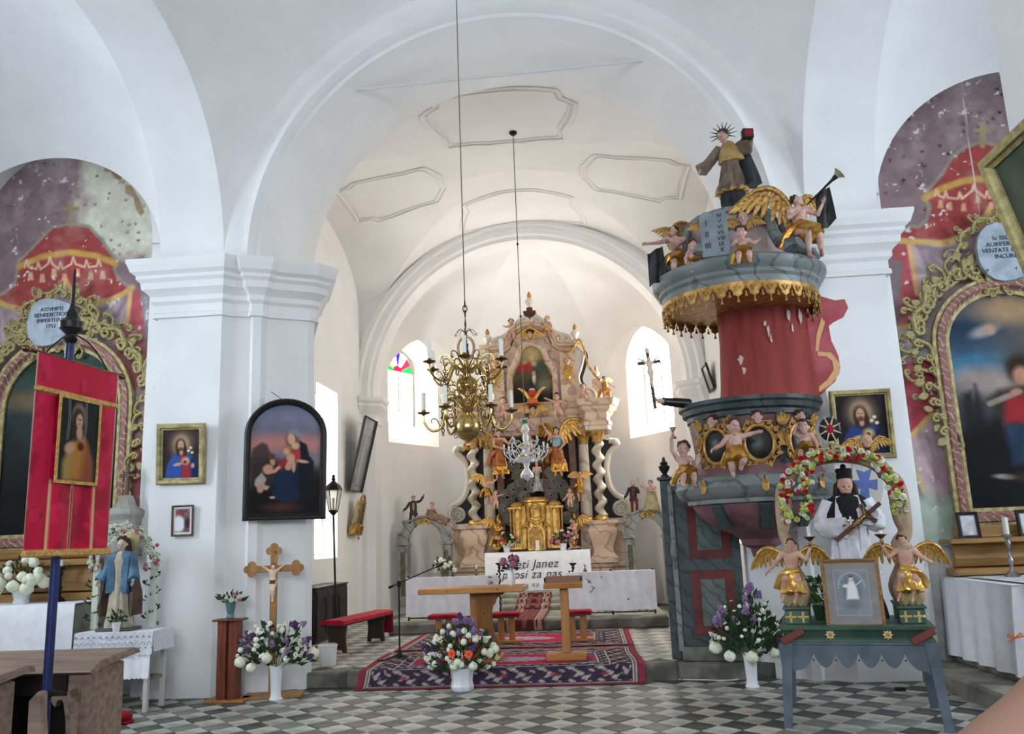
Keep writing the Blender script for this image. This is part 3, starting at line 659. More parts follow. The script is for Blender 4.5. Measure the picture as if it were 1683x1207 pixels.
# ---- carved ornament units
def spiral(c, r0, r1, a0, turns, n=22): return [(c[0]+lerp(r0, r1, i/n)*cos(a0+turns*2*PI*i/n), 0, c[1]+lerp(r0, r1, i/n)*sin(a0+turns*2*PI*i/n)) for i in range(n+1)]
def cscroll_mesh(m):
    """C-scroll about 1 long on local x, bulging to +z"""
    a = spiral((-.34, .0), .04, .17, PI*1.0, -1.25, 18); b = spiral((.34, .0), .04, .17, 0, 1.25, 18)
    mid = [(lerp(a[-1][0], b[-1][0], t), 0, lerp(a[-1][2], b[-1][2], t)+.16*sin(PI*t)) for t in (.15, .3, .5, .7, .85)]
    pts = a+mid+b[::-1]; n = len(pts); return MB().tube(pts, [.025+.055*sin(PI*i/(n-1)) for i in range(n)], 7, up=(0, 1, 0)).mesh('scroll', m, 60)
def leaf_mesh(m):
    """curling acanthus leaf about 1 long on +z"""
    mb = MB(); rings = []
    for j in range(11):
        t = j/10; w = .26*sin(PI*min(1, t*.93+.07))**.7*(1+.22*abs(sin(t*PI*4.5)))*(1-t*.35); y = -.28*t*t*t-.06*sin(PI*t); z = t*(1-.12*t)
        rings.append([(-w, y+.05, z), (-w*.5, y-.03, z), (0, y+.035, z), (w*.5, y-.03, z), (w, y+.05, z), (0, y+.09, z)])
    return mb.loft(rings).mesh('leaf', m, 70)
# ---- flowers
def blob(m, name='bloom', n=(12, 8), j=.12, seed=1):
    mb = MB().ell((0, 0, 0), 1, *n); r2 = random.Random(seed); mb.v = [tuple(c*(1+r2.uniform(-j, j)) for c in [v[0], v[1], v[2]]) for v in mb.v]; return mb.mesh(name, m, 70)
def rose(m, name='rose'):
    mb = MB()
    for k, (r, h, t) in enumerate(((.95, .55, 0), (.72, .72, .7), (.45, .82, 1.3), (.2, .86, 2.0))):
        mb.lathe([(.1, -.35), (r*.8, -.1), (r, h*.45), (r*.92, h), (r*.8, h*.98), (r*.7, 0)], 10, fold=lambda a, q, t=t: 1+.09*sin(5*a+t))
    return mb.mesh(name, m, 60)
def lilac(m, name='lilac', n=34, seed=3):
    mb = MB(); r2 = random.Random(seed)
    for i in range(n):
        t = i/n; a = i*2.4; r = (.55*(1-t)**.6+.08); mb.ell((r*cos(a)*r2.uniform(.6, 1), r*sin(a)*r2.uniform(.6, 1), t*1.25-.3), r2.uniform(.13, .2), 6, 4)
    return mb.mesh(name, m, 70)
def daisy(m, mc, name='flower', pet=9):
    mb = MB(); 
    for i in range(pet):
        a = 2*PI*i/pet; c, s = cos(a), sin(a); q = lambda r, w, z: (c*r-s*w, s*r+c*w, z)
        mb.add([q(.15, 0, .05), q(.6, -.22, .12), q(1, 0, .02), q(.6, .22, .12), q(.6, 0, -.02)], [(0, 1, 2, 3), (0, 4, 1), (1, 4, 2), (2, 4, 3), (3, 4, 0)], 0)
    mb.ell((0, 0, .1), (.26, .26, .14), 8, 5, mi=1); return mb.mesh(name, [m, mc], 40)
def foliage(n, place, m, seed, l0=.05, l1=.09, aspect=.45):
    """n folded leaves; place(rand)->(point, direction)"""
    r2 = random.Random(seed); mb = MB()
    for i in range(n):
        p, d = place(r2); d = Vector(d).normalized(); L = r2.uniform(l0, l1); s = d.cross(Vector((r2.uniform(-1, 1), r2.uniform(-1, 1), r2.uniform(-1, 1)))).normalized(); u = s.cross(d); w = L*aspect*.5; p = Vector(p)
        mb.add([p, p+d*L*.45-s*w+u*w*.35, p+d*L-u*L*.12, p+d*L*.45+s*w+u*w*.35, p+d*L*.5], [(0, 1, 4), (1, 2, 4), (4, 2, 3), (0, 4, 3)])
    return mb
F_leaf = mat('dark_green_leaf', (52, 78, 44), .6, c2=(34, 56, 32), scale=20); F_leaf2 = mat('mid_green_leaf', (92, 116, 62), .6, c2=(64, 92, 46), scale=20)
F_white = mat('white_petal', (238, 238, 224), .7, c2=(222, 226, 200), scale=30); F_cream = mat('pale_green_white_petal', (222, 228, 190), .7, c2=(238, 238, 220), scale=30)
F_purple = mat('dark_purple_petal', (74, 40, 84), .7, c2=(110, 72, 120), scale=30); F_lilac = mat('lilac_petal', (158, 130, 170), .7, c2=(126, 96, 142), scale=30)
F_red = mat('red_rose_petal', (206, 34, 40), .6, c2=(170, 22, 34), scale=20); F_pink = mat('pink_petal', (224, 150, 158), .6, c2=(208, 118, 136), scale=20); F_orange = mat('orange_petal', (232, 92, 44), .6)
F_yel = mat('flower_centre', (216, 180, 70), .8); F_mauve = mat('mauve_pink_petal', (178, 108, 132), .7, c2=(130, 70, 100), scale=25); F_ygreen = mat('yellow_green_petal', (214, 218, 130), .7, c2=(184, 198, 96), scale=20)
BM = dict(ball=blob(F_white), cream=blob(F_cream, seed=2), purple=lilac(F_purple), lilac=lilac(F_lilac, seed=5), daisy=daisy(F_white, F_yel), rose=rose(F_red), pink=rose(F_pink), wrose=rose(F_white), gerbera=daisy(F_orange, F_red, pet=12), mauve=blob(F_mauve, j=.22, seed=4), yg=rose(F_ygreen), sprig=lilac(F_white, n=16, seed=8))
def bouquet(th, z0, rx, rz, spec, seed, leaves=150, ry=None, leafm=None, l0=.05, l1=.1, cx=0, stems=9, lobes=None):
    """flowers filling an ellipsoidal head above z0; spec: (kind, count, size, (zlo, zhi))"""
    r2 = random.Random(seed); ry = ry or rx*.8
    def place(q):
        a = q.uniform(0, 2*PI); e = q.uniform(-.15, 1.0); k = q.uniform(.35, .95); d = Vector((cos(a)*math.sqrt(1-min(1, e*e))*rx, sin(a)*math.sqrt(1-min(1, e*e))*ry, (e+.15)/1.15*rz)); return Vector((cx, 0, z0))+d*k, d+Vector((0, 0, .1*rz))
    stuff(foliage(leaves, place, leafm or F_leaf, seed, l0, l1).build('foliage', leafm or F_leaf, th, 0))
    st = MB()
    for i in range(stems):
        p, d = place(r2); st.tube(bez([(cx*.3, 0, z0-.06), Vector((cx, 0, z0)).lerp(p, .5), p], 6), .004, 5)
    stuff(st.build('stems', F_leaf2, th))
    for kind, cnt, size, zr in spec:
        for i in range(cnt):
            for tr in range(30):
                a = r2.uniform(0, 2*PI); e = r2.uniform(-.2, 1); s = math.sqrt(1-min(1, e*e)); d = Vector((cos(a)*s*rx, sin(a)*s*ry, (e+.2)/1.2*rz)); f = (e+.2)/1.2
                if zr[0] <= f <= zr[1] and d.y < ry*.35: break
            k = size*r2.uniform(.8, 1.2); p = Vector((cx, 0, z0))+d*r2.uniform(.88, 1.04); M = aim(p, (d.x, d.y-.3*rx, d.z+.2*rz)) if kind not in ('purple', 'lilac', 'sprig') else aim(p, (d.x, d.y*.5, d.z*.6+.2*rz))
            inst('bloom' if kind != 'rose' else 'rose', BM[kind], th, M=M @ Matrix.Scale(k, 4))
# ---- small kit
gold = mat('old_gilding', (190, 150, 84), .42, .6, c2=(146, 106, 56), scale=14, bump=.2, bscale=50)
gold_b = mat('bright_gilding', (216, 174, 96), .34, .65, c2=(182, 134, 66), scale=10, bump=.15, bscale=40)
gold_p = mat('pale_worn_gilding', (184, 170, 118), .55, .3, c2=(142, 130, 92), scale=12, bump=.3, bscale=40)
black = mat('black_lacquer', (24, 22, 22), .4, c2=(38, 34, 32), scale=12); iron = mat('black_iron', (30, 30, 32), .5, .3)
brass = mat('polished_brass', (206, 176, 112), .2, .9, c2=(168, 134, 78), scale=5); brass_d = mat('tarnished_brass', (128, 104, 66), .3, .9, c2=(92, 74, 50), scale=9)
silver = mat('dull_silver', (170, 168, 164), .28, .9, c2=(130, 128, 124), scale=9)
wax = mat('ivory_candle_wax', (236, 232, 218), .45); linen = mat('white_linen', (240, 240, 243), .9, c2=(232, 232, 237), scale=9, bump=.15, bscale=16)
china = mat('white_glazed_china', (232, 232, 236), .18, spec=.5); skin_p = mat('painted_flesh', (206, 168, 146), .5, c2=(184, 138, 118), scale=9, bump=.08)
skin_w = mat('worn_pink_flesh', (204, 170, 156), .6, c2=(176, 136, 124), scale=11, bump=.15, bscale=30); hair_b = mat('painted_brown_hair', (74, 50, 36), .6, c2=(50, 34, 26), scale=20)
hair_g = mat('painted_grey_hair', (120, 112, 104), .7); red_cl = mat('red_velvet', (176, 20, 44), .85, c2=(142, 12, 34), scale=8, bump=.1)
WING_G = wing_mesh(gold); WING_B = wing_mesh(gold_b); SCR_P = cscroll_mesh(gold_p); SCR_G = cscroll_mesh(gold); SCR_B = cscroll_mesh(gold_b); LEAF_P = leaf_mesh(gold_p); LEAF_G = leaf_mesh(gold); LEAF_B = leaf_mesh(gold_b)
def wing(th, at, span, side, M_=None, me=None, up=0, back=.35):
    """side +1 spreads to +x; up rolls it about y; back sweeps it behind"""
    M = Matrix.Translation(at) @ Matrix.Rotation(-up*side, 4, 'Y') @ Matrix.Rotation(back*side, 4, 'Z') @ Matrix.Diagonal((span*side, span, span, 1)); return inst('wing', me or WING_G, th, M=M)
def orn(th, me, x, z, size, ang=0, y=0, name=None, flip=1, tilt=0):
    M = Matrix.Translation((x, y, z)) @ Matrix.Rotation(-ang, 4, 'Y') @ Matrix.Rotation(tilt, 4, 'X') @ Matrix.Diagonal((size*flip, size, size, 1)); return inst(name or me.name.split('.')[0], me, th, M=M)
def moulding(path, prof, closed=True, ax='y'):
    """frame moulding: prof (out, forward) swept round a path in x-z, facing -y"""
    n = len(path); rings = []
    for i in range(n):
        p = Vector(path[i]); a = Vector(path[i-1]) if (i or closed) else p*2-Vector(path[1]); b = Vector(path[(i+1) % n]) if (i < n-1 or closed) else p*2-Vector(path[n-2])
        d1 = (p-a).normalized(); d2 = (b-p).normalized(); n1 = Vector((d1.y, -d1.x)); n2 = Vector((d2.y, -d2.x)); m = n1+n2; m = m/max(.3, m.dot(n1))
        rings.append([(p.x+m.x*o, -f, p.y+m.y*o) for o, f in prof])
    if closed: rings.append(rings[0])
    return MB().loft([r[::-1] for r in rings], not closed)
def rect(w, h): return [(0, 0), (w, 0), (w, h), (0, h)]
FR = [(0, 0), (0, .012), (.25, .018), (.35, .03), (.75, .035), (.9, .03), (1, .02), (1, 0)]
def framed(name, label, loc, w, h, bar, fm, canvas, rz=0, tilt=0, depth=1.0, cat='picture', roll=0, back=None, group=None, glass=None):
    """framed picture: origin lower left of the canvas, facing -y; canvas = mesh w x h"""
    t = thing(name, label, cat, loc, 0, group); t.rotation_euler = (tilt, roll, rz); t.rotation_mode = 'XYZ'
    moulding(rect(w, h), [(o*bar, f*depth) for o, f in FR]).build('frame', fm, t, 25)
    inst('canvas', canvas, t, (0, -.006, 0)); MB().box(-bar*.6, w+bar*.6, 0, .015, -bar*.6, h+bar*.6).build('backing', back or black, t, 0); return t
canvas_m = vcol('oil_paint', .6, bump=.06, spec=.1); fresco_m = vcol('fresco_paint', .92, bump=.25, bscale=18); print_m = vcol('printed_paper', .35)
def candlestick(th, h, m, r=.06, candle=.12, cr=.012, name='candlestick_stem'):
    MB().lathe([(r, 0), (r, .012), (r*.75, .03), (r*.3, .06), (r*.22, h*.3), (r*.45, h*.38), (r*.22, h*.46), (r*.2, h*.7), (r*.42, h*.78), (r*.2, h*.86), (r*.8, h*.95), (r*.85, h*.97), (r*.3, h)], 16).build(name, m, th)
    if candle: MB().lathe([(cr, h-.01), (cr, h+candle), (cr*.4, h+candle+.006), (0, h+candle+.006)], 12).build('candle', wax, th)

def lettr(me, parent, loc, rot): return stuff(inst('lettering', me, parent, loc, rot))

CHERUB = sculpt_mesh('cherub_head', head_prims(V3(0, 0, 0), np.eye(3), 1.0, .012), .010, skin_w, 1); CHAIR = sculpt_mesh('curls', [('e', V3(0, .02, .026), (.058, .058, .056), None, .01)]+[('e', V3(.055*cos(a), .01+.05*sin(a), .045+.02*sin(3*a)), (.018,)*3, None, .008) for a in [2*PI*i/9 for i in range(9)]], .010, hair_b, 1)
def cherub(th, at, s, M=None):
    h = inst('cherub_head', CHERUB, th, M=(M or Matrix.Identity(4)) @ Matrix.Translation(at) @ Matrix.Scale(s, 4)); inst('curls', CHAIR, h); return h
# ================================================================== PAINTED EAST WALLS OF THE AISLES
def stars(pc, pts, r, col, op=.8):
    for x, y in pts:
        for a in (0, PI/3, 2*PI/3): pc.line([(x-r*cos(a), y-r*sin(a)), (x+r*cos(a), y+r*sin(a))], r*.32, col, op=op)
def fresco(sg, cx, r, apex, X0):
    Yw = 10.045; nx, ny = 210, 560; H = 7.2; pc = Pic(2*r, H, nx, ny, (136, 114, 116)); f = lambda px, py: (lambda q: (q.x-X0, q.z))(P(px, py, Yw))
    pc.mix(.55*pc.noise(1.3, 3), (160, 138, 136)); pc.mix(.35*pc.noise(3.1, 5), (116, 98, 104))
    if sg < 0:
        o, s = (0, 220), 2.873; g = lambda x, y: f(o[0]+x/s, o[1]+y/s)
        nz = pc.noise(4, 8); msk = np.clip((pc.X-g(400, 330)[0])*2.6-(pc.Y-g(400, 330)[1])*-.25+(nz-.5)*1.1+.45, 0, 1)*np.clip((pc.Y-g(500, 640)[1])*3+(nz-.5)*2, 0, 1)
        pc.mix(msk*1.6, (212, 210, 190)); pc.mix(msk*pc.noise(2.2, 11)*.5, (178, 190, 172))
        pc.mix(np.clip((pc.Y-g(200, 220)[1])*1.6, 0, .85)*np.clip((g(380, 300)[0]-pc.X)*3, 0, 1), (214, 210, 208))
        stars(pc, [g(random.uniform(0, 720), random.uniform(90, 640)) for i in range(70)], .026, (104, 96, 84), .6)
        for pts in (((490, 165), (545, 148), (580, 190), (572, 222), (545, 212), (520, 180), (495, 180)), ((592, 240), (620, 245), (660, 310), (682, 370), (665, 388), (642, 360), (630, 300), (592, 280))): pc.poly([g(*q) for q in pts], (158, 132, 104), .008)
        top = (335, 425); L = [(250, 440), (190, 500), (130, 562), (90, 600), (82, 650), (70, 705), (25, 750), (-40, 775)]; R = [(420, 438), (480, 500), (520, 560), (548, 592), (540, 640), (560, 685), (600, 718), (630, 735)]
        sw = [(-60, 770), (30, 812), (100, 832), (180, 820), (245, 775), (285, 725), (305, 688), (330, 740), (380, 790), (440, 802), (520, 785), (580, 757), (625, 725)]
        band = [(88, 628), (200, 580), (330, 560), (450, 575), (545, 612)]; tas = [(145, 660), (200, 670), (255, 645), (305, 668), (365, 645), (428, 660), (485, 655)]
        cur = [(622, 728), (655, 735), (680, 900), (705, 1130), (600, 1130), (585, 1010)]; ge = [(618, 735), (583, 1030)]; inn = [(0, 800), (305, 700), (620, 740), (590, 1020), (640, 1210), (0, 1210)]; fo = (615, 745); cross = (335, 370)
        fold_to = [(470, 800), (430, 850), (470, 950), (540, 1010), (420, 1000), (500, 900)]; fo2 = (5, 800); fold2 = [(60, 1010), (120, 960), (150, 900), (40, 900)]
    else:
        o, s = (1400, 80), 3.018; g = lambda x, y: f(o[0]+x/s, o[1]+y/s)
        stars(pc, [g(random.uniform(140, 860), random.uniform(120, 840)) for i in range(70)], .028, (66, 50, 54), .6)
        pc.mix(np.clip(.8-np.hypot((pc.X-g(560, 130)[0])/.7, (pc.Y-g(560, 130)[1])/.4), 0, .5), (170, 158, 162))
        L = [(560, 490), (495, 540), (450, 620), (368, 712), (362, 742), (388, 790), (370, 850), (330, 888), (290, 880), (190, 945)]; R = [(740, 490), (800, 540), (850, 620), (930, 712), (935, 742), (910, 790), (930, 850), (1000, 888)]; top = (648, 462)
        sw = [(180, 950), (330, 958), (450, 965), (560, 930), (640, 868), (690, 790), (740, 868), (800, 930), (920, 965), (1050, 950)]
        band = [(362, 742), (450, 692), (560, 655), (700, 640), (850, 655), (935, 742)]; tas = [(440, 760), (485, 770), (555, 775), (625, 735), (690, 770), (760, 760)]
        cur = [(200, 945), (275, 960), (320, 1200), (390, 1420), (300, 1560), (260, 1420), (200, 1207)]; ge = [(283, 965), (325, 1215)]; inn = [(290, 960), (690, 800), (1000, 960), (1000, 1600), (420, 1500), (330, 1220)]; fo = (330, 975); cross = (648, 420)
        fold_to = [(640, 1040), (560, 1070), (480, 1110), (400, 1160), (700, 1000), (430, 1180), (600, 1010)]; fo2 = (690, 830); fold2 = [(560, 960), (620, 980), (540, 1020)]
    pc.poly([g(*q) for q in inn], (186, 168, 172), .02)
    for c0, lst in ((fo, fold_to), (fo2, fold2)):
        for q in lst: m_ = ((c0[0]+q[0])/2+8, (c0[1]+q[1])/2+14); pc.line([g(*c0), g(*m_), g(*q)], .05, (146, 124, 134), .05, .6)
    pc.poly([g(*q) for q in cur], (176, 88, 92), .012); pc.line([g(*q) for q in ge], .06, (222, 176, 128))
    pc.poly([g(*q) for q in L[::-1]+[top]+R+sw[::-1]], (160, 72, 70), .012); pc.line([g(*q) for q in [top]+R], .05, (150, 142, 128), op=.8); pc.line([g(*q) for q in [top]+L], .05, (150, 142, 128), op=.8)
    pc.line([g(*q) for q in band], .085, (198, 156, 82)); pc.line([g(*q) for q in sw], .075, (208, 172, 104))
    zz = []
    for (x, y) in tas: zz += [(x-28, y-30), (x-20, y-62), (x-8, y-30)]; pc.poly([g(x-9, y-8), g(x+9, y-8), g(x+15, y+32), g(x-15, y+32)], (218, 164, 128), .008)
    pc.line([g(*q) for q in zz], .03, (222, 180, 150)); pc.line([g(cross[0], cross[1]-45), g(cross[0], cross[1]+60)], .07, (160, 144, 114)); pc.line([g(cross[0]-30, cross[1]-15), g(cross[0]+30, cross[1]-15)], .06, (160, 144, 114))
    if sg < 0:      # lower, right of the altarpiece
        o2 = lambda x, y: f(x/2.743, 560+y/2.743)
        pc.poly([o2(520, -60), o2(690, -80), o2(690, 760), o2(500, 760)], (196, 118, 122), .02); pc.poly([o2(560, 240), o2(690, 190), o2(690, 460), o2(600, 440)], (204, 176, 178), .04)
        pc.line([o2(700, 180), o2(630, 200), o2(590, 300), o2(620, 420), o2(700, 480)], .05, (218, 190, 186)); pc.poly([o2(645, -200), o2(700, -200), o2(700, 20), o2(655, 20)], (140, 142, 146), .01)
    else:
        o2 = lambda x, y: f(1440+x/2.873, 440+y/2.873)
        pc.poly([o2(60, -40), o2(125, -30), o2(105, 300), o2(150, 460), o2(70, 200)], (128, 112, 116), .015)
        pc.poly([o2(80, 280), o2(290, 260), o2(290, 430), o2(200, 440), o2(110, 380)], (192, 186, 182), .06); pc.line([o2(90, 290), o2(160, 270)], .045, (222, 172, 106)); pc.poly([o2(130, 450), o2(280, 440), o2(280, 680), o2(160, 800), o2(120, 600)], (178, 74, 82), .02)
        pc.poly([o2(160, 810), o2(280, 690), o2(420, 700), o2(400, 1190), o2(240, 1060), o2(180, 960)], (190, 166, 170), .02)
        for q in range(5): pc.line([o2(200+q*35, 790-q*10), o2(250+q*30, 920), o2(360+q*20, 1090)], .045, (150, 118, 130), .05, .6)
        pc.line([o2(160, 800), o2(265, 690)], .06, (222, 176, 120)); pc.line([o2(175, 940), o2(230, 1060), o2(370, 1190)], .06, (206, 176, 128)); pc.poly([o2(185, 1050), o2(260, 1110), o2(350, 1190), o2(180, 1200)], (104, 90, 98), .02)
    pc.mix(np.clip((1.95-pc.Y)*6+(pc.noise(3, 21)-.5)*2, 0, 1), (170, 186, 172) if sg > 0 else (196, 190, 184)); pc.mix(np.clip((1.45-pc.Y)*5, 0, 1), (222, 222, 222))
    fl = pc.noise(9, 31, 4)*.6+pc.noise(26, 35, 2)*.4; fm = pc.noise(1.1, 33); pc.mix(np.clip((fl+fm*.22-.80)*30, 0, .95), (226, 220, 214)); pc.mix(.25*np.clip((pc.noise(5, 37, 4)-.52)*6, 0, 1), (196, 180, 172)); pc.mottle(.10, 9, 41)
    if sg > 0: pc.line([f(1577, 108), f(1590, 215), f(1612, 370)], .012, (206, 196, 186), op=.8)
    zs = 5.45
    def mask(X, Y): return (Y < zs) | (((X-r)/r)**2+(np.maximum(Y-zs, 0)/(apex-zs))**2 < 1.0)
    o_ = inst('wall_fresco_'+('left' if sg < 0 else 'right'), pc.mesh('fresco', fresco_m, mask), None, (X0, Yw, 0)); struct(o_)
fresco(-1, -6.62, 1.29, 6.99, -7.91); fresco(1, 5.13, 1.51, 7.15, 3.62)
# ================================================================== SIDE ALTARPIECES
frame_pink = marble('pink_marbled_frame', (150, 104, 92), (186, 160, 140), 6, .5, (126, 84, 76)); oak = wood('honey_grained_wood', (172, 134, 82), (134, 98, 56), .45, 'x', 2.5)
def arched_path(w, h, hs, n=20):
    """closed anticlockwise outline 0..w, arch springing at hs"""
    r = w/2; return [(0, 0), (w, 0), (w, hs)]+[(r+r*cos(PI*i/n), hs+(h-hs)*sin(PI*i/n)) for i in range(1, n)]+[(0, hs)]
def altarpiece(label, x0, x1, z0, zs, zt, Y, canvas, plaque, seed, texts, tcol):
    t = thing('altarpiece', label, 'altarpiece', (x0, Y, z0)); w = x1-x0; h = zt-z0; hs = zs-z0
    path = arched_path(w, h, hs)
    moulding(path, [(o*.17, f*2.2) for o, f in [(0, 0), (0, .02), (.3, .03), (.45, .05), (.8, .05), (1, .03), (1, 0)]]).build('frame', frame_pink, t, 25)
    moulding(path, [(-.01, .02), (-.01, .05), (.03, .06), (.035, .02)]).build('gilt_fillet', gold_p, t, 25); moulding(path, [(.15, .02), (.15, .09), (.19, .09), (.19, .02)]).build('gilt_fillet', gold_p, t, 25)
    inst('canvas', canvas, t, (0, -.01, 0)); MB().box(-.15, w+.15, .0, .03, -.12, hs).build('backing', oak, t, 0)
    r2 = random.Random(seed); cx = w/2; R = w/2+.30
    def put(me, x, z, s, a, fl=1): orn(t, me, x, z, s, a, -.07+r2.uniform(-.02, .02), None, fl, r2.uniform(-.2, .2))
    for sd in (-1, 1):
        for k in range(8):      # foliage round the arch
            a = math.radians(10+k*10.5); x = cx+sd*(R+.02)*cos(a); z = hs+(h-hs+.30)*sin(a); put(SCR_P, x, z, r2.uniform(.30, .42), (a-PI/2) if sd > 0 else -(a-PI/2), sd); put(LEAF_P, x+sd*.06*cos(a), z+.06*sin(a), r2.uniform(.13, .2), (PI/2-a)*-sd+sd*r2.uniform(-.6, .6), sd)
            put(SCR_P, x+sd*.15*cos(a), z+.16*sin(a), r2.uniform(.2, .3), r2.uniform(0, 6), sd)
        for k in range(7):      # hanging foliage beside the frame
            z = hs-.05-k*.17; x = cx+sd*(w/2+.30-.012*k*k*.4); put(SCR_P, x, z, r2.uniform(.22, .34), sd*(1.2+r2.uniform(-.5, .5)), sd); put(LEAF_P, x+sd*.05, z, r2.uniform(.12, .19), sd*-(1.9+r2.uniform(-.6, .6)), sd)
            if k < 4: put(SCR_P, x+sd*.16, z+.06, .22, r2.uniform(0, 6), sd)
        put(SCR_P, cx+sd*.09, h+.06, .2, PI/2*sd, sd)
    for a in (-.7, -.25, .25, .7): put(LEAF_P, cx, h+.06, .30, -a)
    # cartouche above
    px, pz, pw, ph = plaque[0]-x0, plaque[1]-z0, plaque[2], plaque[3]
    shp = [(px+pw*cos(2*PI*i/24)*(1-.12*cos(4*PI*i/24)), pz+ph*sin(2*PI*i/24)*(1+.1*cos(6*PI*i/24))) for i in range(24)]
    pl = MB().prism(shp, 'y', -.16, -.10).build('cartouche', mat('pale_blue_plaque', (172, 182, 192), .8, c2=(150, 160, 172), scale=8), t, 30)
    lettr(text_mesh('lettering', texts, .07, tcol, line=1.05), t, (px, -.165, pz+.14), (PI/2, 0, 0))
    for i in range(11):
        a = PI*(-.3+1.6*i/10); put(SCR_P, px+(pw+.07)*cos(a), pz+(ph+.07)*sin(a), .26, a-PI/2); put(LEAF_P, px+(pw+.1)*cos(a), pz+(ph+.1)*sin(a), .15, a-PI/2+r2.uniform(-.7, .7)); put(SCR_P, px+(pw+.2)*cos(a), pz+(ph+.18)*sin(a), .18, r2.uniform(0, 6))
    return t
ink = mat('dark_blue_lettering', (70, 78, 96), .8)
q0, q1 = P(8, 700, 9.98), P(197, 700, 9.98)
pc = Pic(1, 2.3, 60, 130, (60, 74, 66)).grad(.3, 2.1, (26, 26, 26), (84, 112, 110)); pc.el(.3, 1.9, .4, .18, (120, 136, 128), .5); pc.el(.25, 1.45, .28, .2, (48, 66, 52), .5); pc.el(.3, 1.1, .5, .08, (106, 92, 70), .6); pc.el(.55, .8, .2, .5, (70, 52, 44), .5); pc.mottle(.2, 6, 5)
wL = q1.x-q0.x; mL = pc.mesh('canvas', canvas_m, None, lambda X, Y: (X*wL, 0*X, Y*wL)); z0L = P(100, 878, 9.98).z; 
def arch_mask(w, hs, h): return lambda X, Y: (Y < hs) | (((X-w/2)/(w/2))**2+(np.maximum(Y-hs, 0)/(h-hs))**2 < 1.03)
hL = P(105, 575, 9.98).z-z0L; hsL = hL-wL*.5
mL = pc.mesh('canvas', canvas_m, lambda X, Y: arch_mask(wL, hsL, hL)(X*wL, Y*wL), lambda X, Y: (X*wL, 0*X, Y*wL))
pq = P(100, 540, 9.98)
altarpiece('arched altarpiece with dark landscape and pale gilt carving behind the red banner', q0.x, q1.x, z0L, z0L+hsL, z0L+hL, 9.98, mL, (pq.x-.03, pq.z+.05, .36, .30), 3, 'ASSVMPTI\nBENEDICTION\nIMPERTITUR\n1752', ink)
q0, q1 = P(1575, 700, 9.98), P(1775, 700, 9.98); wR = q1.x-q0.x; z0R = P(1590, 838, 9.98).z; hR = P(1665, 482, 9.98).z-z0R; hsR = hR-wR*.45
pc = Pic(1, 2.2, 110, 230, (40, 40, 42)); g = lambda px, py: ((px-1575)/200, hR/wR*(838-py)/356)
pc.grad(g(0, 720)[1], g(0, 480)[1], (52, 60, 66), (104, 96, 92)); pc.el(*g(1600, 600), .30, .20, (70, 116, 146), .5); pc.el(*g(1600, 545), .35, .16, (46, 62, 84), .5); pc.el(*g(1625, 500), .3, .12, (84, 82, 88), .5); pc.el(*g(1690, 510), .25, .12, (170, 140, 104), .6)
pc.el(*g(1640, 545), .12, .05, (150, 146, 146), .5, .3); pc.el(*g(1650, 543), .05, .045, (176, 140, 118), .4); pc.el(*g(1620, 630), .26, .13, (158, 142, 138), .5); pc.el(*g(1655, 640), .12, .1, (150, 136, 128), .5)
pc.poly([g(1585, 690), g(1590, 650), g(1604, 645), g(1606, 665), g(1612, 635), g(1618, 665), g(1622, 720), g(1585, 730)], (40, 40, 42), .03); pc.poly([g(1570, 720), g(1640, 690), g(1790, 700), g(1790, 850), g(1570, 850)], (26, 25, 26), .06)
pc.el(*g(1690, 612), .11, .12, (52, 36, 28), .3); pc.el(*g(1692, 625), .075, .09, (176, 128, 104), .3); pc.poly([g(1630, 660), g(1650, 645), g(1700, 642), g(1720, 690), g(1700, 710), g(1650, 700), g(1634, 672)], (60, 50, 46), .03); pc.poly([g(1660, 655), g(1710, 655), g(1715, 710), g(1650, 705)], (150, 42, 44), .03)
pc.line([g(1632, 668), g(1655, 660), g(1678, 652)], .05, (150, 134, 122)); pc.el(*g(1680, 650), .05, .03, (180, 136, 112), .3); pc.poly([g(1650, 700), g(1700, 705), g(1705, 770), g(1655, 770)], (44, 60, 82), .03); pc.el(*g(1640, 788), .10, .022, (150, 144, 138), .4, -.1); pc.el(*g(1690, 790), .2, .05, (60, 46, 38), .5); pc.mottle(.14, 7, 9)
mR = pc.mesh('canvas', canvas_m, lambda X, Y: arch_mask(wR, hsR, hR)(X*wR, Y*wR), lambda X, Y: (X*wR, 0*X, Y*wR))
pq = P(1648, 420, 9.98)
altarpiece('arched altarpiece of a man in red by a church, pale carved foliage', q0.x, q1.x, z0R, z0R+hsR, z0R+hR, 9.98, mR, (pq.x+.02, pq.z, .42, .34), 8, 'Sc ISIDORUS\nAURIFERUS BUST\nVENTATE ET GENUS\nINCURRENS', ink)
# ================================================================== LEFT AISLE FURNITURE
# mensa under the left altarpiece
def altar_cloth(th, x0, x1, y0, y1, z, drop, seed, m=linen, side=True, lace=None, amp=.012):
    """cloth lying on a table top and hanging over its front (y0) with soft folds"""
    n = 40; r2 = random.Random(seed); ph = [r2.uniform(0, 6) for i in range(3)]; mb = MB()
    def row(y, zz, k): return [(lerp(x0, x1, i/n), y-k*amp*(1.2+sin(i*.9+ph[0])+.8*sin(i*.37+ph[1])), zz) for i in range(n+1)]
    rows = [row(y1, z, 0), row(y0+.02, z, 0), row(y0, z-.012, 0)]+[row(y0-.004, z-.012-drop*t, t*1.6) for t in (.2, .45, .7, 1)]
    rows2 = [[(p[0], p[1]+.006, p[2]-.006) for p in r] for r in rows]
    mb.loft((rows+rows2[::-1])[::-1], False, closed=False); return mb.build('cloth', m, th, 60)
a, b = P(-20, 998, 9.1), P(123, 991, 9.1); zt = 1.10
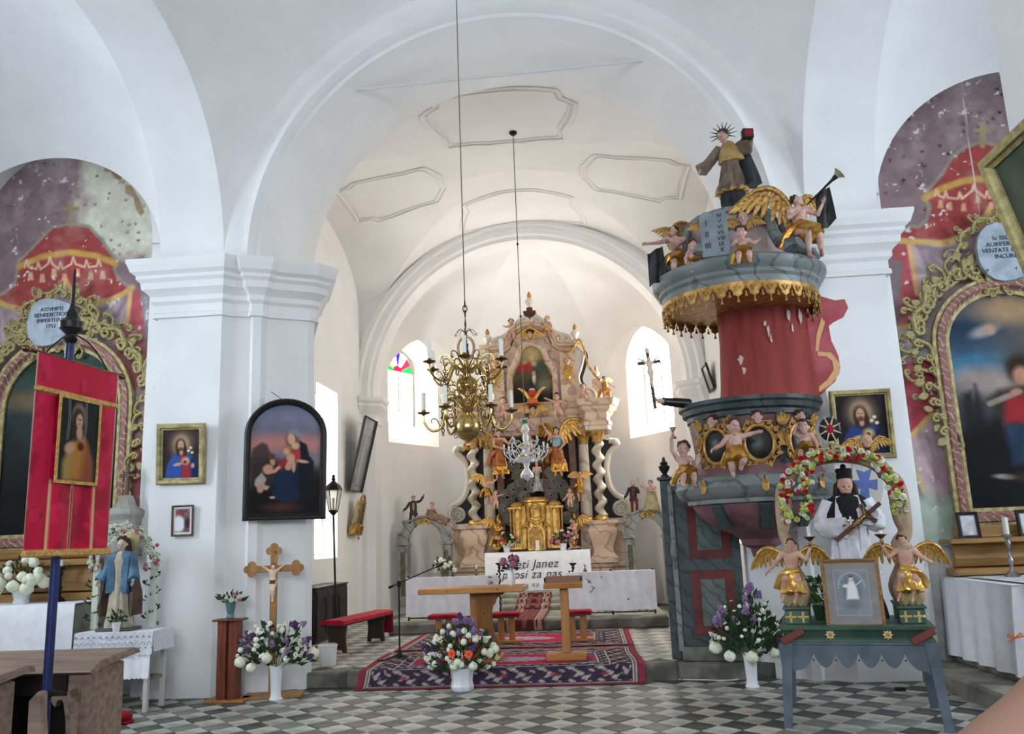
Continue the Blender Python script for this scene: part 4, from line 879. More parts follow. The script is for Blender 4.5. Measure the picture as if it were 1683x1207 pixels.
t = thing('side_altar_table', 'stone side altar block under a plain white cloth behind the pews', 'altar', (0, 0, 0))
MB().box(-7.7, b.x-.03, 9.13, 9.86, 0, zt-.01, .01).build('body', stone_l, t); altar_cloth(t, -7.7, b.x, 9.1, 9.86, zt, .74, 4)
# wooden predella steps behind it
t = thing('predella', 'grained honey-brown wooden predella under the left altarpiece', 'predella', (0, 0, 0)); bx = P(165, 950, 9.8).x
MB().box(-7.8, bx, 9.66, 9.86, zt+.002, zt+.09, .008).build('base_board', oak, t); MB().sweep([(-7.8, 9.78), (bx-.04, 9.78)], [(0, zt+.09), (.06, zt+.11), (.075, zt+.2), (.05, zt+.33), (.03, zt+.4), (0, zt+.4)]).build('panel', oak, t); MB().box(-7.8, bx, 9.62, 9.86, zt+.40, zt+.47, .01).build('shelf', oak, t)
MB().sweep([(-7.8, 9.82), (bx-.12, 9.82)], [(0, zt+.47), (.05, zt+.5), (.06, z0L-.2), (0, z0L-.17)]).build('panel', oak, t)
# white flowers in a white pot on the mensa
t = thing('flower_pot', 'white hydrangeas in a white pot on the left side altar', 'flowers', P(35, 991, 9.42)); t.location.z = zt
MB().lathe([(.085, 0), (.09, .02), (.08, .05), (.095, .1), (.11, .16), (.12, .2), (.10, .2), (.085, .06)], 20).build('pot', china, t); bouquet(t, .16, .30, .34, [('cream', 17, .062, (0, 1)), ('ball', 8, .045, (.2, 1))], 5, 120)
t = thing('candle_bracket', 'small dark candlestick with a white candle stub beside the hydrangeas', 'candlestick', P(97, 985, 9.55)); t.location.z = zt
candlestick(t, .40, iron, .07, .06, .022)
# stone pedestal with a small cross, next to the pier
pp = P(206, 860, 9.72); t = thing('stone_pedestal', 'grey stepped stone pedestal with a small cross beside the left altarpiece', 'pedestal', (pp.x, 9.72, 0)); gs = mat('grey_painted_stone', (176, 174, 164), .8, c2=(150, 148, 140), scale=7)
MB().box(-.16, .16, -.1, .14, zt+.48, 1.9, .01).build('shaft', gs, t); MB().lathe([(.21, 1.9), (.21, 1.93), (.18, 1.95), (.18, 2.0), (.23, 2.06), (.23, 2.10), (.12, 2.16), (.09, 2.24), (.07, 2.28), (.0, 2.29)], 4, M=Matrix.Rotation(PI/4, 4, 'Z'), sy=.7).build('stepped_cap', gs, t, 20)
mb = MB().box(-.018, .018, -.015, .015, 2.26, 2.66, .004).box(-.1, .1, -.014, .014, 2.5, 2.535, .004); mb.build('cross', wood('brown_cross_wood', (96, 66, 50), (70, 46, 34), .5, 'z'), t)
# ---- Our Lady on a lace-covered table
lace_m = mat('white_lace', (232, 232, 238), .9, c2=(206, 206, 216), scale=60, bump=.3, bscale=70)
ml = P(190, 1037, 8.95); t = thing('side_table', 'small white-legged table under a lace cloth beside the left pier', 'table', (-5.02, 9.1, 0)); wt = mat('grey_white_painted_wood', (196, 196, 190), .6); TZ = .80
for sx in (-1, 1):
    for sy in (-1, 1): MB().loft([[(sx*.35+a*.022, sy*.17+b*.022, z) for a, b in ((-1, -1), (1, -1), (1, 1), (-1, 1))] for z in (0, TZ-.03)]).build('leg', wt, t, 0)
MB().box(-.39, .39, -.21, .21, TZ-.03, TZ, .005).build('table_top', wt, t); MB().box(-.36, .36, -.185, .185, .30, .33, .004).build('lower_shelf', stone, t)
def scallop_cloth(name, x0, x1, y, z1, z0, n, dep, m, th, holes=False, thick=.004):
    k = 8; mb = MB(); top = []; bot = []
    for i in range(n*k+1):
        u = i/(n*k); x = lerp(x0, x1, u); w = .012*sin(u*21)+.006*sin(u*47); bot.append((x, y-w-.006, z0+dep*(1-abs(sin(PI*i/k))))); top.append((x, y, z1))
    mid = [tuple(lerp(a_, b_, .5) for a_, b_ in zip(p, q)) for p, q in zip(top, bot)]
    mb.loft([bot, mid, top, [(p[0], p[1]+thick, p[2]) for p in top], [(p[0], p[1]+thick, p[2]) for p in mid], [(p[0], p[1]+thick, p[2]) for p in bot]], False, closed=False); return mb.build(name, m, th, 50)
MB().box(-.42, .42, -.225, .225, TZ, TZ+.006).build('cloth_top', linen, t, 0)
lc = scallop_cloth('lace_valance', -.43, .43, -.228, TZ+.004, TZ-.24, 13, .02, lace_m, t); scallop_cloth('cloth_skirt', -.33, .40, -.215, TZ-.2, TZ-.47, 16, .012, linen, t)
mh = MB()          # open-work holes of the lace: small dark lozenges and fans
for i in range(13):
    x = lerp(-.40, .40, i/12)
    for (dx, dz, r) in ((0, -.04, .012), (-.012, -.05, .006), (.012, -.05, .006), (.032, -.155, .012)): mh.prism([(x+dx-r, TZ+dz), (x+dx, TZ+dz-r), (x+dx+r, TZ+dz), (x+dx, TZ+dz+r)], 'y', -.2475, -.2455)
    for a in range(9):
        an = PI*(.0+a/8); mh.tube([(x+.028*cos(an), -.247, TZ-.125+.032*sin(an)), (x+.016*cos(an), -.247, TZ-.125+.02*sin(an))], .002, 4)
mh.build('open_work', mat('lace_shadow_thread', (140, 140, 152), .9), t, 0)
for sx in (-1, 1): MB().add([(sx*.425, -.225, TZ+.004), (sx*.425, .225, TZ+.004), (sx*.44, .225, TZ-.2), (sx*.44, -.225, TZ-.2), (sx*.428, -.225, TZ+.004), (sx*.428, .225, TZ+.004), (sx*.444, .225, TZ-.2), (sx*.444, -.225, TZ-.2)], [(0, 1, 2, 3), (7, 6, 5, 4)]).build('cloth_side', lace_m, t, 0)
# statue
MY = TZ+.008; t = thing('madonna_statue', 'statue of a veiled woman in blue cloak and cream dress on lace table', 'statue', (-5.07, 9.05, MY))
cream = mat('cream_painted_dress', (196, 186, 164), .6, c2=(176, 164, 142), scale=9, bump=.1); blue_c = mat('faded_blue_cloak', (88, 124, 150), .55, c2=(66, 98, 122), scale=8, bump=.1); brown_l = mat('brown_cloak_lining', (96, 72, 60), .7, c2=(72, 54, 46), scale=9); skin_m = mat('pale_painted_skin', (206, 180, 160), .5)
HM = .94; MB().box(-.20, .20, -.12, .12, 0, .035, .01).build('base', mat('grey_statue_base', (92, 92, 90), .7), t)
g_ = figure(t, HM, dict(eP=(.155, -.02, .63), wP=(.20, -.10, .52), eN=(-.155, -.02, .63), wN=(-.20, -.10, .52)), skin=skin_m, head=(.15, .25, 0), hair=hair_b, off=(0, 0, .035), eyes=True, legs=False, clad=True)
robe(t, 'dress', [(.035, 0, 0, .145, .11, 1), (.12, 0, 0, .13, .10, 1), (.45, 0, 0, .095, .075, .7), (.60, 0, 0, .085, .07, .4), (.72, 0, 0, .108, .08, .2), (.79, 0, 0, .10, .07, .1), (.825, 0, 0, .045, .045, 0)], cream, 56, 11, .07, 2)
for s, sx in (('P', 1), ('N', -1)):
    drape(t, 'sleeve', g_['s'+s]+Vector((0, 0, .01)), g_['w'+s]+Vector((0, .01, 0)), .05, .058, blue_c, 1, 20, 4, .12, via=g_['e'+s])
    mb = MB(); pts = []
    for j in range(9):      # hanging cloak edge from the arm
        q = j/8; z = lerp(.78, .16, q); xo = sx*lerp(.11, .235, min(1, q*1.5)); pts.append([(xo*.45, .05, z), (xo*.75, -.05-.03*q, z-.01), (xo*(1.0+.05*sin(j*2)), -.01, z), (xo*1.02, .03, z+.005), (xo*.9, .07, z), (xo*.5, .09, z)])
    mb.loft(pts); mb.build('cloak', brown_l, t, 60)
    mb = MB().loft([[(sx*x, y, .83) for x, y in ((.03, -.045), (.055, -.04), (.07, .02), (.05, .06), (.02, .05))]]+[[(sx*x, y, z) for x, y, z in ((.035, -.07, zz), (.115, -.06-.01*j, zz-.01), (.14, .02, zz), (.09, .08, zz), (.02, .07, zz))] for j, zz in enumerate((.80, .72, .62, .50, .40))]); mb.build('cloak', blue_c, t, 60)
mb = MB().loft(folds([(.70*HM+.05, 0, .03, .075, .065, .3), (.85*HM, 0, .03, .068, .07, .3), (.95*HM, 0, .022, .062, .066, .1), (1.02*HM, 0, .015, .04, .045, 0)], 28, 5, .06)); 
t2 = mb; veil = t2.build('veil', hair_b, t, 60); veil.location = (0, .028, .012)
MB().lathe([(.055, 0), (.058, .004), (.05, .008), (0, .008)], 24, M=Matrix.Rotation(PI/2, 4, 'X')).build('halo', gold_p, t, loc=(.03, .09, .98*HM), scale=2.0)
# arch of flowers round the statue
t = thing('flower_arch', 'white and pink rose arch on green-wreathed white posts framing blue-cloaked statue', 'flower arch', (-5.14, 9.26, TZ+.008)); post_m = mat('white_green_post', (216, 226, 208), .7)
for sx in (-1, 1):
    MB().box(sx*.33-.035, sx*.33+.035, -.02, .02, 0, .70, .004).build('post', post_m, t)
    iv = foliage(90, lambda q, sx=sx: (lambda k: (Vector((sx*.33+.065*cos(k*22), -.03+.045*sin(k*22), .02+.62*k)), (cos(k*22), -.3, .5)))(q.random()), F_leaf, 4+sx, .03, .06); stuff(iv.build('ivy', F_leaf, t, 0))
MB().tube([(.33*cos(PI*i/14), 0, .72+.33*sin(PI*i/14)) for i in range(15)], .02, 6).build('hoop', post_m, t)
r2 = random.Random(4)
stuff(foliage(140, lambda q: (lambda a: (Vector((.33*cos(a)+q.uniform(-.06, .06), q.uniform(-.06, .03), .72+.33*sin(a)+q.uniform(-.06, .06))), (q.uniform(-1, 1), -1, q.uniform(-1, 1))))(q.uniform(-.15, PI+.15)), mat('very_dark_leaf', (40, 46, 48), .7), 8, .03, .05).build('foliage', mat('very_dark_leaf', (40, 46, 48)), t, 0))
for i in range(92):
    a = lerp(-.35, PI+.25, i/91); rr = .33+r2.uniform(-.085, .085); inst('rose', BM['pink' if r2.random() < .22 else 'wrose'], t, M=aim((rr*cos(a), -.06+r2.uniform(-.02, .02), .72+rr*sin(a)), (cos(a)*.4, -1, .2)) @ Matrix.Scale(.026, 4))
# little white pot of lily of the valley at the statue's feet
t = thing('bud_vase', 'small white pot of lily of the valley at the blue-cloaked statue', 'flowers', (P(193, 1030, 8.93).x, 8.91, TZ+.008)); MB().lathe([(.032, 0), (.045, .09), (.048, .10), (.04, .10), (.03, .02)], 16).build('pot', china, t); bouquet(t, .10, .08, .09, [('sprig', 9, .020, (.2, 1))], 6, 50, l0=.04, l1=.08)
# ---- processional banner
blue_p = mat('dark_blue_pole', (32, 42, 92), .4, c2=(22, 30, 70), scale=5); bx_, by_ = -3.24, 5.03
t = thing('procession_banner', 'red damask church banner with holy picture on a dark blue pole', 'banner', (bx_, by_, 0))
MB().tube([(0, 0, .05), (0, 0, 2.95)], .027, 14).build('pole', blue_p, t); MB().lathe([(.027, 2.93), (.045, 2.96), (.03, 2.99), (.07, 3.03), (.075, 3.07), (.04, 3.10), (.036, 3.13), (.02, 3.16), (.012, 3.2), (.008, 3.42), (0, 3.44)], 16).build('finial', black, t)
dam = Pic(.78, 1.18, 90, 130, (186, 16, 56)); dam.mix(np.clip((dam.noise(9, 3, 2)-.5)*9, 0, 1), (158, 8, 44)); dam.mix(np.clip((dam.noise(14, 7, 2)-.58)*12, 0, .7), (206, 34, 76))
goldt = (206, 170, 120)
for x in (.19, .385, .58): dam.line([(x, .01), (x, .43)], .022, goldt)
dam.line([(.385, .02), (.385, .40)], .008, (30, 24, 30)); dam.line([(0, 0), (0, 1.18)], .02, (214, 196, 172)); dam.line([(.78, 0), (.78, 1.18)], .02, (214, 180, 150)); dam.line([(0, .965), (.78, .965)], .034, (206, 158, 84)); dam.line([(0, .012), (.78, .012)], .034, (214, 168, 92))
wav = lambda X, Y: (.012*np.sin(X*17)*(1.18-Y)+.006*np.sin(X*41)*(1.18-Y))
dirv = Vector((-3.13+3.195, .77)).normalized(); rzb = math.atan2(.77, .06)
bo = inst('banner_cloth', dam.mesh('banner_cloth', vcol('banner_damask', .65), None, lambda X, Y: (X, wav(X, Y), Y)), t, (-3.195-bx_, 4.65-by_, 1.615), (0, 0, rzb))
bp = Pic(.36, .50, 90, 126, (30, 30, 30)); g = lambda u, v: (u*.36, v*.50)
bp.mottle(.3, 20, 3); bp.poly([g(.16, .0), g(.9, 0), g(.88, .25), g(.72, .5), g(.6, .56), g(.44, .56), g(.3, .45), g(.12, .2)], (168, 112, 50), .02); bp.poly([g(.12, 0), g(.3, .0), g(.35, .4), g(.14, .25)], (150, 130, 70), .03); bp.poly([g(.62, 0), g(.9, 0), g(.86, .25), g(.7, .45)], (120, 62, 44), .05)
bp.el(*g(.46, .80), .062, .085, (128, 112, 96), .2); bp.el(*g(.44, .70), .055, .10, (50, 30, 26), .2); bp.el(*g(.46, .775), .048, .055, (60, 38, 30), .2); bp.el(*g(.485, .745), .032, .047, (192, 150, 130), .2); bp.el(*g(.5, .60), .03, .045, (184, 144, 120), .3); bp.el(*g(.27, .40), .05, .035, (186, 142, 120), .3, .4); bp.el(*g(.55, .43), .028, .026, (90, 24, 24), .3); bp.line([g(.44, .765), g(.475, .765)], .006, (60, 40, 36)); bp.line([g(.50, .765), g(.535, .765)], .006, (60, 40, 36)); bp.line([g(.487, .76), g(.487, .73)], .005, (150, 106, 90)); bp.line([g(.465, .708), g(.51, .708)], .006, (140, 70, 64))
for x0 in (.18, .22, .62, .66): bp.line([g(x0, .5), g(x0+.03, .75), g(x0, 1)], .008, (150, 152, 150), op=.5)
ph = inst('holy_picture', bp.mesh('holy_picture', canvas_m), bo, (.21, -.022, .44)); moulding(rect(.36, .50), [(0, 0), (0, .006), (.02, .006), (.022, 0)]).build('gold_braid', mat('gold_braid', (206, 164, 92), .6, c2=(170, 128, 66), scale=40), bo, loc=(.21, -.02, .44))
MB().box(-.005, .785, -.014, .006, .95, .98, .006).build('gold_braid', MT['gold_braid'], bo); MB().box(-.005, .785, -.02, .012, -.012, .026, .006).build('fringe', MT['gold_braid'], bo)
MB().tube([(-.06, .02, 1.185), (.84, .02, 1.185)], .013, 8).build('crossbar', brass_d, bo); 
for x in (-.07, .85): MB().ell((x, .02, 1.185), (.03, .022, .022), 10, 8).build('bar_knob', brass_d, bo)
for s in (-1, 1): MB().tube(bez([(.39, .05, 1.38), (.39+s*.12, .03, 1.34), (.39+s*.24, .02, 1.25), (.39+s*.3, .02, 1.19)], 10), .005, 5).build('cord', iron, bo)
# ---- pews at the lower left
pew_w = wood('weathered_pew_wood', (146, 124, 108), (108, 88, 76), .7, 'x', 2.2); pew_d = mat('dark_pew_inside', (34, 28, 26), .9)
def pew(label, xr, yf, zt, ln=1.9):
    t = thing('church_pew', label, 'pew', (xr, yf, 0), 0, 'carved pews at the left')
    prof = [(-.02, zt-.055), (.03, zt-.035), (.10, zt), (.52, zt+.035), (.60, zt+.02), (.62, zt-.01), (.5, zt-.015), (.10, zt-.05), (.03, zt-.075)]
    MB().loft([[(x, y, z) for y, z in prof] for x in (-ln, -.16, -.04, .03, .06)]).build('desk_top', pew_w, t, 40)
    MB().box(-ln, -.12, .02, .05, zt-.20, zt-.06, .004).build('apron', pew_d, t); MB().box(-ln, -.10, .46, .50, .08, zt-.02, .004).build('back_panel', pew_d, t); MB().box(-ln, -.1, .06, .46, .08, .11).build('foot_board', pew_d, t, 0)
    ep = [(0, 0), (0, zt-.06), (-.20, zt-.06), (-.19, zt-.13), (-.225, zt-.18), (-.235, zt-.24), (-.205, zt-.275), (-.19, zt-.235), (-.16, zt-.23), (-.145, zt-.26), (-.125, zt-.36), (-.115, zt-.5), (-.12, .22), (-.16, .1), (-.16, 0)]
    en = MB().prism(ep, 'y', .05, .11).build('end_bracket', pew_w, t, 30); MB().prism([(-.03, .1), (-.03, zt-.14), (-.12, zt-.18), (-.085, zt-.36), (-.075, .2)], 'y', .038, .052).build('carved_inlay', mat('pew_inlay', (140, 120, 104), .7, c2=(92, 74, 62), scale=16), en, 20)
    MB().box(-.05, 0, .10, .52, 0, zt-.05, .01).build('end_panel', pew_w, t); return t
pew('long carved pew desk with dark inside, nearest the left side altar', -3.34, 5.55, .915)
pew('lower carved pew desk cut by the left picture edge, in front of the banner pole', -3.62, 4.78, .905, .66)
sp = MB().prism([(-.30, 0), (-.28, .45), (-.235, .60), (-.24, .80), (-.19, .85), (-.17, .84), (-.165, .72), (-.15, .60), (-.10, .50), (-.05, .52), (0, .48), (.02, .40), (.02, 0)], 'y', -.03, .03).build('pew_end', pew_w, None, 30, loc=(-3.0, 4.9, 0)); tag(sp, 'scroll-topped wooden pew end standing right of the blue banner pole', 'pew end')
ht = thing('pole_holder', 'small iron ring holding the banner pole to the pew end', 'bracket', (bx_, by_, .80)); MB().lathe([(.034, 0), (.042, 0), (.042, .03), (.034, .03)], 16).build('ring', iron, ht); MB().box(.035, .10, -.015, .015, .005, .025).build('arm', iron, ht, 0)
tag(MB().ell((0, 0, .06), (.12, .09, .06), 16, 8).box(-.11, .11, -.07, .07, .0, .03, .01).build('kneeler_cushion', red_cl, None, loc=PG(197, 1190)), 'small red velvet kneeler cushion on the floor beside the pew', 'cushion')
# ================================================================== LEFT PIER: pictures, cross, flowers
def portrait(w, h, robe_c, inner_c, bgc, seed, flip=False):
    """bust of Christ with halo, robe and glowing heart"""
    pc = Pic(1, h/w, 76, 96, bgc); A = h/w; q = lambda u, v: ((1-u) if flip else u, v*A)
    pc.mottle(.25, 3, seed); pc.el(*q(.50, .70), .26, .30, (150, 126, 96), .6); pc.el(*q(.5, .70), .17, .2, (196, 172, 136), .6)
    pc.poly([q(.06, 0), q(.12, .28), (q(.25, .46)), q(.42, .52), q(.6, .52), q(.82, .44), q(.95, .25), q(.98, 0)], robe_c, .03); pc.poly([q(.5, 0), q(.52, .3), q(.44, .5), q(.62, .5), q(.74, .3), q(.82, 0)], inner_c, .03); pc.poly([q(.8, 0), q(.74, .4), q(.84, .42), q(.98, .2), q(1, 0)], tuple(c*.5 for c in robe_c), .04)
    pc.el(*q(.48, .66), .15, .20, (70, 48, 36), .25); pc.el(*q(.42, .56), .06, .13, (66, 44, 34), .3); pc.el(*q(.60, .56), .06, .13, (66, 44, 34), .3); pc.el(*q(.485, .675), .085, .135, (198, 158, 132), .2); pc.el(*q(.5, .53), .05, .07, (190, 150, 126), .3); pc.el(*q(.485, .60), .06, .05, (96, 66, 50), .4)
    for u in (.45, .52): pc.el(*q(u, .69), .016, .009, (50, 34, 28), .3)
    pc.line([q(.485, .69), q(.478, .645)], .012, (168, 124, 100)); pc.line([q(.46, .615), q(.51, .615)], .012, (150, 84, 72)); pc.el(*q(.62, .35), .10, .09, (206, 196, 140), .6); pc.el(*q(.61, .33), .045, .045, (150, 30, 30), .3); pc.el(*q(.40, .28), .12, .045, (196, 156, 130), .3, .2); pc.el(*q(.82, .25), .05, .07, (196, 156, 130), .3)
    for u, v in ((.70, .56), (.80, .52), (.76, .62)): pc.el(*q(u, v), .04, .035, (226, 222, 214), .4)
    return pc.mesh('canvas', canvas_m, None, lambda X, Y: (X*w, 0*X, Y*w))
a = P(265, 786, 9.60); framed('gilt_picture', 'gilt-framed picture of a haloed figure in blue robe on left pier', (a.x, 9.645, a.z), .44, .56, .075, gold_p, portrait(.44, .56, (52, 84, 156), (150, 50, 60), (60, 48, 48), 3), 0, .10, 1.4, roll=.02)
pc = Pic(.7, 1, 40, 56, (120, 96, 96)); pc.mottle(.5, 9, 4); pc.el(.2, .38, .24, .3, (226, 226, 228), .2); pc.el(.25, .8, .2, .07, (150, 60, 66), .4); pc.el(.55, .4, .12, .2, (66, 34, 44), .5); pc.line([(.01, .01), (.69, .01), (.69, .99), (.01, .99), (.01, .01)], .11, (236, 234, 236))
a = P(284, 879, 9.63); framed('small_framed_print', 'small framed print with white mount below the blue-robed portrait', (a.x, 9.648, a.z), .215, .31, .022, wood('dark_carved_frame', (112, 92, 80), (70, 54, 48), .6, 'z'), pc.mesh('canvas', print_m, None, lambda X, Y: (X*.215/.7, 0*X, Y*.31)), 0, .03, .9)
# arched Madonna, hanging on the oblique face
A0 = Vector(P(409, 846, 9.70)); rz = math.radians(25); Wm, Hm = .80, 1.28
pc = Pic(1, 1.6, 110, 176, (40, 36, 38)); q = lambda x, y: ((x-110)/640, 1.6*(1120-y)/1010)
pc.grad(.75, 1.55, (148, 118, 122), (104, 112, 138)); pc.el(*q(430, 470), .8, .10, (196, 128, 118), .8); pc.el(*q(450, 240), .5, .1, (134, 136, 158), .7, op=.6); pc.poly([q(100, 680), q(130, 520), (q(210, 465)), q(255, 480), q(290, 560), q(380, 590), q(420, 640), q(100, 640)], (82, 62, 62), .02); pc.poly([q(300, 600), q(400, 545), q(520, 600), q(640, 560), q(760, 610), q(760, 700), q(300, 700)], (128, 118, 132), .02)
pc.poly([q(100, 640), q(260, 600), q(430, 640), q(760, 700), q(770, 1150), q(90, 1150)], (58, 50, 48), .06); pc.poly([q(90, 900), q(760, 780), q(770, 1150), q(90, 1150)], (30, 27, 27), .1)
pc.poly([q(545, 440), q(620, 480), q(650, 590), q(690, 640), q(695, 800), q(690, 1000), q(480, 1020), q(540, 700)], (30, 34, 40), .015); pc.poly([q(330, 760), q(450, 720), q(545, 730), q(570, 1000), q(430, 1030), q(310, 980)], (30, 44, 66), .02); pc.poly([q(480, 520), q(560, 510), q(570, 620), q(470, 640)], (168, 66, 60), .012); pc.el(*q(490, 440), .10, .13, (124, 88, 62), .25); pc.poly([q(440, 375), q(470, 335), q(530, 335), q(562, 390), q(545, 420), q(500, 385)], (130, 134, 152), .012)
pc.el(*q(478, 430), .055, .085, (214, 170, 146), .2, .15); pc.el(*q(520, 495), .06, .05, (210, 168, 146), .3); pc.el(*q(440, 525), .06, .06, (168, 120, 72), .25); pc.el(*q(434, 545), .045, .05, (208, 160, 134), .25); pc.el(*q(470, 620), .065, .09, (206, 154, 128), .2, -.4); pc.el(*q(455, 690), .05, .05, (200, 146, 120), .25); pc.el(*q(505, 690), .028, .08, (204, 152, 126), .25); pc.el(*q(590, 640), .09, .025, (206, 158, 132), .3, -.15); pc.poly([q(350, 660), q(430, 600), (q(450, 640)), q(390, 720)], (146, 54, 52), .015)
pc.el(*q(310, 640), .035, .06, (196, 146, 122), .25, .3); pc.el(*q(300, 600), .05, .035, (92, 66, 48), .3); pc.el(*q(270, 710), .075, .07, (200, 150, 126), .25, .4); pc.line([q(270, 740), q(330, 730), q(370, 695)], .05, (200, 150, 124)); pc.poly([q(150, 850), q(160, 800), q(215, 740), q(260, 800), q(240, 850), q(290, 870), q(270, 900), q(190, 900)], (176, 160, 150), .012); pc.el(*q(205, 890), .045, .06, (196, 142, 116), .25); pc.el(*q(316, 970), .04, .02, (190, 160, 144), .3); pc.el(*q(400, 1060), .25, .06, (78, 48, 46), .6); pc.mottle(.08, 6, 4)
hs = 1.15; cm = pc.mesh('canvas', canvas_m, lambda X, Y: arch_mask(1, hs, 1.6)(X, Y), lambda X, Y: (X*Wm, 0*X, Y*Wm))
t = thing('arched_painting', 'black-framed round-topped painting of a mother with two children on left pier', 'painting', A0); t.rotation_euler = (.07, 0, rz)
moulding(arched_path(Wm, 1.6*Wm, hs*Wm), [(o*.075, f*2) for o, f in FR]).build('frame', black, t, 25); inst('canvas', cm, t, (0, -.008, 0)); MB().prism([(x, z) for x, z in arched_path(Wm, 1.6*Wm, hs*Wm)], 'y', 0, .03).build('backing', black, t, 0)
MB().tube([(.36, .03, 1.34), (.22, .05, 1.44)], .004, 5).build('hanging_wire', iron, t)
# narrow stand with a glass of flowers
red_w = wood('red_brown_wood', (128, 66, 42), (94, 44, 30), .45, 'z', 3); pine = wood('varnished_pine', (186, 128, 70), (160, 102, 50), .4, 'z', 2.5)
s = PG(375, 1153); t = thing('flower_stand', 'narrow red-brown wooden pedestal stand before the left pier', 'stand', (s.x, s.y, 0))
MB().box(-.22, .22, -.14, .14, 0, .03, .006).build('base', pine, t); MB().box(-.115, -.015, -.07, .07, .03, .84, .006).build('post', red_w, t); MB().box(.015, .115, -.07, .07, .03, .84, .006).build('post', red_w, t); MB().box(-.02, .02, -.03, .03, .03, .84).build('core', mat('dark_red_wood', (84, 36, 26), .5), t, 0); MB().box(-.165, .165, -.11, .11, .84, .862, .006).build('top', red_w, t)
t = thing('glass_vase', 'small blue-green glass of white and pink flowers on the narrow stand', 'flowers', (s.x, s.y, .863)); gm = mat('blue_green_glass', (120, 158, 164), .08, trans=.5, spec=.5)
MB().lathe([(.03, 0), (.045, .012), (.04, .04), (.035, .05), (.05, .11), (.06, .17), (.054, .17), (.03, .05)], 16).build('glass', gm, t); bouquet(t, .17, .12, .14, [('wrose', 7, .026, (.1, 1)), ('pink', 2, .028, (.1, .6)), ('daisy', 4, .025, (.2, 1))], 9, 30, l0=.05, l1=.12)
# tall processional cross
c = PG(480, 1133); cw = wood('light_brown_cross_wood', (172, 122, 66), (138, 94, 48), .45, 'z', 3); t = thing('standing_cross', 'tall wooden cross with trefoil ends and pale corpus on a floor base', 'cross', (-3.60, 9.66, 0)); t.rotation_euler = (0, 0, .2)
MB().box(-.30, .34, -.17, .17, 0, .03, .006).build('base', cw, t); MB().box(-.038, .038, -.018, .018, .03, 1.58, .005).build('shaft', cw, t); MB().box(-.26, .26, -.0185, .0175, 1.34, 1.416, .005).build('crossbeam', cw, t)
for x, z, dx, dz in ((0, 1.60, 0, 1), (-.27, 1.378, -1, 0), (.27, 1.378, 1, 0)):
    mb = MB()
    for k in (-1, 0, 1): mb.prism([(x+dx*(.02 if k == 0 else -.025)+dz*k*.045+.045*cos(i*PI/8), z+dz*(.02 if k == 0 else -.025)+abs(dx)*k*.045+.045*sin(i*PI/8)) for i in range(16)], 'y', -.017-.001*k, .017)
    mb.build('trefoil', cw, t, 30)
def corpus(th, H, off, m, name='corpus', rz=0):
    """crucified figure, arms raised"""
    J = dict(ADULT); J.update(eP=(.20, 0, .88), wP=(.34, -.0, .97), eN=(-.20, 0, .88), wN=(-.34, 0, .97), hd=(.012, -.045, .90), kP=(.02, -.06, .29), kN=(-.02, -.05, .30), aP=(.006, -.0, .06), aN=(-.006, -.01, .07), tP=(.01, -.06, .0), tN=(-.01, -.06, .0))
    b = inst(name, sculpt_mesh(name, body_prims(J, False, rotm(.2, .5, 0))+[('e', V3(0, 0, .5), (.095, .075, .06), None, .01)], .016, m, H), th, off, (0, 0, rz)); return b
ivory = mat('ivory_corpus', (218, 192, 164), .5); co = corpus(t, .42, (0, -.06, 1.02), ivory); MB().lathe([(.043, .195), (.046, .20), (.042, .235), (.036, .235)], 12, sy=.8).build('loincloth', mat('dark_loincloth', (96, 60, 44), .6), co); MB().ell((.005, -.008, .395), (.026, .028, .026), 10, 8).build('hair', hair_b, co)
MB().box(-.05, .05, -.022, -.017, .62, .70).build('tape', mat('grey_tape', (150, 146, 138), .6), t, 0)
# big vase of purple and white flowers before the cross
v = PG(453, 1151); t = thing('floor_vase', 'tall white vase of purple and white flowers in front of standing cross', 'flowers', (v.x, v.y, 0))
vase_p = [(.07, 0), (.075, .01), (.06, .03), (.055, .08), (.062, .2), (.07, .32), (.078, .36), (.07, .36), (.05, .05)]
MB().lathe(vase_p, 24).build('vase', china, t); bouquet(t, .36, .42, .46, [('daisy', 26, .03, (.25, 1)), ('ball', 20, .026, (.2, 1)), ('cream', 5, .058, (0, .3)), ('purple', 8, .055, (.3, .95)), ('lilac', 6, .05, (.2, .9)), ('sprig', 8, .04, (.5, 1))], 12, 260, ry=.28, l0=.06, l1=.12)
for dx, dz, k in ((-.40, .56, 'lilac'), (-.46, .47, 'purple'), (-.36, .62, 'lilac'), (-.43, .40, 'lilac'), (.36, .62, 'purple'), (.33, .52, 'purple'), (.38, .44, 'purple'), (.30, .78, 'lilac')): inst('bloom', BM[k], t, M=aim((dx, -.03, dz), (dx, -.1, .15)) @ Matrix.Scale(.055, 4))
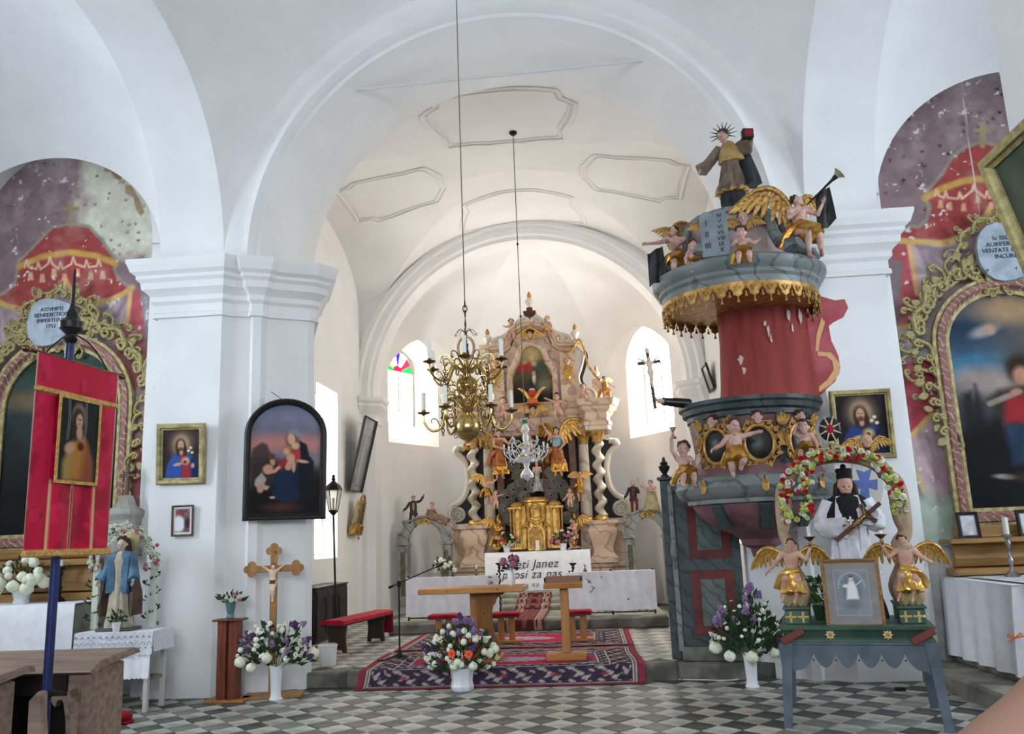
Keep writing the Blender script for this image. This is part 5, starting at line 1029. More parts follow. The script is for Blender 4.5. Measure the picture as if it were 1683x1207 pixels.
# ================================================================== CHANCEL FURNITURE
FZ = .17
carpet_m = vcol('woven_carpet', .95, bump=.2, bscale=200, spec=.05)
def carpet(w, l, seed):
    pc = Pic(w, l, int(w*62), int(l*62), (142, 58, 70)); X, Y = pc.X, pc.Y; d = np.minimum(np.minimum(X, w-X), np.minimum(Y, l-Y)); u = np.where(np.minimum(X, w-X) < np.minimum(Y, l-Y), Y, X)
    navy = (60, 50, 66); beige = (196, 180, 168); nz = pc.noise(14, seed, 2)
    pc.mix((d > .07)*(d < .52), navy); fl = np.sin(u*19)*np.sin((d-.3)*28)+.7*np.cos(u*38+np.sin(d*40)*2); pc.mix((d > .15)*(d < .36)*np.clip((fl-.35)*4, 0, .85), beige); pc.mix((d > .15)*(d < .36)*np.clip((np.sin(u*11+2)*np.cos((d-.26)*24)-.82)*9, 0, .9), (150, 60, 70))
    fl2 = np.sin(u*30)*np.sin((d-.45)*60); pc.mix((d > .40)*(d < .50)*np.clip((fl2-.3)*4, 0, .8), beige)
    for a, b in ((.085, .10), (.125, .14), (.375, .39), (.51, .525)): pc.mix((d > a)*(d < b), beige)
    cx, cy = w/2, l/2; r = np.abs(X-cx)/(w*.33)+np.abs(Y-cy)/(l*.27); q = np.hypot((X-cx)/(w*.34), (Y-cy)/(l*.28))
    pc.mix((d > .525)*np.clip((q-1.0)*9, 0, 1), (84, 66, 98)); pc.mix((d > .525)*np.clip((q-1.0)*9, 0, 1)*np.clip((np.sin(X*31)*np.sin(Y*33)+nz-.75)*5, 0, .8), (186, 172, 176)); pc.mix((d > .525)*np.clip((1.0-q)*9, 0, 1), (168, 46, 70))
    q2 = np.hypot((X-cx)/(w*.17), (Y-cy)/(l*.12)); pc.mix(np.clip((1-q2)*9, 0, 1), (112, 92, 122)); pc.mix(np.clip((1-q2)*9, 0, 1)*np.clip((np.sin(X*44)*np.sin(Y*41)+.1)*4, 0, .85), (206, 196, 200)); pc.mottle(.14, 22, seed); return pc
c1 = carpet(3.26, 1.95, 3)
def front_drop(X, Y):
    s = [0, .15, .30, .36, .42, 2]; y = np.interp(Y, s, [9.86, 9.98, 10.055, 10.09, 10.15, 11.73]); z = np.interp(Y, s, [.010, .022, .13, .182, .188, .186]); return X-2.75+.02*np.sin(Y*3), y, z+.005*np.sin(X*7)*np.clip(.3-Y, 0, 1)
tag(inst('carpet', c1.mesh('carpet', carpet_m, None, front_drop)), 'red and navy patterned carpet hanging over the chancel step', 'carpet')
c2 = carpet(3.24, 2.1, 5); tag(inst('carpet', c2.mesh('carpet', carpet_m, None, lambda X, Y: (X-2.74, Y+11.86, 0*X+FZ+.012+.003*np.sin(X*5)))), 'red and navy carpet under the stools, nearer the high altar', 'carpet')
# low mass altar table
pinex = wood('varnished_pine_board', (190, 132, 72), (164, 106, 52), .4, 'x', 2.5); knot = mat('pine_knot', (96, 56, 30), .6); TB = FZ+.016
t = thing('mass_altar', 'pine mass altar table with curved trestle legs on the front carpet', 'altar table', (-1.46, 10.72, TB)); t.rotation_euler = (0, 0, -.03)
MB().box(-.64, .64, -.30, .30, .80, .865, .008).build('table_top', pinex, t)
lg = [(-.02, .80), (-.36, .80), (-.36, .77), (-.31, .75), (-.27, .72), (-.25, .66), (-.22, .63), (-.205, .55), (-.205, .42), (-.22, .34), (-.26, .26), (-.29, .18), (-.29, .06), (-.02, .06)]
for s in (-1, 1):
    MB().prism([(s*(x-.012)*-1*-1 if s < 0 else -(x-.012), z) for x, z in lg], 'y', -.06, .0).build('leg', pine, t, 25); MB().box(s*.19-.13, s*.19+.13, -.26, .24, 0, .06, .008).build('foot', pinex, t)
MB().box(-.07, .07, .08, .14, .02, .80, .006).build('back_post', pine, t)
MB().ell((-.28, -.302, .83), (.010, .003, .007), 8, 5).ell((.33, -.302, .838), (.012, .003, .008), 8, 5).ell((.12, -.062, .55), (.01, .003, .012), 8, 5).ell((.10, -.062, .30), (.014, .003, .01), 8, 5).build('knots', knot, t)
# vase on the mass altar
p = P(841, 966, 10.75); t = thing('white_vase', 'slim white vase of dusky pink flowers on the pine mass altar', 'flowers', (p.x, 10.75, TB+.866)); MB().lathe([(.035, 0), (.04, .01), (.052, .07), (.05, .12), (.034, .17), (.032, .18), (.027, .18), (.03, .1)], 18).build('vase', china, t); bouquet(t, .17, .13, .17, [('mauve', 9, .036, (.4, 1))], 3, 40, leafm=mat('dark_wine_leaf', (64, 36, 46), .7), l0=.05, l1=.09)
# ambo
p = PG(932, 1087, FZ); t = thing('lectern', 'pine lectern with a single post right of the mass altar', 'lectern', (p.x, p.y+.05, TB)); t.rotation_euler = (0, 0, -.02)
MB().box(-.235, .235, -.16, .16, 0, .075, .008).build('base', pinex, t); MB().box(-.05, .05, -.035, .035, .075, .86, .006).build('post', pine, t)
MB().box(-.23, .23, -.17, .17, -.015, .025, .008, M=Matrix.Translation((0, 0, .885)) @ Matrix.Rotation(math.radians(16), 4, 'X')).build('desk', red_w, t); MB().box(-.23, .23, -.185, -.165, -.015, .05, .005, M=Matrix.Translation((0, 0, .885)) @ Matrix.Rotation(math.radians(16), 4, 'X')).build('book_ledge', pinex, t)
for sx in (-1, 1): MB().box(sx*.215-.012, sx*.215+.012, -.12, -.1, .9, .95).build('peg', iron, t, 0)
# three stools
def stool(px, lab):
    p = P(px, 1012, 12.45); t = thing('stool', lab, 'stool', (p.x, 12.45, TB), 0, 'cushioned pine stools on the carpet')
    MB().box(-.21, .21, -.16, .16, 0, .035, .006).build('foot', pinex, t); 
    for s in (-1, 1): MB().box(s*.075-.042, s*.075+.042, -.03, .03, .035, .345, .005).build('post', pine, t)
    MB().box(-.20, .20, -.15, .15, .345, .365, .004).build('seat_board', red_w, t); MB().box(-.205, .205, -.16, .16, .365, .41, .016).build('cushion', red_cl, t)
stool(729, 'red-cushioned pine stool at the left behind the mass altar'); stool(832, 'red-cushioned pine stool between mass altar and lectern'); stool(949, 'red-cushioned pine stool behind the lectern post')
# flower pot on the floor before the carpet
p = PG(760, 1135); t = thing('floor_flower_pot', 'white pot of mixed flowers with two orange gerberas before the carpet', 'flowers', (p.x, p.y, 0))
MB().lathe([(.115, 0), (.125, .015), (.13, .05), (.12, .07), (.115, .12), (.13, .2), (.15, .24), (.14, .24), (.10, .1)], 8).build('pot', china, t, 30)
bouquet(t, .22, .40, .50, [('cream', 12, .042, (0, .5)), ('ball', 22, .034, (.1, .95)), ('daisy', 12, .04, (.2, .9)), ('lilac', 8, .055, (.75, 1)), ('purple', 4, .055, (.2, .5)), ('sprig', 10, .05, (0, .4))], 21, 320, ry=.26, l0=.06, l1=.12)
for dx, dz in ((-.065, .42), (.12, .41)): inst('gerbera', BM['gerbera'], t, M=aim((dx, -.28, dz), (dx, -1, .2)) @ Matrix.Scale(.05, 4))
for dx, dz, k in ((-.36, .40, 'purple'), (-.40, .46, 'purple'), (-.30, .44, 'purple'), (.34, .40, 'purple'), (.38, .42, 'purple'), (-.06, .72, 'lilac'), (.06, .74, 'lilac'), (.14, .70, 'lilac'), (0, .78, 'purple')): inst('bloom', BM[k], t, M=aim((dx, -.05, dz), (dx*.6, -.2, .25)) @ Matrix.Scale(.06, 4))
# microphone stand
p = PG(657, 1088, FZ); t = thing('microphone_stand', 'black boom microphone stand on a tripod at the carpet edge', 'microphone stand', (p.x, p.y, TB)); B = Vector((0, 0, .92))
MB().tube([(0, 0, .06), (0, 0, .92)], .011, 10).build('pole', iron, t); MB().lathe([(.03, .03), (.035, .06), (.025, .11), (.014, .13)], 12).build('hub', iron, t)
for a in (200, 318, 80): MB().tube([(0, 0, .07), (.20*cos(math.radians(a)), .2*sin(math.radians(a)), .012), (.28*cos(math.radians(a)), .28*sin(math.radians(a)), .008)], .010, 6).build('leg', iron, t)
MB().tube([B+Vector((-.11, 0, -.035)), B+Vector((.50, 0, .20))], .008, 8).build('boom', iron, t); MB().tube([B+Vector((-.13, 0, -.043)), B+Vector((-.07, 0, -.02))], .017, 8).build('counterweight', iron, t); MB().lathe([(.02, .88), (.024, .9), (.024, .95), (.015, .96)], 10).build('clamp', iron, t); MB().tube([B+Vector((.48, 0, .19)), B+Vector((.57, 0, .235))], [.014, .022], 8).build('microphone', black, t)
# red-topped bench, bucket, cabinet, lantern
dkw = wood('dark_brown_bench_wood', (62, 40, 34), (40, 26, 22), .5, 'z'); t = thing('bench', 'dark wooden bench with red velvet cover along the left chancel wall', 'bench', (-3.42, 12.6, FZ)); t.rotation_euler = (0, 0, -.17)
MB().box(-.16, .16, -.85, .85, .36, .40, .006).build('seat_board', dkw, t)
for y in (-.68, .62): MB().prism([(-.14, 0), (-.09, 0), (-.07, .04), (.07, .04), (.09, 0), (.14, 0), (.12, .2), (.14, .36), (-.14, .36), (-.12, .2)], 'y', y-.02, y+.02).build('leg', dkw, t, 20)
MB().loft([[(x, y, z) for x, z in ((-.185, .385), (-.18, .43), (-.1, .445), (.1, .445), (.18, .43), (.185, .385))] for y in (-.86, -.5, 0, .5, .8, .86)]).build('cover', red_cl, t, 50); MB().box(-.17, .18, .845, .87, .10, .43, .008).build('cover_drop', mat('dark_red_velvet', (112, 14, 32), .9), t)
p = PG(534, 1097, FZ); t = thing('bucket', 'white plastic bucket at the edge of the chancel step', 'bucket', (p.x, p.y+.1, FZ)); pl = mat('white_plastic', (222, 222, 220), .4)
MB().lathe([(.095, 0), (.10, .004), (.118, .23), (.124, .235), (.124, .25), (.115, .25), (.108, .23), (.09, .02), (0, .02)], 28).build('pail', pl, t); MB().tube([(.122*cos(a), .02*sin(a*3), .245+.03*sin(a)) for a in [PI*i/12 for i in range(13)]], .004, 6).build('handle', mat('grey_wire', (120, 120, 120), .4, .6), t)
ebony = mat('black_brown_cabinet', (44, 34, 40), .45, c2=(30, 24, 28), scale=4); t = thing('cabinet', 'dark low cabinet with canes hung on it at the left chancel wall', 'cabinet', (-4.37, 13.86, FZ))
MB().box(-.20, .18, -.85, .85, 0, .80, .008).build('body', ebony, t); MB().box(-.21, .20, -.87, .87, .80, .825, .006).build('top', ebony, t)
for y0, y1 in ((-.82, -.28), (-.26, .28), (.30, .82)): MB().box(.18, .195, y0, y1, .06, .76, .008).build('panel', ebony, t)
for y in (-.45, -.02, .25): MB().tube([(.215, y-.05, .62), (.215, y-.03, .655), (.215, y, .65), (.215, y+.02, .6), (.215, y+.02, .12)], .009, 6).build('cane', black, t)
t = thing('processional_lantern', 'black glazed lantern on a tall pole beside the dark cabinet', 'lantern', (-3.92, 13.0, FZ)); 
MB().tube([(.06, .0, 0), (0, 0, 1.93)], .016, 8).build('pole', iron, t)
n6 = lambda r, z: [(r*cos(PI/3*i+.3), r*sin(PI/3*i+.3), z) for i in range(6)]
MB().loft([n6(.02, 1.90), n6(.075, 1.96), n6(.07, 1.98)]).build('bottom_plate', iron, t, 0); MB().loft([n6(.14, 2.28), n6(.13, 2.31), n6(.10, 2.36), n6(.04, 2.41), n6(.02, 2.43)]).build('roof', iron, t, 0); MB().lathe([(.02, 2.42), (.035, 2.45), (.02, 2.48), (.03, 2.5), (0, 2.53)], 10).build('finial', iron, t)
lgm = mat('lantern_glass', (236, 236, 230), .15, trans=.6, alpha=.55)
for i in range(6):
    a, b = n6(.07, 1.975)[i], n6(.07, 1.975)[(i+1) % 6]; c, d = n6(.125, 2.285)[(i+1) % 6], n6(.125, 2.285)[i]; MB().tube([a, d], .006, 5).build('bar', iron, t); k = .985
    MB().add([a, b, c, d]+[tuple(v*k if q < 2 else v for q, v in enumerate(p_)) for p_ in (a, b, c, d)], [(0, 1, 2, 3), (7, 6, 5, 4)]).build('pane', lgm, t, 0)
MB().tube([(0, 0, 1.98), (0, 0, 2.16)], .018, 8).build('candle', wax, t)
# two frames leaning out from the chancel wall
pc = Pic(1, 1.7, 40, 64, (110, 112, 112)); pc.mottle(.3, 3, 2); pc.el(.5, .7, .12, .5, (140, 142, 140), .5); pc.line([(.04, .1), (.96, .1)], .03, (70, 70, 70))
t = framed('tilted_black_frame', 'tall black-framed glazed picture leaning out from left chancel wall', (-4.52, 15.98, 2.66), .84, 1.40, .035, black, pc.mesh('canvas', vcol('glazed_print', .12, spec=.5), None, lambda X, Y: (X*.84, 0*X, Y*.84)), PI/2, math.radians(13), 1.2); t.rotation_mode = 'XYZ'
t = thing('reliquary', 'small gilt shrine box hung on the left chancel wall below the frame', 'shrine', (-4.535, 16.42, 1.80)); t.rotation_euler = (math.radians(12), 0, PI/2)
MB().box(-.30, .30, -.08, .06, 0, .2, .02).build('base_box', gold, t); MB().prism([(-.26, .2), (.26, .2), (.20, .66), (-.20, .66)], 'y', -.03, .03).build('back', gold_p, t, 0); MB().prism([(-.2, .23), (.2, .23), (.15, .62), (-.15, .62)], 'y', -.036, -.028).build('glass', mat('dark_shrine_glass', (52, 46, 40), .15, spec=.5), t, 0)
for x in (-.23, .23): MB().tube([(x, -.04, .2), (x*.8, -.04, .66)], .022, 8).build('column', gold, t)
orn(t, SCR_G, 0, .1, .3, 0, -.09); orn(t, SCR_G, 0, .68, .3, 0, -.03); MB().tube(bez([(.3, 0, -.01), (.34, 0, -.08), (.42, 0, -.06)], 8), .008, 5).build('hook', iron, t)
# communion rail halves under pinned white cloths
def rail(lab, pxs, y0, y1, z0=.345):
    a = P(pxs[0], 945, 14.4); b = P(pxs[1], 945, 14.4); w = b.x-a.x; t = thing('communion_rail', lab, 'altar rail', (a.x, 14.4, z0), 0); top = .68
    MB().box(-.04, w+.04, -.05, .05, top-.035, top, .012).build('hand_rail', black, t); MB().box(0, w, -.012, .012, .03, .05).build('bottom_bar', iron, t, 0)
    for x in (0, w*.5, w): MB().tube([(x, 0, 0), (x, 0, top-.03)], .016, 6).build('post', iron, t); MB().ell((x, 0, top+.02), .02, 8, 6).build('knob', iron, t)
    for k in range(int(w/.11)):
        x = .055+k*.11; MB().tube([(x-.04, 0, .03), (x-.045, 0, .09), (x-.01, 0, .12), (x+.015, 0, .09), (x, 0, .07), (x-.012, 0, .085)], .006, 5).tube([(x+.045, 0, .03), (x+.04, 0, .13)], .006, 5).build('iron_scroll', iron, t)
    n = 60; mb = MB(); r2 = random.Random(pxs[0]); pins = [(r2.uniform(.06, .94)*w, r2.uniform(.2, .9)*top) for i in range(11)]
    def dent(x, z): return sum(.022*math.exp(-((x-px)**2+(z-pz)**2)/.006) for px, pz in pins)
    rows = []
    for j in range(15):
        z = lerp(.075, top+.012, j/14); rows.append([(lerp(-.03, w+.03, i/n), -.066+.010*sin(i*.8+j*.12)+.007*sin(i*.33+j*.3)+dent(lerp(0, w, i/n), z)-.02*(1-j/14), z-.01*sin(i*.21)*(1-j/14)) for i in range(n+1)])
    rows.append([(x, .05, top+.012) for x, y, z in rows[-1]]); rows.append([(x, .055, top-.08) for x, y, z in rows[-1]])
    mb.loft((rows+[[(x, y+.006 if y < 0 else y-.006, z-.004) for x, y, z in r] for r in rows[::-1]])[::-1], False, closed=False); c = mb.build('cloth', linen, t, 60)
    bm = MB().ell((0, 0, 0), (.02, .01, .02), 8, 5).tube([(-.05, 0, .03), (0, -.006, 0), (.045, 0, .036)], .006, 4).tube([(-.045, 0, -.035), (0, -.006, 0), (.05, 0, -.03)], .006, 4).mesh('pinned_bow', mat('grey_ribbon', (112, 112, 118), .7))
    for px, pz in pins: inst('pinned_bow', bm, c, (px, -.062+dent(px, pz), pz))
rail('left half of the communion rail under a pinned white cloth', (671, 817), 0, 0); rail('right half of the communion rail under a pinned white cloth', (936, 1073), 0, 0)
def tall_stand(px, py, lab, Y=14.62):
    p = P(px, py, Y); h = p.z-.345-.08; t = thing('candle_stand', lab, 'candlestick', (p.x, Y, .345), 0, 'black candle stands by the rail'); MB().lathe([(.10, 0), (.10, .02), (.03, .06), (.022, .1)], 14).build('foot', black, t)
    MB().tube([(.012*cos(i*1.1), .012*sin(i*1.1), lerp(.08, h-.08, i/40)) for i in range(41)], [.014+.008*(i % 5 == 2) for i in range(41)], 7).build('twisted_stem', black, t); MB().lathe([(.015, h-.1), (.03, h-.07), (.015, h-.05), (.05, h-.02), (.065, h), (.06, h+.005), (.02, h)], 14).build('pan', black, t); MB().lathe([(.02, h), (.02, h+.07), (.004, h+.075)], 10).build('candle', wax, t)
tall_stand(820, 918, 'black twisted candle stand at the end of the left rail'); tall_stand(941, 918, 'black twisted candle stand left of the right rail'); 
for px, lab in ((783, 'small silver candlestick standing on the left communion rail'), (962, 'small silver candlestick standing on the right communion rail')):
    p = P(px, 947 if px < 900 else 942, 14.42); t = thing('rail_candlestick', lab, 'candlestick', (p.x, 14.42, .345+.694)); candlestick(t, .11, brass_d, .035, .05, .014)
p = P(729, 945, 14.42); t = thing('rail_flowers', 'white flowers with dark leaves in a pot on the left rail', 'flowers', (p.x, 14.42, .345+.694)); MB().lathe([(.045, 0), (.06, .1), (.05, .1)], 14).build('pot', mat('olive_pot', (96, 92, 70), .6), t); bouquet(t, .09, .19, .24, [('cream', 12, .034, (0, .9)), ('daisy', 5, .035, (.3, 1))], 31, 90)
# step runner
rn = Pic(.62, 3.2, 40, 170, (96, 46, 46)); d = np.minimum(rn.X, .62-rn.X); rn.mix((d > .03)*(d < .14)*np.clip((np.sin(rn.Y*40)*np.sin(rn.X*60)+.2)*4, 0, .8), (186, 164, 150)); rn.mix((d > .15)*np.clip((np.sin(rn.Y*24)*np.cos((rn.X-.31)*34)-.1)*4, 0, .7), (156, 112, 104)); rn.mix((d > .14)*(d < .155), (186, 164, 150))
def runpos(X, Y):
    pts = [(0, 13.90, .19), (.04, 13.90, .352), (1.95, 15.86, .352), (2.02, 15.87, .42), (2.5, 16.37, .424), (2.57, 16.37, .50), (3.05, 16.87, .504), (3.2, 16.87, .585)]
    s = np.array([p[0] for p in pts]); return X-1.42, np.interp(Y, s, [p[1] for p in pts])-.012, np.interp(Y, s, [p[2] for p in pts])+.004
tag(inst('step_runner', rn.mesh('step_runner', carpet_m, None, runpos)), 'narrow dark red runner climbing the high altar steps', 'carpet')
# ================================================================== HIGH ALTAR
pinkm = marble('pink_beige_marbling', (214, 190, 166), (176, 142, 120), 1.7, .4, (202, 174, 148), 9); greym = marble('cream_grey_marbling', (198, 186, 168), (160, 146, 128), 1.6, .35, (188, 176, 158), 7); whitem = mat('cream_white_paint', (212, 204, 188), .45, c2=(196, 188, 172), scale=5); darkp = mat('dark_green_black_panel', (38, 38, 34), .6, c2=(28, 27, 25), scale=4); brownp = mat('dark_red_brown_paint', (84, 46, 36), .5)
AY = 18.6; AXc = -1.1
t = HA_ = thing('high_altar', 'tall marbled baroque high altar with twisted columns, gilding and attic painting', 'altar', (AXc, AY, 0))
# plinth and pedestals
MB().box(-1.95, 1.95, -.28, .95, .5, .96, .02).build('plinth', pinkm, t); MB().box(-1.95, 1.95, -.32, .95, .96, 1.06, .02).build('plinth_moulding', pinkm, t)
for s in (-1, 1):
    for x, w, y in ((1.36, .26, -.12), (1.68, .16, .1)):
        pr = [(w*1.15, 1.06), (w*1.15, 1.16), (w*.98, 1.2), (w*.80, 1.28), (w*.78, 1.36), (w*.92, 1.5), (w*1.12, 1.64), (w*1.16, 1.72), (w*1.02, 1.80), (w*1.02, 1.83), (w*1.25, 1.86), (w*1.25, 1.93)]
        MB().lathe([(r*1.414, z) for r, z in pr], 4, M=Matrix.Rotation(PI/4, 4, 'Z'), c=(s*x, y, 0)).build('pedestal', pinkm, t, 25)
    MB().box(s*1.06-.17, s*1.06+.17, .02, .5, 1.06, 1.93, .01).build('pedestal', pinkm, t)
# columns: twisted outside, plain inside
rings = []
for j in range(97):
    z = lerp(2.03, 3.62, j/96); a = j/96*2*PI*5.2; rings.append([(.042*cos(a)+.098*cos(2*PI*i/16), .042*sin(a)+.098*sin(2*PI*i/16), z) for i in range(16)])
tw = MB().loft(rings).mesh('twisted_column', greym, 60); pl = MB().lathe([(.125, 2.03), (.122, 2.4), (.108, 3.58)], 20).mesh('column', greym, 40)
ring_m = MB().lathe([(.13, 1.93), (.15, 1.94), (.15, 1.98), (.13, 2.0), (.12, 2.04)], 20).mesh('gilt_base_ring', gold_b, 40)
capm = MB().lathe([(.105, 3.58), (.115, 3.60), (.11, 3.64), (.13, 3.74), (.17, 3.80), (.17, 3.83), (.12, 3.83)], 16, fold=lambda a, q: 1+.08*sin(8*a)*(q > .3)).mesh('capital', gold, 40)
for s in (-1, 1):
    inst('twisted_column', tw, t, (s*1.36, -.12, 0)); inst('column', pl, t, (s*1.05, .12, 0))
    for x, y in ((1.36, -.12), (1.05, .12)):
        inst('gilt_base_ring', ring_m, t, (s*x, y, 0)); c = inst('capital', capm, t, (s*x, y, 0))
        for k in range(8): a = 2*PI*k/8; inst('acanthus_leaf', LEAF_G, c, M=Matrix.Translation((.11*cos(a), .11*sin(a), 3.62)) @ Matrix.Rotation(a+PI/2, 4, 'Z') @ Matrix.Scale(.17, 4))
# dark back wall, niche
MB().box(-1.5, 1.5, .42, .5, 1.06, 3.85).build('back_panel', darkp, t, 0); MB().box(-.72, .72, .36, .42, 1.9, 3.8, .01).build('niche_panel', mat('niche_dark_brown', (58, 46, 40), .7), t)
for s in (-1, 1): MB().box(s*.80-.08, s*.80+.08, .16, .44, 1.06, 3.83, .01).build('pilaster', mat('red_brown_marbling', (120, 88, 72), .5, c2=(96, 66, 54), scale=4), t)
# side wings with white scroll outline
def volute(s, cx, z0, name='side_wing'):
    path = bez([(s*1.62, 3.66), (s*1.80, 3.60), (s*1.60, 3.36), (s*1.53, 3.02), (s*1.58, 2.66), (s*1.72, 2.46), (s*1.90, 2.36), (s*1.95, 2.14), (s*1.84, 1.98)], 40)
    poly = [(p.x, p.y) for p in path]+[(s*1.40, 1.98), (s*1.40, 3.72)]
    o = MB().prism(poly, 'y', .24, .30).build(name, darkp, t, 0); MB().tube([(p.x, .25, p.y) for p in path], .055, 8, flat=1.2).build('white_scroll_edge', whitem, o, 60)
    vp = [(s*1.78+.165*(1-.75*i/40)*cos(PI*.5+s*5*PI*i/40*-1), .20, 2.18+.165*(1-.75*i/40)*sin(PI*.5+s*5*PI*i/40*-1)) for i in range(41)]
    MB().lathe([(.17, -.05), (.17, .03), (0, .03)], 24, M=Matrix.Rotation(PI/2, 4, 'X'), c=(s*1.78, .25, 2.18)).build('volute_disc', whitem, o); MB().tube(vp, .022, 6).build('volute_spiral', whitem, o, 60)
    MB().ell((s*1.76, .2, 3.62), (.08, .05, .08), 12, 8).build('scroll_top', whitem, o)
volute(-1, 0, 0); volute(1, 0, 0)
# entablature: broken forward over the columns
ent = [(0, 3.83), (.05, 3.85), (.05, 3.93), (.08, 3.95), (.08, 4.03), (.04, 4.05), (.04, 4.22), (.10, 4.25), (.14, 4.30), (.14, 4.34), (.22, 4.38), (.24, 4.46), (.27, 4.50), (0, 4.52)]
pathE = [(-1.62, .6), (-1.62, -.1), (-1.56, -.30), (-1.16, -.30), (-1.10, -.02), (-.78, -.02), (-.72, .12), (.72, .12), (.78, -.02), (1.10, -.02), (1.16, -.30), (1.56, -.30), (1.62, -.1), (1.62, .6)]
MB().sweep(pathE, ent).build('entablature', pinkm, t, 25); MB().prism([(x, y) for x, y in pathE], 'z', 3.83, 4.51).build('entablature_core', pinkm, t, 0)
# attic storey
MB().box(-1.12, 1.12, .15, .5, 4.5, 5.9, .01).build('attic_body', pinkm, t)
for s in (-1, 1):
    MB().box(s*.80-.17, s*.80+.17, -.05, .2, 4.5, 5.72, .012).build('attic_pilaster', pinkm, t)
    path = bez([(s*1.02, 5.78), (s*1.16, 5.6), (s*1.10, 5.3), (s*1.02, 5.05), (s*1.10, 4.85), (s*1.30, 4.78), (s*1.38, 4.62), (s*1.34, 4.52)], 32)
    o = MB().prism([(p.x, p.y) for p in path]+[(s*.95, 4.52), (s*.95, 5.78)], 'y', -.02, .10).build('attic_scroll', whitem, t, 30); MB().tube([(p.x, -.02, p.y) for p in path], .035, 6).build('scroll_edge', whitem, o, 60)
    MB().prism([(p.x+s*.10, p.y) for p in path]+[(p.x+s*.03, p.y) for p in path[::-1]], 'y', .12, .2).build('dark_back_board', darkp, o, 0)
aw = .45; ap = [(-aw, 4.56), (aw, 4.56), (aw, 5.15), (aw*.94, 5.3), (aw*.72, 5.42)]+[(aw*.62*cos(PI*i/14), 5.46+.40*sin(PI*i/14)) for i in range(1, 14)]+[(-aw*.72, 5.42), (-aw*.94, 5.3), (-aw, 5.15)]
moulding(ap, [(0, -.14), (0, -.10), (.03, -.06), (.06, -.04), (.12, -.03), (.12, -.14)]).build('picture_frame', pinkm, t, 25); moulding(ap, [(-.015, -.14), (-.015, -.11), (.012, -.10), (.012, -.14)]).build('gilt_fillet', gold, t, 25)
pc = Pic(1, 1.45, 60, 88, (62, 56, 46)); pc.grad(.2, 1.4, (40, 38, 34), (146, 126, 84)); pc.el(.5, 1.25, .3, .2, (178, 158, 108), .6); pc.el(.3, .92, .24, .14, (150, 50, 42), .4); pc.el(.7, .9, .2, .15, (66, 76, 72), .5); pc.el(.55, 1.0, .07, .07, (170, 130, 104), .4); pc.el(.32, 1.05, .07, .07, (170, 130, 104), .4); pc.el(.55, .5, .1, .28, (40, 38, 40), .4); pc.el(.54, .62, .05, .14, (196, 186, 168), .4); pc.el(.54, .75, .05, .06, (176, 138, 112), .3); pc.el(.8, .45, .2, .2, (110, 108, 92), .6); pc.mottle(.2, 8, 3)
def am(X, Y):
    x = np.abs(X-.5)*2*aw; z = 4.56+Y*2*aw; return np.where(z < 5.15, x <= aw, np.where(z < 5.44, x <= aw-(z-5.15)*.46, (x/(aw*.64))**2+((z-5.44)/.42)**2 < 1.0))
inst('attic_painting', pc.mesh('attic_painting', canvas_m, am, lambda X, Y: ((X-.5)*2*aw, 0*X+.125, 4.56+Y*2*aw)), t)
acn = [(0, 0), (.04, .02), (.05, .07), (.09, .10), (.10, .15), (.14, .18), (.15, .22), (0, .23)]
ac_path = [(-1.16, 5.72), (-.62, 5.72), (-.5, 5.80)]+[(.46*-cos(PI*i/16), 5.84+.40*sin(PI*i/16)) for i in range(17)]+[(.5, 5.80), (.62, 5.72), (1.16, 5.72)]
rg = []
for i, (x, z) in enumerate(ac_path):
    a = Vector(ac_path[max(0, i-1)]); b = Vector(ac_path[min(len(ac_path)-1, i+1)]); d = (b-a).normalized(); nn = Vector((-d.y, d.x)); rg.append([(x+nn.x*h*.8, .12-o*1.6, z+nn.y*h*.8) for o, h in acn]+[(x+nn.x*.18, .4, z+nn.y*.18), (x, .4, z)])
MB().loft(rg).build('attic_cornice', pinkm, t, 25)
MB().prism([(-.5, 5.8)]+[(.44*-cos(PI*i/16), 5.84+.38*sin(PI*i/16)) for i in range(17)]+[(.5, 5.8), (.5, 5.72), (-.5, 5.72)], 'y', .13, .3).build('tympanum', pinkm, t, 0)
# broken scroll pediment with dark field
MB().prism([(-.66, 5.92), (-.5, 6.12), (-.26, 6.38), (0, 6.50), (.26, 6.38), (.5, 6.12), (.66, 5.92), (.44, 5.92)]+[(.42*cos(PI*i/12), 5.92+.36*sin(PI*i/12)) for i in range(13)]+[(-.44, 5.92)], 'y', .16, .26).build('pediment_field', darkp, t, 0)
for s in (-1, 1):
    p1 = [(s*.78+.10*(1-.6*i/24)*cos(PI*.5+s*i/24*3*PI), .10, 5.99+.10*(1-.6*i/24)*sin(PI*.5+s*i/24*3*PI)) for i in range(25)][::-1]+[(v.x, .10, v.y) for v in bez([(s*.72, 6.06), (s*.5, 6.18), (s*.30, 6.40), (s*.14, 6.53), (s*.06, 6.5), (s*.06, 6.42), (s*.12, 6.40)], 24)]
    o = MB().tube(p1, .045, 8, flat=1.3).build('pediment_scroll', whitem, t, 60)
MB().ell((0, .06, 6.30), (.10, .05, .09), 14, 8).build('gilt_cartouche', gold_b, t); MB().lathe([(.10, 6.48), (.12, 6.52), (.20, 6.62), (.20, 6.66), (.10, 6.68), (.09, 6.76)], 4, M=Matrix.Rotation(PI/4, 4, 'Z'), c=(0, .15, 0)).build('finial_block', brownp, t, 20)
urn_m = MB().lathe([(.05, 0), (.05, .02), (.03, .04), (.06, .08), (.10, .14), (.105, .18), (.06, .22), (.05, .24)], 16).mesh('urn', whitem, 40); flame_m = MB().lathe([(.035, .23), (.05, .27), (.045, .32), (.02, .38), (0, .41)], 10, fold=lambda a, q: 1+.15*sin(5*a+q*4)).mesh('flame', gold, 60)
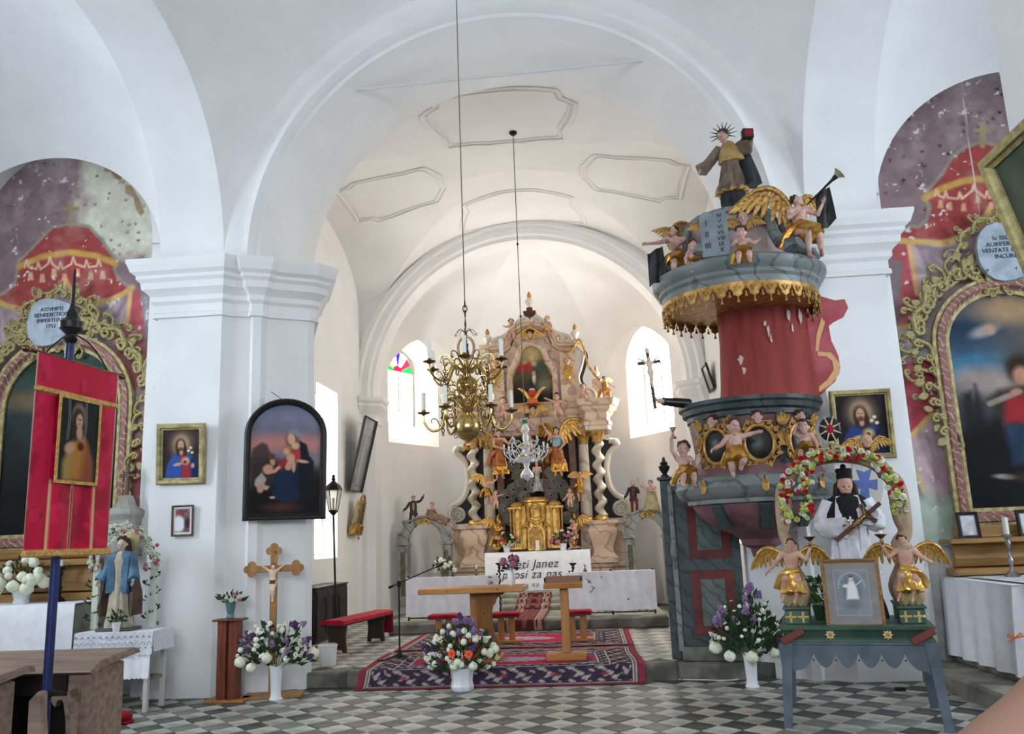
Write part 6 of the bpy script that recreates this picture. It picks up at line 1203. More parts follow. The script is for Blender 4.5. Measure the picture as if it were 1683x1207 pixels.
for x, y, z, k in ((0, .15, 6.75, 1.0), (-.98, .1, 5.94, .95), (1.0, .1, 5.94, .95), (1.42, .1, 5.02, .8), (-1.42, .1, 5.02, .8)):
    u = inst('urn', urn_m, t, (x, y, z), None, k); inst('flame', flame_m, u)
    if abs(x) > 1.3: MB().box(x-.1, x+.1, y-.1, y+.1, 4.5, z, .01).build('urn_block', pinkm, t)
# gilt herm on the attic pilaster, garlands, cherub heads
for s in (-1, 1):
    h = inst('herm_head', sculpt_mesh('herm_head', head_prims(V3(0, 0, 0), np.eye(3), 1.0, .012), .009, skin_p, 1.25), t, (s*.80, -.12, 5.42)); MB().ell((0, .02, .03), (.08, .08, .08), 12, 8).build('hair', gold, h)
    orn(t, SCR_B, s*.80, 5.26, .26, 0, -.10); orn(t, SCR_B, s*.80, 5.12, .22, PI, -.10); orn(t, LEAF_B, s*.80, 5.28, .34, PI, -.09); orn(t, SCR_B, s*.80, 4.92, .18, 0, -.10)
MB().tube(bez([(.66, -.10, 5.66), (.9, -.12, 5.66), (1.08, -.12, 5.90), (1.17, -.10, 5.72), (1.26, -.08, 5.3), (1.44, -.16, 5.0), (1.5, -.2, 4.95)], 30), [.018+.014*(i % 2) for i in range(31)], 6).build('gilt_garland', gold, t, 0)
orn(t, SCR_B, 0, 6.12, .36, 0, -.04); cherub(t, (0, -.07, 6.09), 1.2)
for s in (-1, 1): wing(t, (s*.05, -.04, 6.04), .22, s, me=WING_B, back=0)
# globe with horn-shaped leaves over the niche, cherub below
MB().ell((0, -.25, 4.72), .10, 14, 10).build('red_globe', mat('red_lacquer_globe', (168, 52, 40), .3), t); MB().ell((0, -.25, 4.78), (.075, .075, .05), 12, 8).build('globe_cap', whitem, t); MB().lathe([(.05, 4.44), (.16, 4.48), (.10, 4.58), (.05, 4.63)], 14, c=(0, -.25, 0)).build('crown', mat('orange_gilt', (196, 112, 62), .4, .5), t)
for s in (-1, 1): MB().tube(bez([(s*.05, -.26, 4.58), (s*.14, -.27, 4.72), (s*.26, -.27, 4.82), (s*.32, -.27, 4.83)], 12), [.05, .05, .048, .046, .042, .038, .034, .03, .025, .018, .012, .006, .002][:13], 8).build('horn_leaf', gold_b, t)
cherub(t, (0, -.28, 4.34), 1.3)
for s in (-1, 1): wing(t, (s*.05, -.26, 4.30), .26, s, me=WING_B, back=0)
# silver clouds in the niche
cl_m = mat('silvered_cloud', (168, 160, 150), .5, .15, c2=(140, 134, 126), scale=7)
for k in range(22):
    a = PI*(-.1+1.2*k/21); MB().tube([(.16*cos(a), .34, 3.1+.16*sin(a)), ((.5+.14*(k % 2))*cos(a), .34, 3.1+(.5+.14*(k % 2))*sin(a))], [.012, .028], 4).build('gilt_ray', gold, t, 0)
for x, z, r in ((-.5, 3.2, .15), (.5, 3.2, .15), (-.42, 2.98, .14), (.44, 2.96, .14), (-.3, 2.5, .15), (.3, 2.5, .15), (-.66, 2.50, .19), (-.52, 2.66, .16), (-.72, 2.26, .15), (-.38, 2.78, .14), (.66, 2.52, .18), (.52, 2.70, .16), (.74, 2.28, .15), (.36, 2.80, .15), (-.60, 2.02, .14), (.62, 2.02, .14), (-.1, 2.74, .16), (.14, 2.74, .15), (.3, 3.0, .13), (-.28, 3.0, .13)):
    mb = MB()
    for k in range(4): mb.lathe([(r*(1-.22*k), -.05-.03*k), (r*(1-.22*k)-.012, -.075-.03*k), (r*(1-.22*k)-.03, -.05-.03*k)], 16, M=Matrix.Rotation(PI/2, 4, 'X') @ Matrix.Diagonal((1, 1, -1, 1)))
    mb.ell((0, .02, 0), (r, .08, r), 14, 8); mb.build('cloud', cl_m, t, 60, (x, .18, z))
# mensa with white inscribed cloth
t = thing('altar_mensa', 'high altar table hung with white cloth lettered in black script', 'altar', (AXc, 17.9, 0))
MB().box(-1.06, 1.06, 0, .36, .55, 1.30, .01).build('block', pinkm, t); MB().box(-1.10, 1.10, -.04, .37, 1.30, 1.335, .008).build('table_slab', brownp, t)
c = altar_cloth(t, -1.09, 1.08, -.05, .42, 1.345, .82, 9, amp=.006)
sc = mat('black_script_ink', (52, 52, 60), .8); lettr(text_mesh('lettering', 'Sveti Janez\nprosi za nas', .235, sc, .001, shear=.28, space=1.08, line=.86), c, (-.14, -.088, 1.02), (PI/2, 0, 0)); [lettr(text_mesh('lettering', ch, .11, sc, .001, shear=.2), c, (-.11+.09*k, -.090, .66), (PI/2, 0, 0)) for k, ch in enumerate('qp')]
# tabernacle
ty = 18.12; t = thing('tabernacle', 'large gilded tabernacle with columns and round-headed door on the high altar', 'tabernacle', (AXc-.02, ty, 1.337))
MB().box(-.62, .62, .04, .30, 0, .05, .01).build('base', brownp, t); MB().box(-.50, .50, .08, .30, .05, .95, .01).build('body', gold_b, t)
MB().lathe([(.27, .05), (.27, .08), (.25, .1), (.25, 1.0), (.28, 1.03), (.28, 1.06), (.2, 1.12), (.0, 1.14)], 24, c=(-.0, .16, 0), sy=.75).build('bowed_front', gold_b, t)
dr = MB().prism([(-.15, .06), (.15, .06), (.15, .36)]+[(.15*cos(PI*i/10), .36+.15*sin(PI*i/10)) for i in range(1, 10)]+[(-.15, .36)], 'y', -.06, -.02).build('door', gold, t, 25); moulding([(-.15, .06), (.15, .06), (.15, .36)]+[(.15*cos(PI*i/10), .36+.15*sin(PI*i/10)) for i in range(1, 10)]+[(-.15, .36)], [(0, .06), (0, .08), (.03, .08), (.03, .04)]).build('door_moulding', gold_b, dr)
for k in range(3): MB().tube([(-.17+.02*k, -.045, .62+.05*k), (-.17+.02*k, -.04, .94-.02*k), (0, -.07, 1.0-.06*k), (.17-.02*k, -.04, .94-.02*k), (.17-.02*k, -.045, .62+.05*k), (0, -.075, .55+.07*k)], .010, 5, closed=True).build('strapwork', gold, t)
for s in (-1, 1):
    for x, y in ((.33, .02), (.46, .05), (.54, .12)): c = MB().lathe([(.032, .10), (.036, .13), (.022, .16), (.026, .25), (.022, .80), (.036, .84), (.04, .88)], 12).build('column', gold_b, t, 40, (s*x, y, 0))
    MB().box(s*.44-.14, s*.44+.14, -.03, .25, .05, .11, .01).build('column_base', gold_b, t); MB().box(s*.44-.15, s*.44+.15, -.04, .26, .88, .93, .01).build('cornice', gold_b, t); MB().lathe([(.13, .93), (.14, .97), (.10, 1.02), (.0, 1.05)], 14, c=(s*.40, .1, 0)).build('dome', gold_b, t); orn(t, LEAF_B, s*.26, .50, .2, s*.5, -.03); orn(t, SCR_B, s*.24, .48, .2, s*.6, -.04)
# candle and altar flowers
def on_mensa(name, label, cat, px, y=17.98): q = P(px, 905, y); return thing(name, label, cat, (q.x, y, 1.347))
t = on_mensa('altar_candle', 'thick white candle before the tabernacle door', 'candle', 884); MB().lathe([(.04, 0), (.04, .22), (.035, .225), (0, .225)], 16).build('wax_body', wax, t); MB().lathe([(.06, 0), (.065, .015), (.041, .02), (.0, .02)], 16).build('saucer', gold, t)
for px, lab, sp, sd in ((833, 'white pot of red, pink and white flowers left of the tabernacle', [('rose', 5, .036, (.2, .8)), ('pink', 6, .036, (.2, .9)), ('wrose', 9, .036, (0, 1)), ('yg', 6, .032, (0, .6))], 41), (926, 'white pot of pink, white and purple flowers right of the tabernacle', [('pink', 9, .036, (.1, .8)), ('wrose', 8, .034, (.4, 1)), ('mauve', 9, .036, (.2, 1)), ('purple', 4, .04, (.2, .8))], 43)):
    t = on_mensa('altar_flowers', lab, 'flowers', px); MB().lathe([(.06, 0), (.075, .13), (.08, .14), (.07, .14)], 6).build('pot', china, t, 20); bouquet(t, .13, .26, .26, sp, sd, 90, ry=.14, l0=.06, l1=.1)
# ---- altar sculptures
goldcl = mat('gilded_drapery', (206, 158, 72), .32, .8, c2=(160, 108, 48), scale=12, bump=.25, bscale=30); redgold = mat('red_gold_drapery', (176, 108, 60), .4, .5, c2=(132, 72, 42), scale=9, bump=.2); silvercl = mat('silver_drapery', (160, 158, 154), .4, .5, c2=(120, 118, 116), scale=10); gown_d = mat('dark_gown', (44, 38, 38), .6)
ALTG = 'carved figures of the high altar'
def angel(label, px, py, Y, H, pose, rz=0, cl=goldcl, wings=(.5, .5), child=False, head=(0, 0, 0), hairm=hair_b, skirt=True, top=None, wm=None, name='angel_statue', group=ALTG, wup=.2, tilt=0, skin=None):
    q = P(px, py, Y); t = thing(name, label, 'statue', q, rz, group); t.rotation_euler = (tilt, 0, rz)
    g = figure(t, H, pose, child, skin or skin_p, head, hairm, True)
    J = dict(CHILD if child else ADULT); J.update(pose or {}); pel = J['pel']; kn = (Vector(J['kP'])+Vector(J['kN']))/2
    if skirt:
        r = .14 if child else .105; drape(t, 'drapery', (Vector(pel)+Vector((0, 0, .06)))*H, kn*H*1.0+Vector((0, 0, -.03*H)), r*.95*H, r*1.35*H, cl, px % 6, 28, 6, .16); drape(t, 'drapery', (Vector(pel)+Vector((.06, -.05, .05)))*H, (Vector(pel)+Vector((-.22, .08, -.22)))*H, .05*H, .06*H, cl, 2, 18, 4, .2, via=(Vector(pel)+Vector((-.13, -.02, .0)))*H)
    if H > .9: robe(t, 'gown', [(.10, .03, .03, .15, .12, 1), (.2, .02, .02, .145, .115, 1), (.38, 0, 0, .125, .10, .8), (.54, 0, 0, .10, .082, .4)], goldcl, 44, 8, .12, 2, S=H)
    if top: robe(t, 'bodice', [(pel[2]+.03, pel[0], pel[1], .10, .08, .3), (J['ch'][2], J['ch'][0], J['ch'][1], .112, .085, .2), (J['sP'][2]-.01, J['ch'][0], J['ch'][1], .10, .075, 0)], top, 28, 5, .05, S=H)
    c = (Vector(J['ch'])+Vector((0, .06, .05)))*H
    for s, w in ((1, wings[0]), (-1, wings[1])):
        if w: wing(t, c+Vector((s*.03*H, .0, 0)), w*H, s, me=wm or WING_G, up=wup)
    return t
SIT = dict(kP=(.09, -.20, .44), kN=(-.09, -.20, .44), aP=(.09, -.20, .22), aN=(-.10, -.16, .22), tP=(.10, -.28, .19), tN=(-.10, -.24, .19))
angel('large gilt angel with raised arm and spread wing, right of the crystal chandelier', 918, 784, 18.32, 1.06, dict(eN=(-.19, -.03, .93), wN=(-.26, -.06, 1.06), eP=(.17, -.06, .66), wP=(.10, -.14, .56), kP=(.07, -.07, .30), kN=(-.05, .02, .28)), -.15, redgold, (.62, .5), head=(.2, .1, -.15), top=mat('blue_silver_bodice', (120, 146, 156), .4, .4), wm=WING_B)
angel('large gilt angel with folded wing at the left of the altar niche', 822, 788, 18.32, 1.06, dict(eP=(.19, -.10, .70), wP=(.24, -.18, .80), eN=(-.12, -.12, .66), wN=(-.02, -.18, .62)), .25, redgold, (.0, .62), head=(-.3, .1, .1), top=redgold, wup=-.3)
angel('flying gilt angel on the left column', 801, 832, 18.22, .62, dict(eP=(.18, -.08, .76), wP=(.30, -.12, .86), eN=(-.05, -.16, .66), wN=(.10, -.22, .60), kP=(.10, -.14, .36), aP=(.12, -.08, .14), tP=(.13, -.12, .08), kN=(-.0, -.1, .30), aN=(.02, 0, .10)), .2, goldcl, (.3, .5), head=(-.4, 0, .2), hairm=gold, wm=WING_B)
angel('flying gilt angel on the right column', 955, 825, 18.22, .64, dict(eN=(-.19, -.06, .80), wN=(-.32, -.10, .82), eP=(.18, -.06, .78), wP=(.26, -.1, .74), kN=(-.07, -.10, .32)), -.1, goldcl, (.35, .35), head=(.3, .1, -.1), hairm=hair_b, top=goldcl, wm=WING_B)
KNEEL = dict(pel=(0, 0, .34), ch=(0, -.03, .54), nk=(0, -.03, .65), hd=(0, -.07, .73), sP=(.108, -.03, .61), sN=(-.108, -.03, .61), hP=(.052, 0, .32), hN=(-.052, 0, .32), kP=(.07, -.22, .26), kN=(-.07, -.10, .06), aP=(.08, -.20, .05), aN=(-.07, .14, .05), tP=(.08, -.28, .02), tN=(-.07, .20, .03), eP=(.15, -.12, .50), wP=(.05, -.2, .54), eN=(-.15, -.12, .50), wN=(-.03, -.2, .55))
angel('kneeling gilt angel at the left foot of the tabernacle', 818, 905, 18.1, .80, KNEEL, 1.0, goldcl, (.5, .4), head=(.1, .2, 0), hairm=gold, top=goldcl, wm=WING_B, skin=gold_b)
angel('kneeling angel with gilt drapery at the right foot of the tabernacle', 947, 903, 18.1, .80, KNEEL, -1.0, goldcl, (.4, .5), head=(-.1, .2, 0), wm=WING_B)
# central saint kneeling on the clouds and attendants
q = P(884, 808, 18.25); t = thing('saint_statue', 'saint in dark gown with staff above the tabernacle', 'statue', q, 0, ALTG); g = figure(t, .62, dict(eP=(.15, -.08, .66), wP=(.06, -.16, .68)), skin=skin_p, head=(.3, .2, 0), hair=hair_g, legs=False)
robe(t, 'gown', [(0, 0, 0, .17, .13, 1), (.25, 0, 0, .12, .10, .7), (.5, 0, 0, .09, .075, .3), (.66, 0, 0, .10, .07, .2), (.80, 0, 0, .06, .05, 0)], silvercl, 40, 9, .1, S=.62); MB().tube([(.14, -.08, -.05), (.14, -.08, .95)], .012, 6).build('staff', brownp, t)
q = P(868, 745, 18.3); t = thing('saint_statue', 'crowned saint in pale robe high in the altar niche behind the chandelier', 'statue', q, 0, ALTG); g = figure(t, .80, dict(eP=(.18, -.08, .66), wP=(.27, -.14, .64), eN=(-.18, -.08, .66), wN=(-.26, -.14, .60)), skin=skin_p, head=(0, .1, 0), hair=hair_b, legs=False)
robe(t, 'robe', [(0, 0, 0, .17, .13, 1), (.25, 0, 0, .13, .10, .8), (.5, 0, 0, .095, .08, .4), (.68, 0, 0, .105, .075, .2), (.81, 0, 0, .06, .05, 0)], mat('pale_rose_robe', (178, 156, 142), .5, c2=(150, 124, 112), scale=8), 44, 9, .1, S=.80); MB().lathe([(.04, .77), (.05, .80), (.06, .86), (.045, .84)], 12).build('crown', mat('dark_blue_cap', (38, 44, 62), .5), t)
for s in 'PN': drape(t, 'sleeve', g['s'+s], g['w'+s], .04, .06, MT['pale_rose_robe'], via=g['e'+s])
PF = 'cream-fleshed putti of the high altar'
def putto(label, px, py, Y, H, pose, rz=0, cl=None, wings=None, head=(0, 0, 0), hairm=hair_b, grp=PF, tilt=0, sk=None, wm=None):
    return angel(label, px, py, Y, H, pose, rz, cl or goldcl, wings or (0, 0), True, head, hairm, bool(cl), None, wm, 'putto_statue', grp, .3, tilt, sk or skin_p)
putto('putto with dark curls climbing the left pediment scroll', 841, 560, 18.6, .50, dict(eP=(.22, -.03, .66), wP=(.36, -.05, .62), eN=(-.2, -.03, .62), wN=(-.3, -.06, .64), kN=(-.12, -.12, .26)), .2)
putto('pale putto leaning on the right pediment scroll', 900, 555, 18.6, .50, dict(eN=(-.24, -.03, .68), wN=(-.36, -.03, .76), kP=(.12, -.1, .26)), -.2, gold_b, hairm=gold_p)
putto('putto striding in front of the right attic scroll', 917, 690, 18.2, .58, dict(eN=(-.25, -.05, .74), wN=(-.38, -.08, .80), eP=(.26, -.02, .62), wP=(.40, 0, .56), kP=(.16, -.10, .24), aP=(.20, 0, .08)), -.2, None, (0.0, 0.0))
putto('small putto peering beside the right attic scroll', 960, 668, 18.35, .50, dict(eP=(.2, -.06, .54)), .1)
putto('putto reaching up beside the left attic pilaster', 828, 692, 18.25, .52, dict(eP=(.24, -.06, .72), wP=(.34, -.08, .84)), .1)
angel('gilt-robed angel seated on the right end of the altar cornice', 996, 668, 18.4, .66, dict(SIT, eP=(.2, -.05, .70), wP=(.26, -.16, .62)), .3, goldcl, (.3, 0), head=(.4, .1, 0), top=goldcl, wm=WING_B)
putto('plump putto tumbling on the left silver clouds', 815, 838, 18.15, .42, dict(eP=(.2, -.1, .7), wP=(.32, -.16, .72)), .3); putto('putto hanging below the right silver clouds', 938, 835, 18.15, .42, dict(eN=(-.2, -.1, .5), wN=(-.3, -.16, .4)), -.3)
# ---- side gates of the altar with four statues
gym = marble('grey_green_marbling', (150, 150, 144), (104, 106, 102), 2.2, .45, (132, 132, 126), 7)
def gate(lab, pL, pR, top, spring, Y=17.95):
    a, b = P(pL, spring, Y), P(pR, spring, Y); zs = a.z; w = b.x-a.x; cx = w/2; t = thing('altar_gate', lab, 'archway', (a.x, Y, .34)); z = zs-.34; pwid = .20; r = (w-2*pwid)/2
    for x0 in (0, w-pwid):
        p = MB().box(x0, x0+pwid, -.12, .16, 0, z, .01).build('pilaster', gym, t); MB().box(x0+.05, x0+pwid-.05, -.128, -.118, .2, z-.12, .004).build('inset_panel', mat('olive_inset', (104, 100, 84), .6, c2=(82, 78, 66), scale=8), p); MB().box(x0-.03, x0+pwid+.03, -.16, .18, z, z+.06, .012).build('impost', gym, t)
    n = 20; zt = P((pL+pR)/2, top, Y).z-.34; inn = [(cx+r*cos(PI*i/n), z+.06+r*1.15*sin(PI*i/n)) for i in range(n+1)]
    out = [(w-.04, z+.06), (w+.02, z+.14), (w+.0, z+.24), (w-.10, z+.30), (w-.14, z+.40), (w-.1, z+.48), (cx+.26, zt-.06), (cx+.12, zt), (cx-.12, zt), (cx-.26, zt-.06), (.1, z+.48), (.14, z+.40), (.10, z+.30), (0, z+.24), (-.02, z+.14), (.04, z+.06)]
    MB().prism(out+inn[::-1], 'y', -.08, .10).build('scrolled_arch', gym, t, 25); MB().tube([(x, -.09, zz) for x, zz in out], .03, 6).build('scroll_moulding', gym, t, 60); orn(t, SCR_B, cx, zt-.12, .26, 0, -.10); orn(t, LEAF_B, cx, zt-.14, .14, 0, -.10)
    return a.x+cx, zt+.34, w
dk = mat('dark_brown_coat', (66, 52, 46), .6, c2=(48, 38, 34), scale=9); tn = mat('tan_vest', (150, 126, 108), .6); strp = mat('striped_brown_robe', (146, 116, 96), .6, c2=(104, 80, 68), scale=16, stretch=(1, 1, 6)); crim = mat('crimson_breeches', (112, 36, 44), .6); cremr = mat('cream_yellow_robe', (176, 164, 124), .6, c2=(150, 136, 100), scale=9)
gx, gz, gw = gate('left grey marbled gateway beside the high altar with two statues on top', 656, 742, 850, 898)
gx2, gz2, gw2 = gate('right grey marbled gateway beside the high altar with two statues on top', 1026, 1106, 838, 886)
def coatman(lab, px, py, Y, H, pose, rz, coat, vest, legm, head=(0, 0, 0), hairm=hair_b):
    q = P(px, py, Y); t = thing('coated_statue', lab, 'statue', q, rz, 'statues on the altar gateways'); g = figure(t, H, pose, False, legm, head, hairm, True, clad=True); J = dict(ADULT); J.update(pose)
    robe(t, 'coat', [(.40, J['pel'][0], .01, .135, .10, .8), (.52, J['pel'][0], 0, .10, .08, .4), (.70, J['ch'][0], 0, .112, .08, .2), (.83, J['ch'][0], 0, .085, .06, 0), (.86, J['ch'][0], 0, .04, .04, 0)], coat, 32, 6, .1, S=H); MB().ell((J['ch'][0]*H, -.065*H, .66*H), (.045*H, .03*H, .15*H), 10, 8).build('vest', vest, t)
    for s in 'PN': drape(t, 'sleeve', g['s'+s], g['w'+s], .045*H, .038*H, coat, 1, 14, 3, .1, via=g['e'+s])
    hd = J['hd']; inst('face', sculpt_mesh('face', head_prims(V3(*hd), rotm(*head), 1.02, .012), .010, skin_w, H), t)
coatman('dark-coated statue raising one arm on the left gateway', 680, 868, 17.93, .66, dict(eP=(.22, -.02, .84), wP=(.32, -.05, .98), eN=(-.20, -.02, .66), wN=(-.30, -.08, .56), kN=(-.10, -.10, .28), aN=(-.14, .0, .04)), .15, dk, tn, dk)
q = P(712, 862, 17.93); t = thing('reclining_statue', 'reclining statue in striped brown robe on the left gateway', 'statue', q, 0, 'statues on the altar gateways'); g = figure(t, .72, dict(pel=(0, 0, .16), ch=(-.03, 0, .36), nk=(-.03, 0, .47), hd=(-.03, -.02, .55), sP=(.08, 0, .43), sN=(-.14, 0, .43), eP=(.16, -.04, .30), wP=(.22, -.12, .22), eN=(-.20, -.03, .28), wN=(-.18, -.1, .16), hP=(.05, 0, .14), hN=(-.05, 0, .14), kP=(.26, -.10, .12), kN=(.22, -.14, .08), aP=(.46, -.08, .0), aN=(.42, -.12, -.02), tP=(.52, -.12, -.06), tN=(.48, -.16, -.06)), skin=skin_w, hair=hair_g)
drape(t, 'robe', (-.02, 0, .17), (.33, -.06, .03), .105, .085, strp, 1, 24, 5, .12); drape(t, 'robe', (-.02, 0, .10), (-.03, 0, .30), .11, .085, strp, 2, 24, 5, .1)
coatman('statue in dark coat and crimson breeches on the right gateway', 1043, 846, 17.93, .68, dict(eP=(.17, -.06, .66), wP=(.08, -.14, .70), eN=(-.18, -.0, .64), wN=(-.26, -.04, .52), kP=(.10, -.08, .28)), -.1, gown_d, crim, crim, hairm=hair_g)
q = P(1073, 842, 17.93); t = thing('seated_statue', 'cream-robed kneeling statue with raised hand on the right gateway', 'statue', q, -.3, 'statues on the altar gateways'); KK = dict(KNEEL); KK.update(eN=(-.22, -.08, .66), wN=(-.30, -.14, .80)); g = figure(t, .80, KK, skin=skin_w, hair=hair_g); drape(t, 'robe', (0, 0, .36), (.0, -.10, .0), .10, .17, cremr, 1, 24, 6, .12); drape(t, 'robe', (0, -.02, .28), (0, -.04, .48), .095, .085, cremr, 2, 24, 5, .08)
# ================================================================== CHANDELIERS
def cord(th, z0, z1, r=.006, links=True):
    MB().tube([(0, 0, z0), (0, 0, z1)], r, 6).build('cord', mat('grey_cord', (112, 104, 92), .7), th)
t = thing('brass_chandelier', 'two-tier brass globe chandelier with candle lamps hanging in the nave', 'chandelier', (-1.02, 7.4, 0))
cord(t, 3.72, 9.2, .005)
for k in range(3): MB().tube([(.018*cos(a)*(k % 2), .018*cos(a)*((k+1) % 2), 3.71-.045*k+.035*sin(a)) for a in [2*PI*i/12 for i in range(12)]], .005, 5, closed=True).build('chain_link', iron, t)
MB().lathe([(0, 2.40), (.014, 2.41), (.018, 2.43), (.010, 2.45), (.03, 2.47), (.08, 2.49), (.115, 2.54), (.122, 2.59), (.11, 2.645), (.075, 2.69), (.04, 2.71), (.05, 2.73), (.065, 2.75), (.03, 2.77), (.028, 2.80), (.04, 2.83), (.02, 2.85), (.03, 2.87), (.075, 2.89), (.098, 2.935), (.10, 2.96), (.085, 3.01), (.045, 3.04), (.03, 3.06), (.06, 3.09), (.07, 3.11), (.025, 3.13), (.02, 3.17), (.012, 3.19)], 28).build('shaft_with_globes', brass, t, 50)
MB().tube([(.072*cos(a), 0, 3.30+.105*sin(a)) for a in [2*PI*i/28 for i in range(28)]], .011, 6, closed=True).build('oval_ring', brass_d, t)
MB().lathe([(.025, 3.20), (.03, 3.24), (.018, 3.30), (.024, 3.33), (.010, 3.35), (.014, 3.37), (.008, 3.39), (0, 3.40)], 12).build('figurine', iron, t)
MB().lathe([(.01, 3.40), (.012, 3.44), (.004, 3.47), (.01, 3.52), (.003, 3.58)], 8).build('top_spindle', brass_d, t)
armU = bez([(.05, 0, 0), (.12, 0, .03), (.16, 0, -.04), (.20, 0, -.10), (.27, 0, -.09), (.325, 0, -.03), (.33, 0, .02)], 24); curlU = bez([(.12, 0, .03), (.17, 0, .08), (.21, 0, .06), (.20, 0, .02), (.17, 0, .03)], 14)
armL = bez([(.05, 0, 0), (.11, 0, .07), (.17, 0, .05), (.19, 0, -.06), (.22, 0, -.16), (.29, 0, -.18), (.345, 0, -.12), (.352, 0, -.06)], 28); curlL = bez([(.11, 0, .07), (.16, 0, .12), (.21, 0, .10), (.20, 0, .05), (.17, 0, .06)], 14)
mU = MB().tube(armU, [.012-.004*i/24 for i in range(25)], 8).tube(curlU, .005, 6).tube(bez([(.20, 0, -.1), (.23, 0, -.04), (.26, 0, -.03), (.27, 0, -.06)], 9), .004, 5).mesh('arm', brass, 60); mL = MB().tube(armL, [.014-.005*i/28 for i in range(29)], 8).tube(curlL, .006, 6).tube(bez([(.22, 0, -.16), (.25, 0, -.09), (.29, 0, -.09), (.29, 0, -.12)], 9), .005, 5).mesh('arm', brass, 60)
pan = MB().lathe([(.008, 0), (.012, .01), (.05, .022), (.052, .028), (.02, .026), (.014, .05), (.016, .06)], 16).mesh('drip_pan', brass_d, 50); cand = MB().lathe([(.017, .05), (.017, .185), (.012, .19), (0, .19)], 10).mesh('candle', wax, 40)
chain = MB()
for i in range(9): chain.tube([(.012*cos(a)*(1 if i % 2 else .5), .012*(0 if i % 2 else 1)*cos(a), -i*.026+.016*sin(a)) for a in [2*PI*q/8 for q in range(8)]], .004, 4, closed=True)
chain = chain.mesh('hanging_chain', brass_d, 0); rosette = daisy(brass_d, brass, 'rosette', 6)
for tier, (z, me, tip, n, ph) in enumerate(((2.76, mL, (.352, -.06), 6, .15), (3.10, mU, (.33, .02), 6, .62))):
    for k in range(n):
        a = 2*PI*k/n+ph; o = inst('arm', me, t, (0, 0, z), (0, 0, a), 1.1); inst('drip_pan', pan, o, (tip[0], 0, tip[1])); inst('candle', cand, o, (tip[0], 0, tip[1])); inst('hanging_chain', chain, o, (.20, 0, .0 if tier else .0)); inst('rosette', rosette, o, (.215, 0, .085), (0, PI/2, 0), .022)
sb = MB().tube(bez([(.04, 0, 0), (.10, 0, .05), (.16, 0, .04), (.18, 0, -.01), (.15, 0, -.03), (.13, 0, .0)], 20), .006, 6).tube(bez([(.10, 0, .05), (.14, 0, .10), (.20, 0, .10), (.21, 0, .06), (.19, 0, .05)], 14), .005, 6).mesh('scroll_branch', brass, 60)
for z, ph in ((2.78, .67), (3.12, .1), (2.9, .4)):
    for k in range(6): o = inst('scroll_branch', sb, t, (0, 0, z), (0, 0, 2*PI*k/6+ph), 1.15); inst('rosette', rosette, o, (.2, 0, .06), (0, PI/2, 0), .02)
for k in range(8): a = 2*PI*k/8; MB().tube(bez([(0, 0, 3.44), (.05*cos(a), .05*sin(a), 3.47), (.08*cos(a), .08*sin(a), 3.45), (.09*cos(a), .09*sin(a), 3.42)], 10), .003, 5).build('crown_wire', brass_d, t)
for a in (.2, 2.8): inst('rosette', rosette, t, (.095*cos(a), .0, 3.42), (PI/2, 0, 0), .02)
# crystal chandelier in the chancel
crys = mat('cut_crystal', (248, 248, 250), .12, trans=.12, spec=.8, c2=(222, 226, 230), scale=60); gilt_b = mat('chandelier_gilt', (190, 164, 96), .3, .8)
t = thing('crystal_chandelier', 'white crystal chandelier hanging before the high altar', 'chandelier', (-.91, 13.0, 0)); cord(t, 3.42, 8.20, .007); MB().lathe([(.03, 8.14), (.07, 8.18), (.06, 8.21), (0, 8.21)], 12).build('ceiling_rose', iron, t)
for z in (6.25, 5.05): MB().ell((0, 0, z), .02, 8, 6).build('cord_bead', iron, t)
MB().lathe([(.012, 3.42), (.04, 3.38), (.02, 3.34), (.05, 3.28), (.07, 3.24), (.03, 3.18), (.05, 3.12), (.03, 3.05), (.09, 3.0), (.11, 2.97), (.04, 2.94), (.05, 2.88), (.11, 2.84), (.13, 2.80), (.06, 2.76), (.03, 2.66), (.07, 2.60), (.10, 2.55), (.05, 2.50), (.0, 2.46)], 20, fold=lambda a, q: 1+.07*sin(10*a)).build('crystal_stem', crys, t, 50)
for z, r in ((3.005, .112), (2.845, .132)): MB().lathe([(r-.01, z-.012), (r, z-.01), (r, z+.01), (r-.01, z+.012)], 20).build('gilt_band', gilt_b, t)
ca = MB().tube(bez([(.05, 0, 0), (.12, 0, -.08), (.22, 0, -.09), (.29, 0, -.02), (.30, 0, .04)], 16), .010, 7).tube(bez([(.12, 0, -.08), (.14, 0, .0), (.19, 0, .04), (.22, 0, .0)], 10), .006, 5).lathe([(.006, .04), (.035, .05), (.04, .055), (.012, .055), (.012, .11), (0, .12)], 10, c=(.30, 0, 0)).mesh('crystal_arm', crys, 60)
drop = MB().lathe([(0, -.03), (.009, -.018), (.006, -.004), (0, 0)], 6).mesh('drop', crys, 0)
for z, n, s, ph in ((2.90, 8, 1.0, .2), (3.06, 6, .62, .5)):
    for k in range(n):
        o = inst('crystal_arm', ca, t, (0, 0, z), (0, 0, 2*PI*k/n+ph), s)
        for x, dz in ((.30, .04), (.22, -.09), (.15, -.09), (.26, .02)): inst('drop', drop, o, (x, 0, dz), None, 1.5)
for k in range(14): a = 2*PI*k/14; inst('drop', drop, t, (.12*cos(a), .12*sin(a), 2.80), None, 1.9); inst('drop', drop, t, (.09*cos(a), .09*sin(a), 2.55), None, 1.6)
MB().lathe([(.02, 3.34), (.055, 3.36), (.06, 3.40), (.05, 3.36)], 12).build('green_glass_cup', mat('green_glass', (96, 150, 130), .1, trans=.4), t)
for o in t.children:
    if o.name.startswith(('crystal_arm',)): o.scale = o.scale*1.12
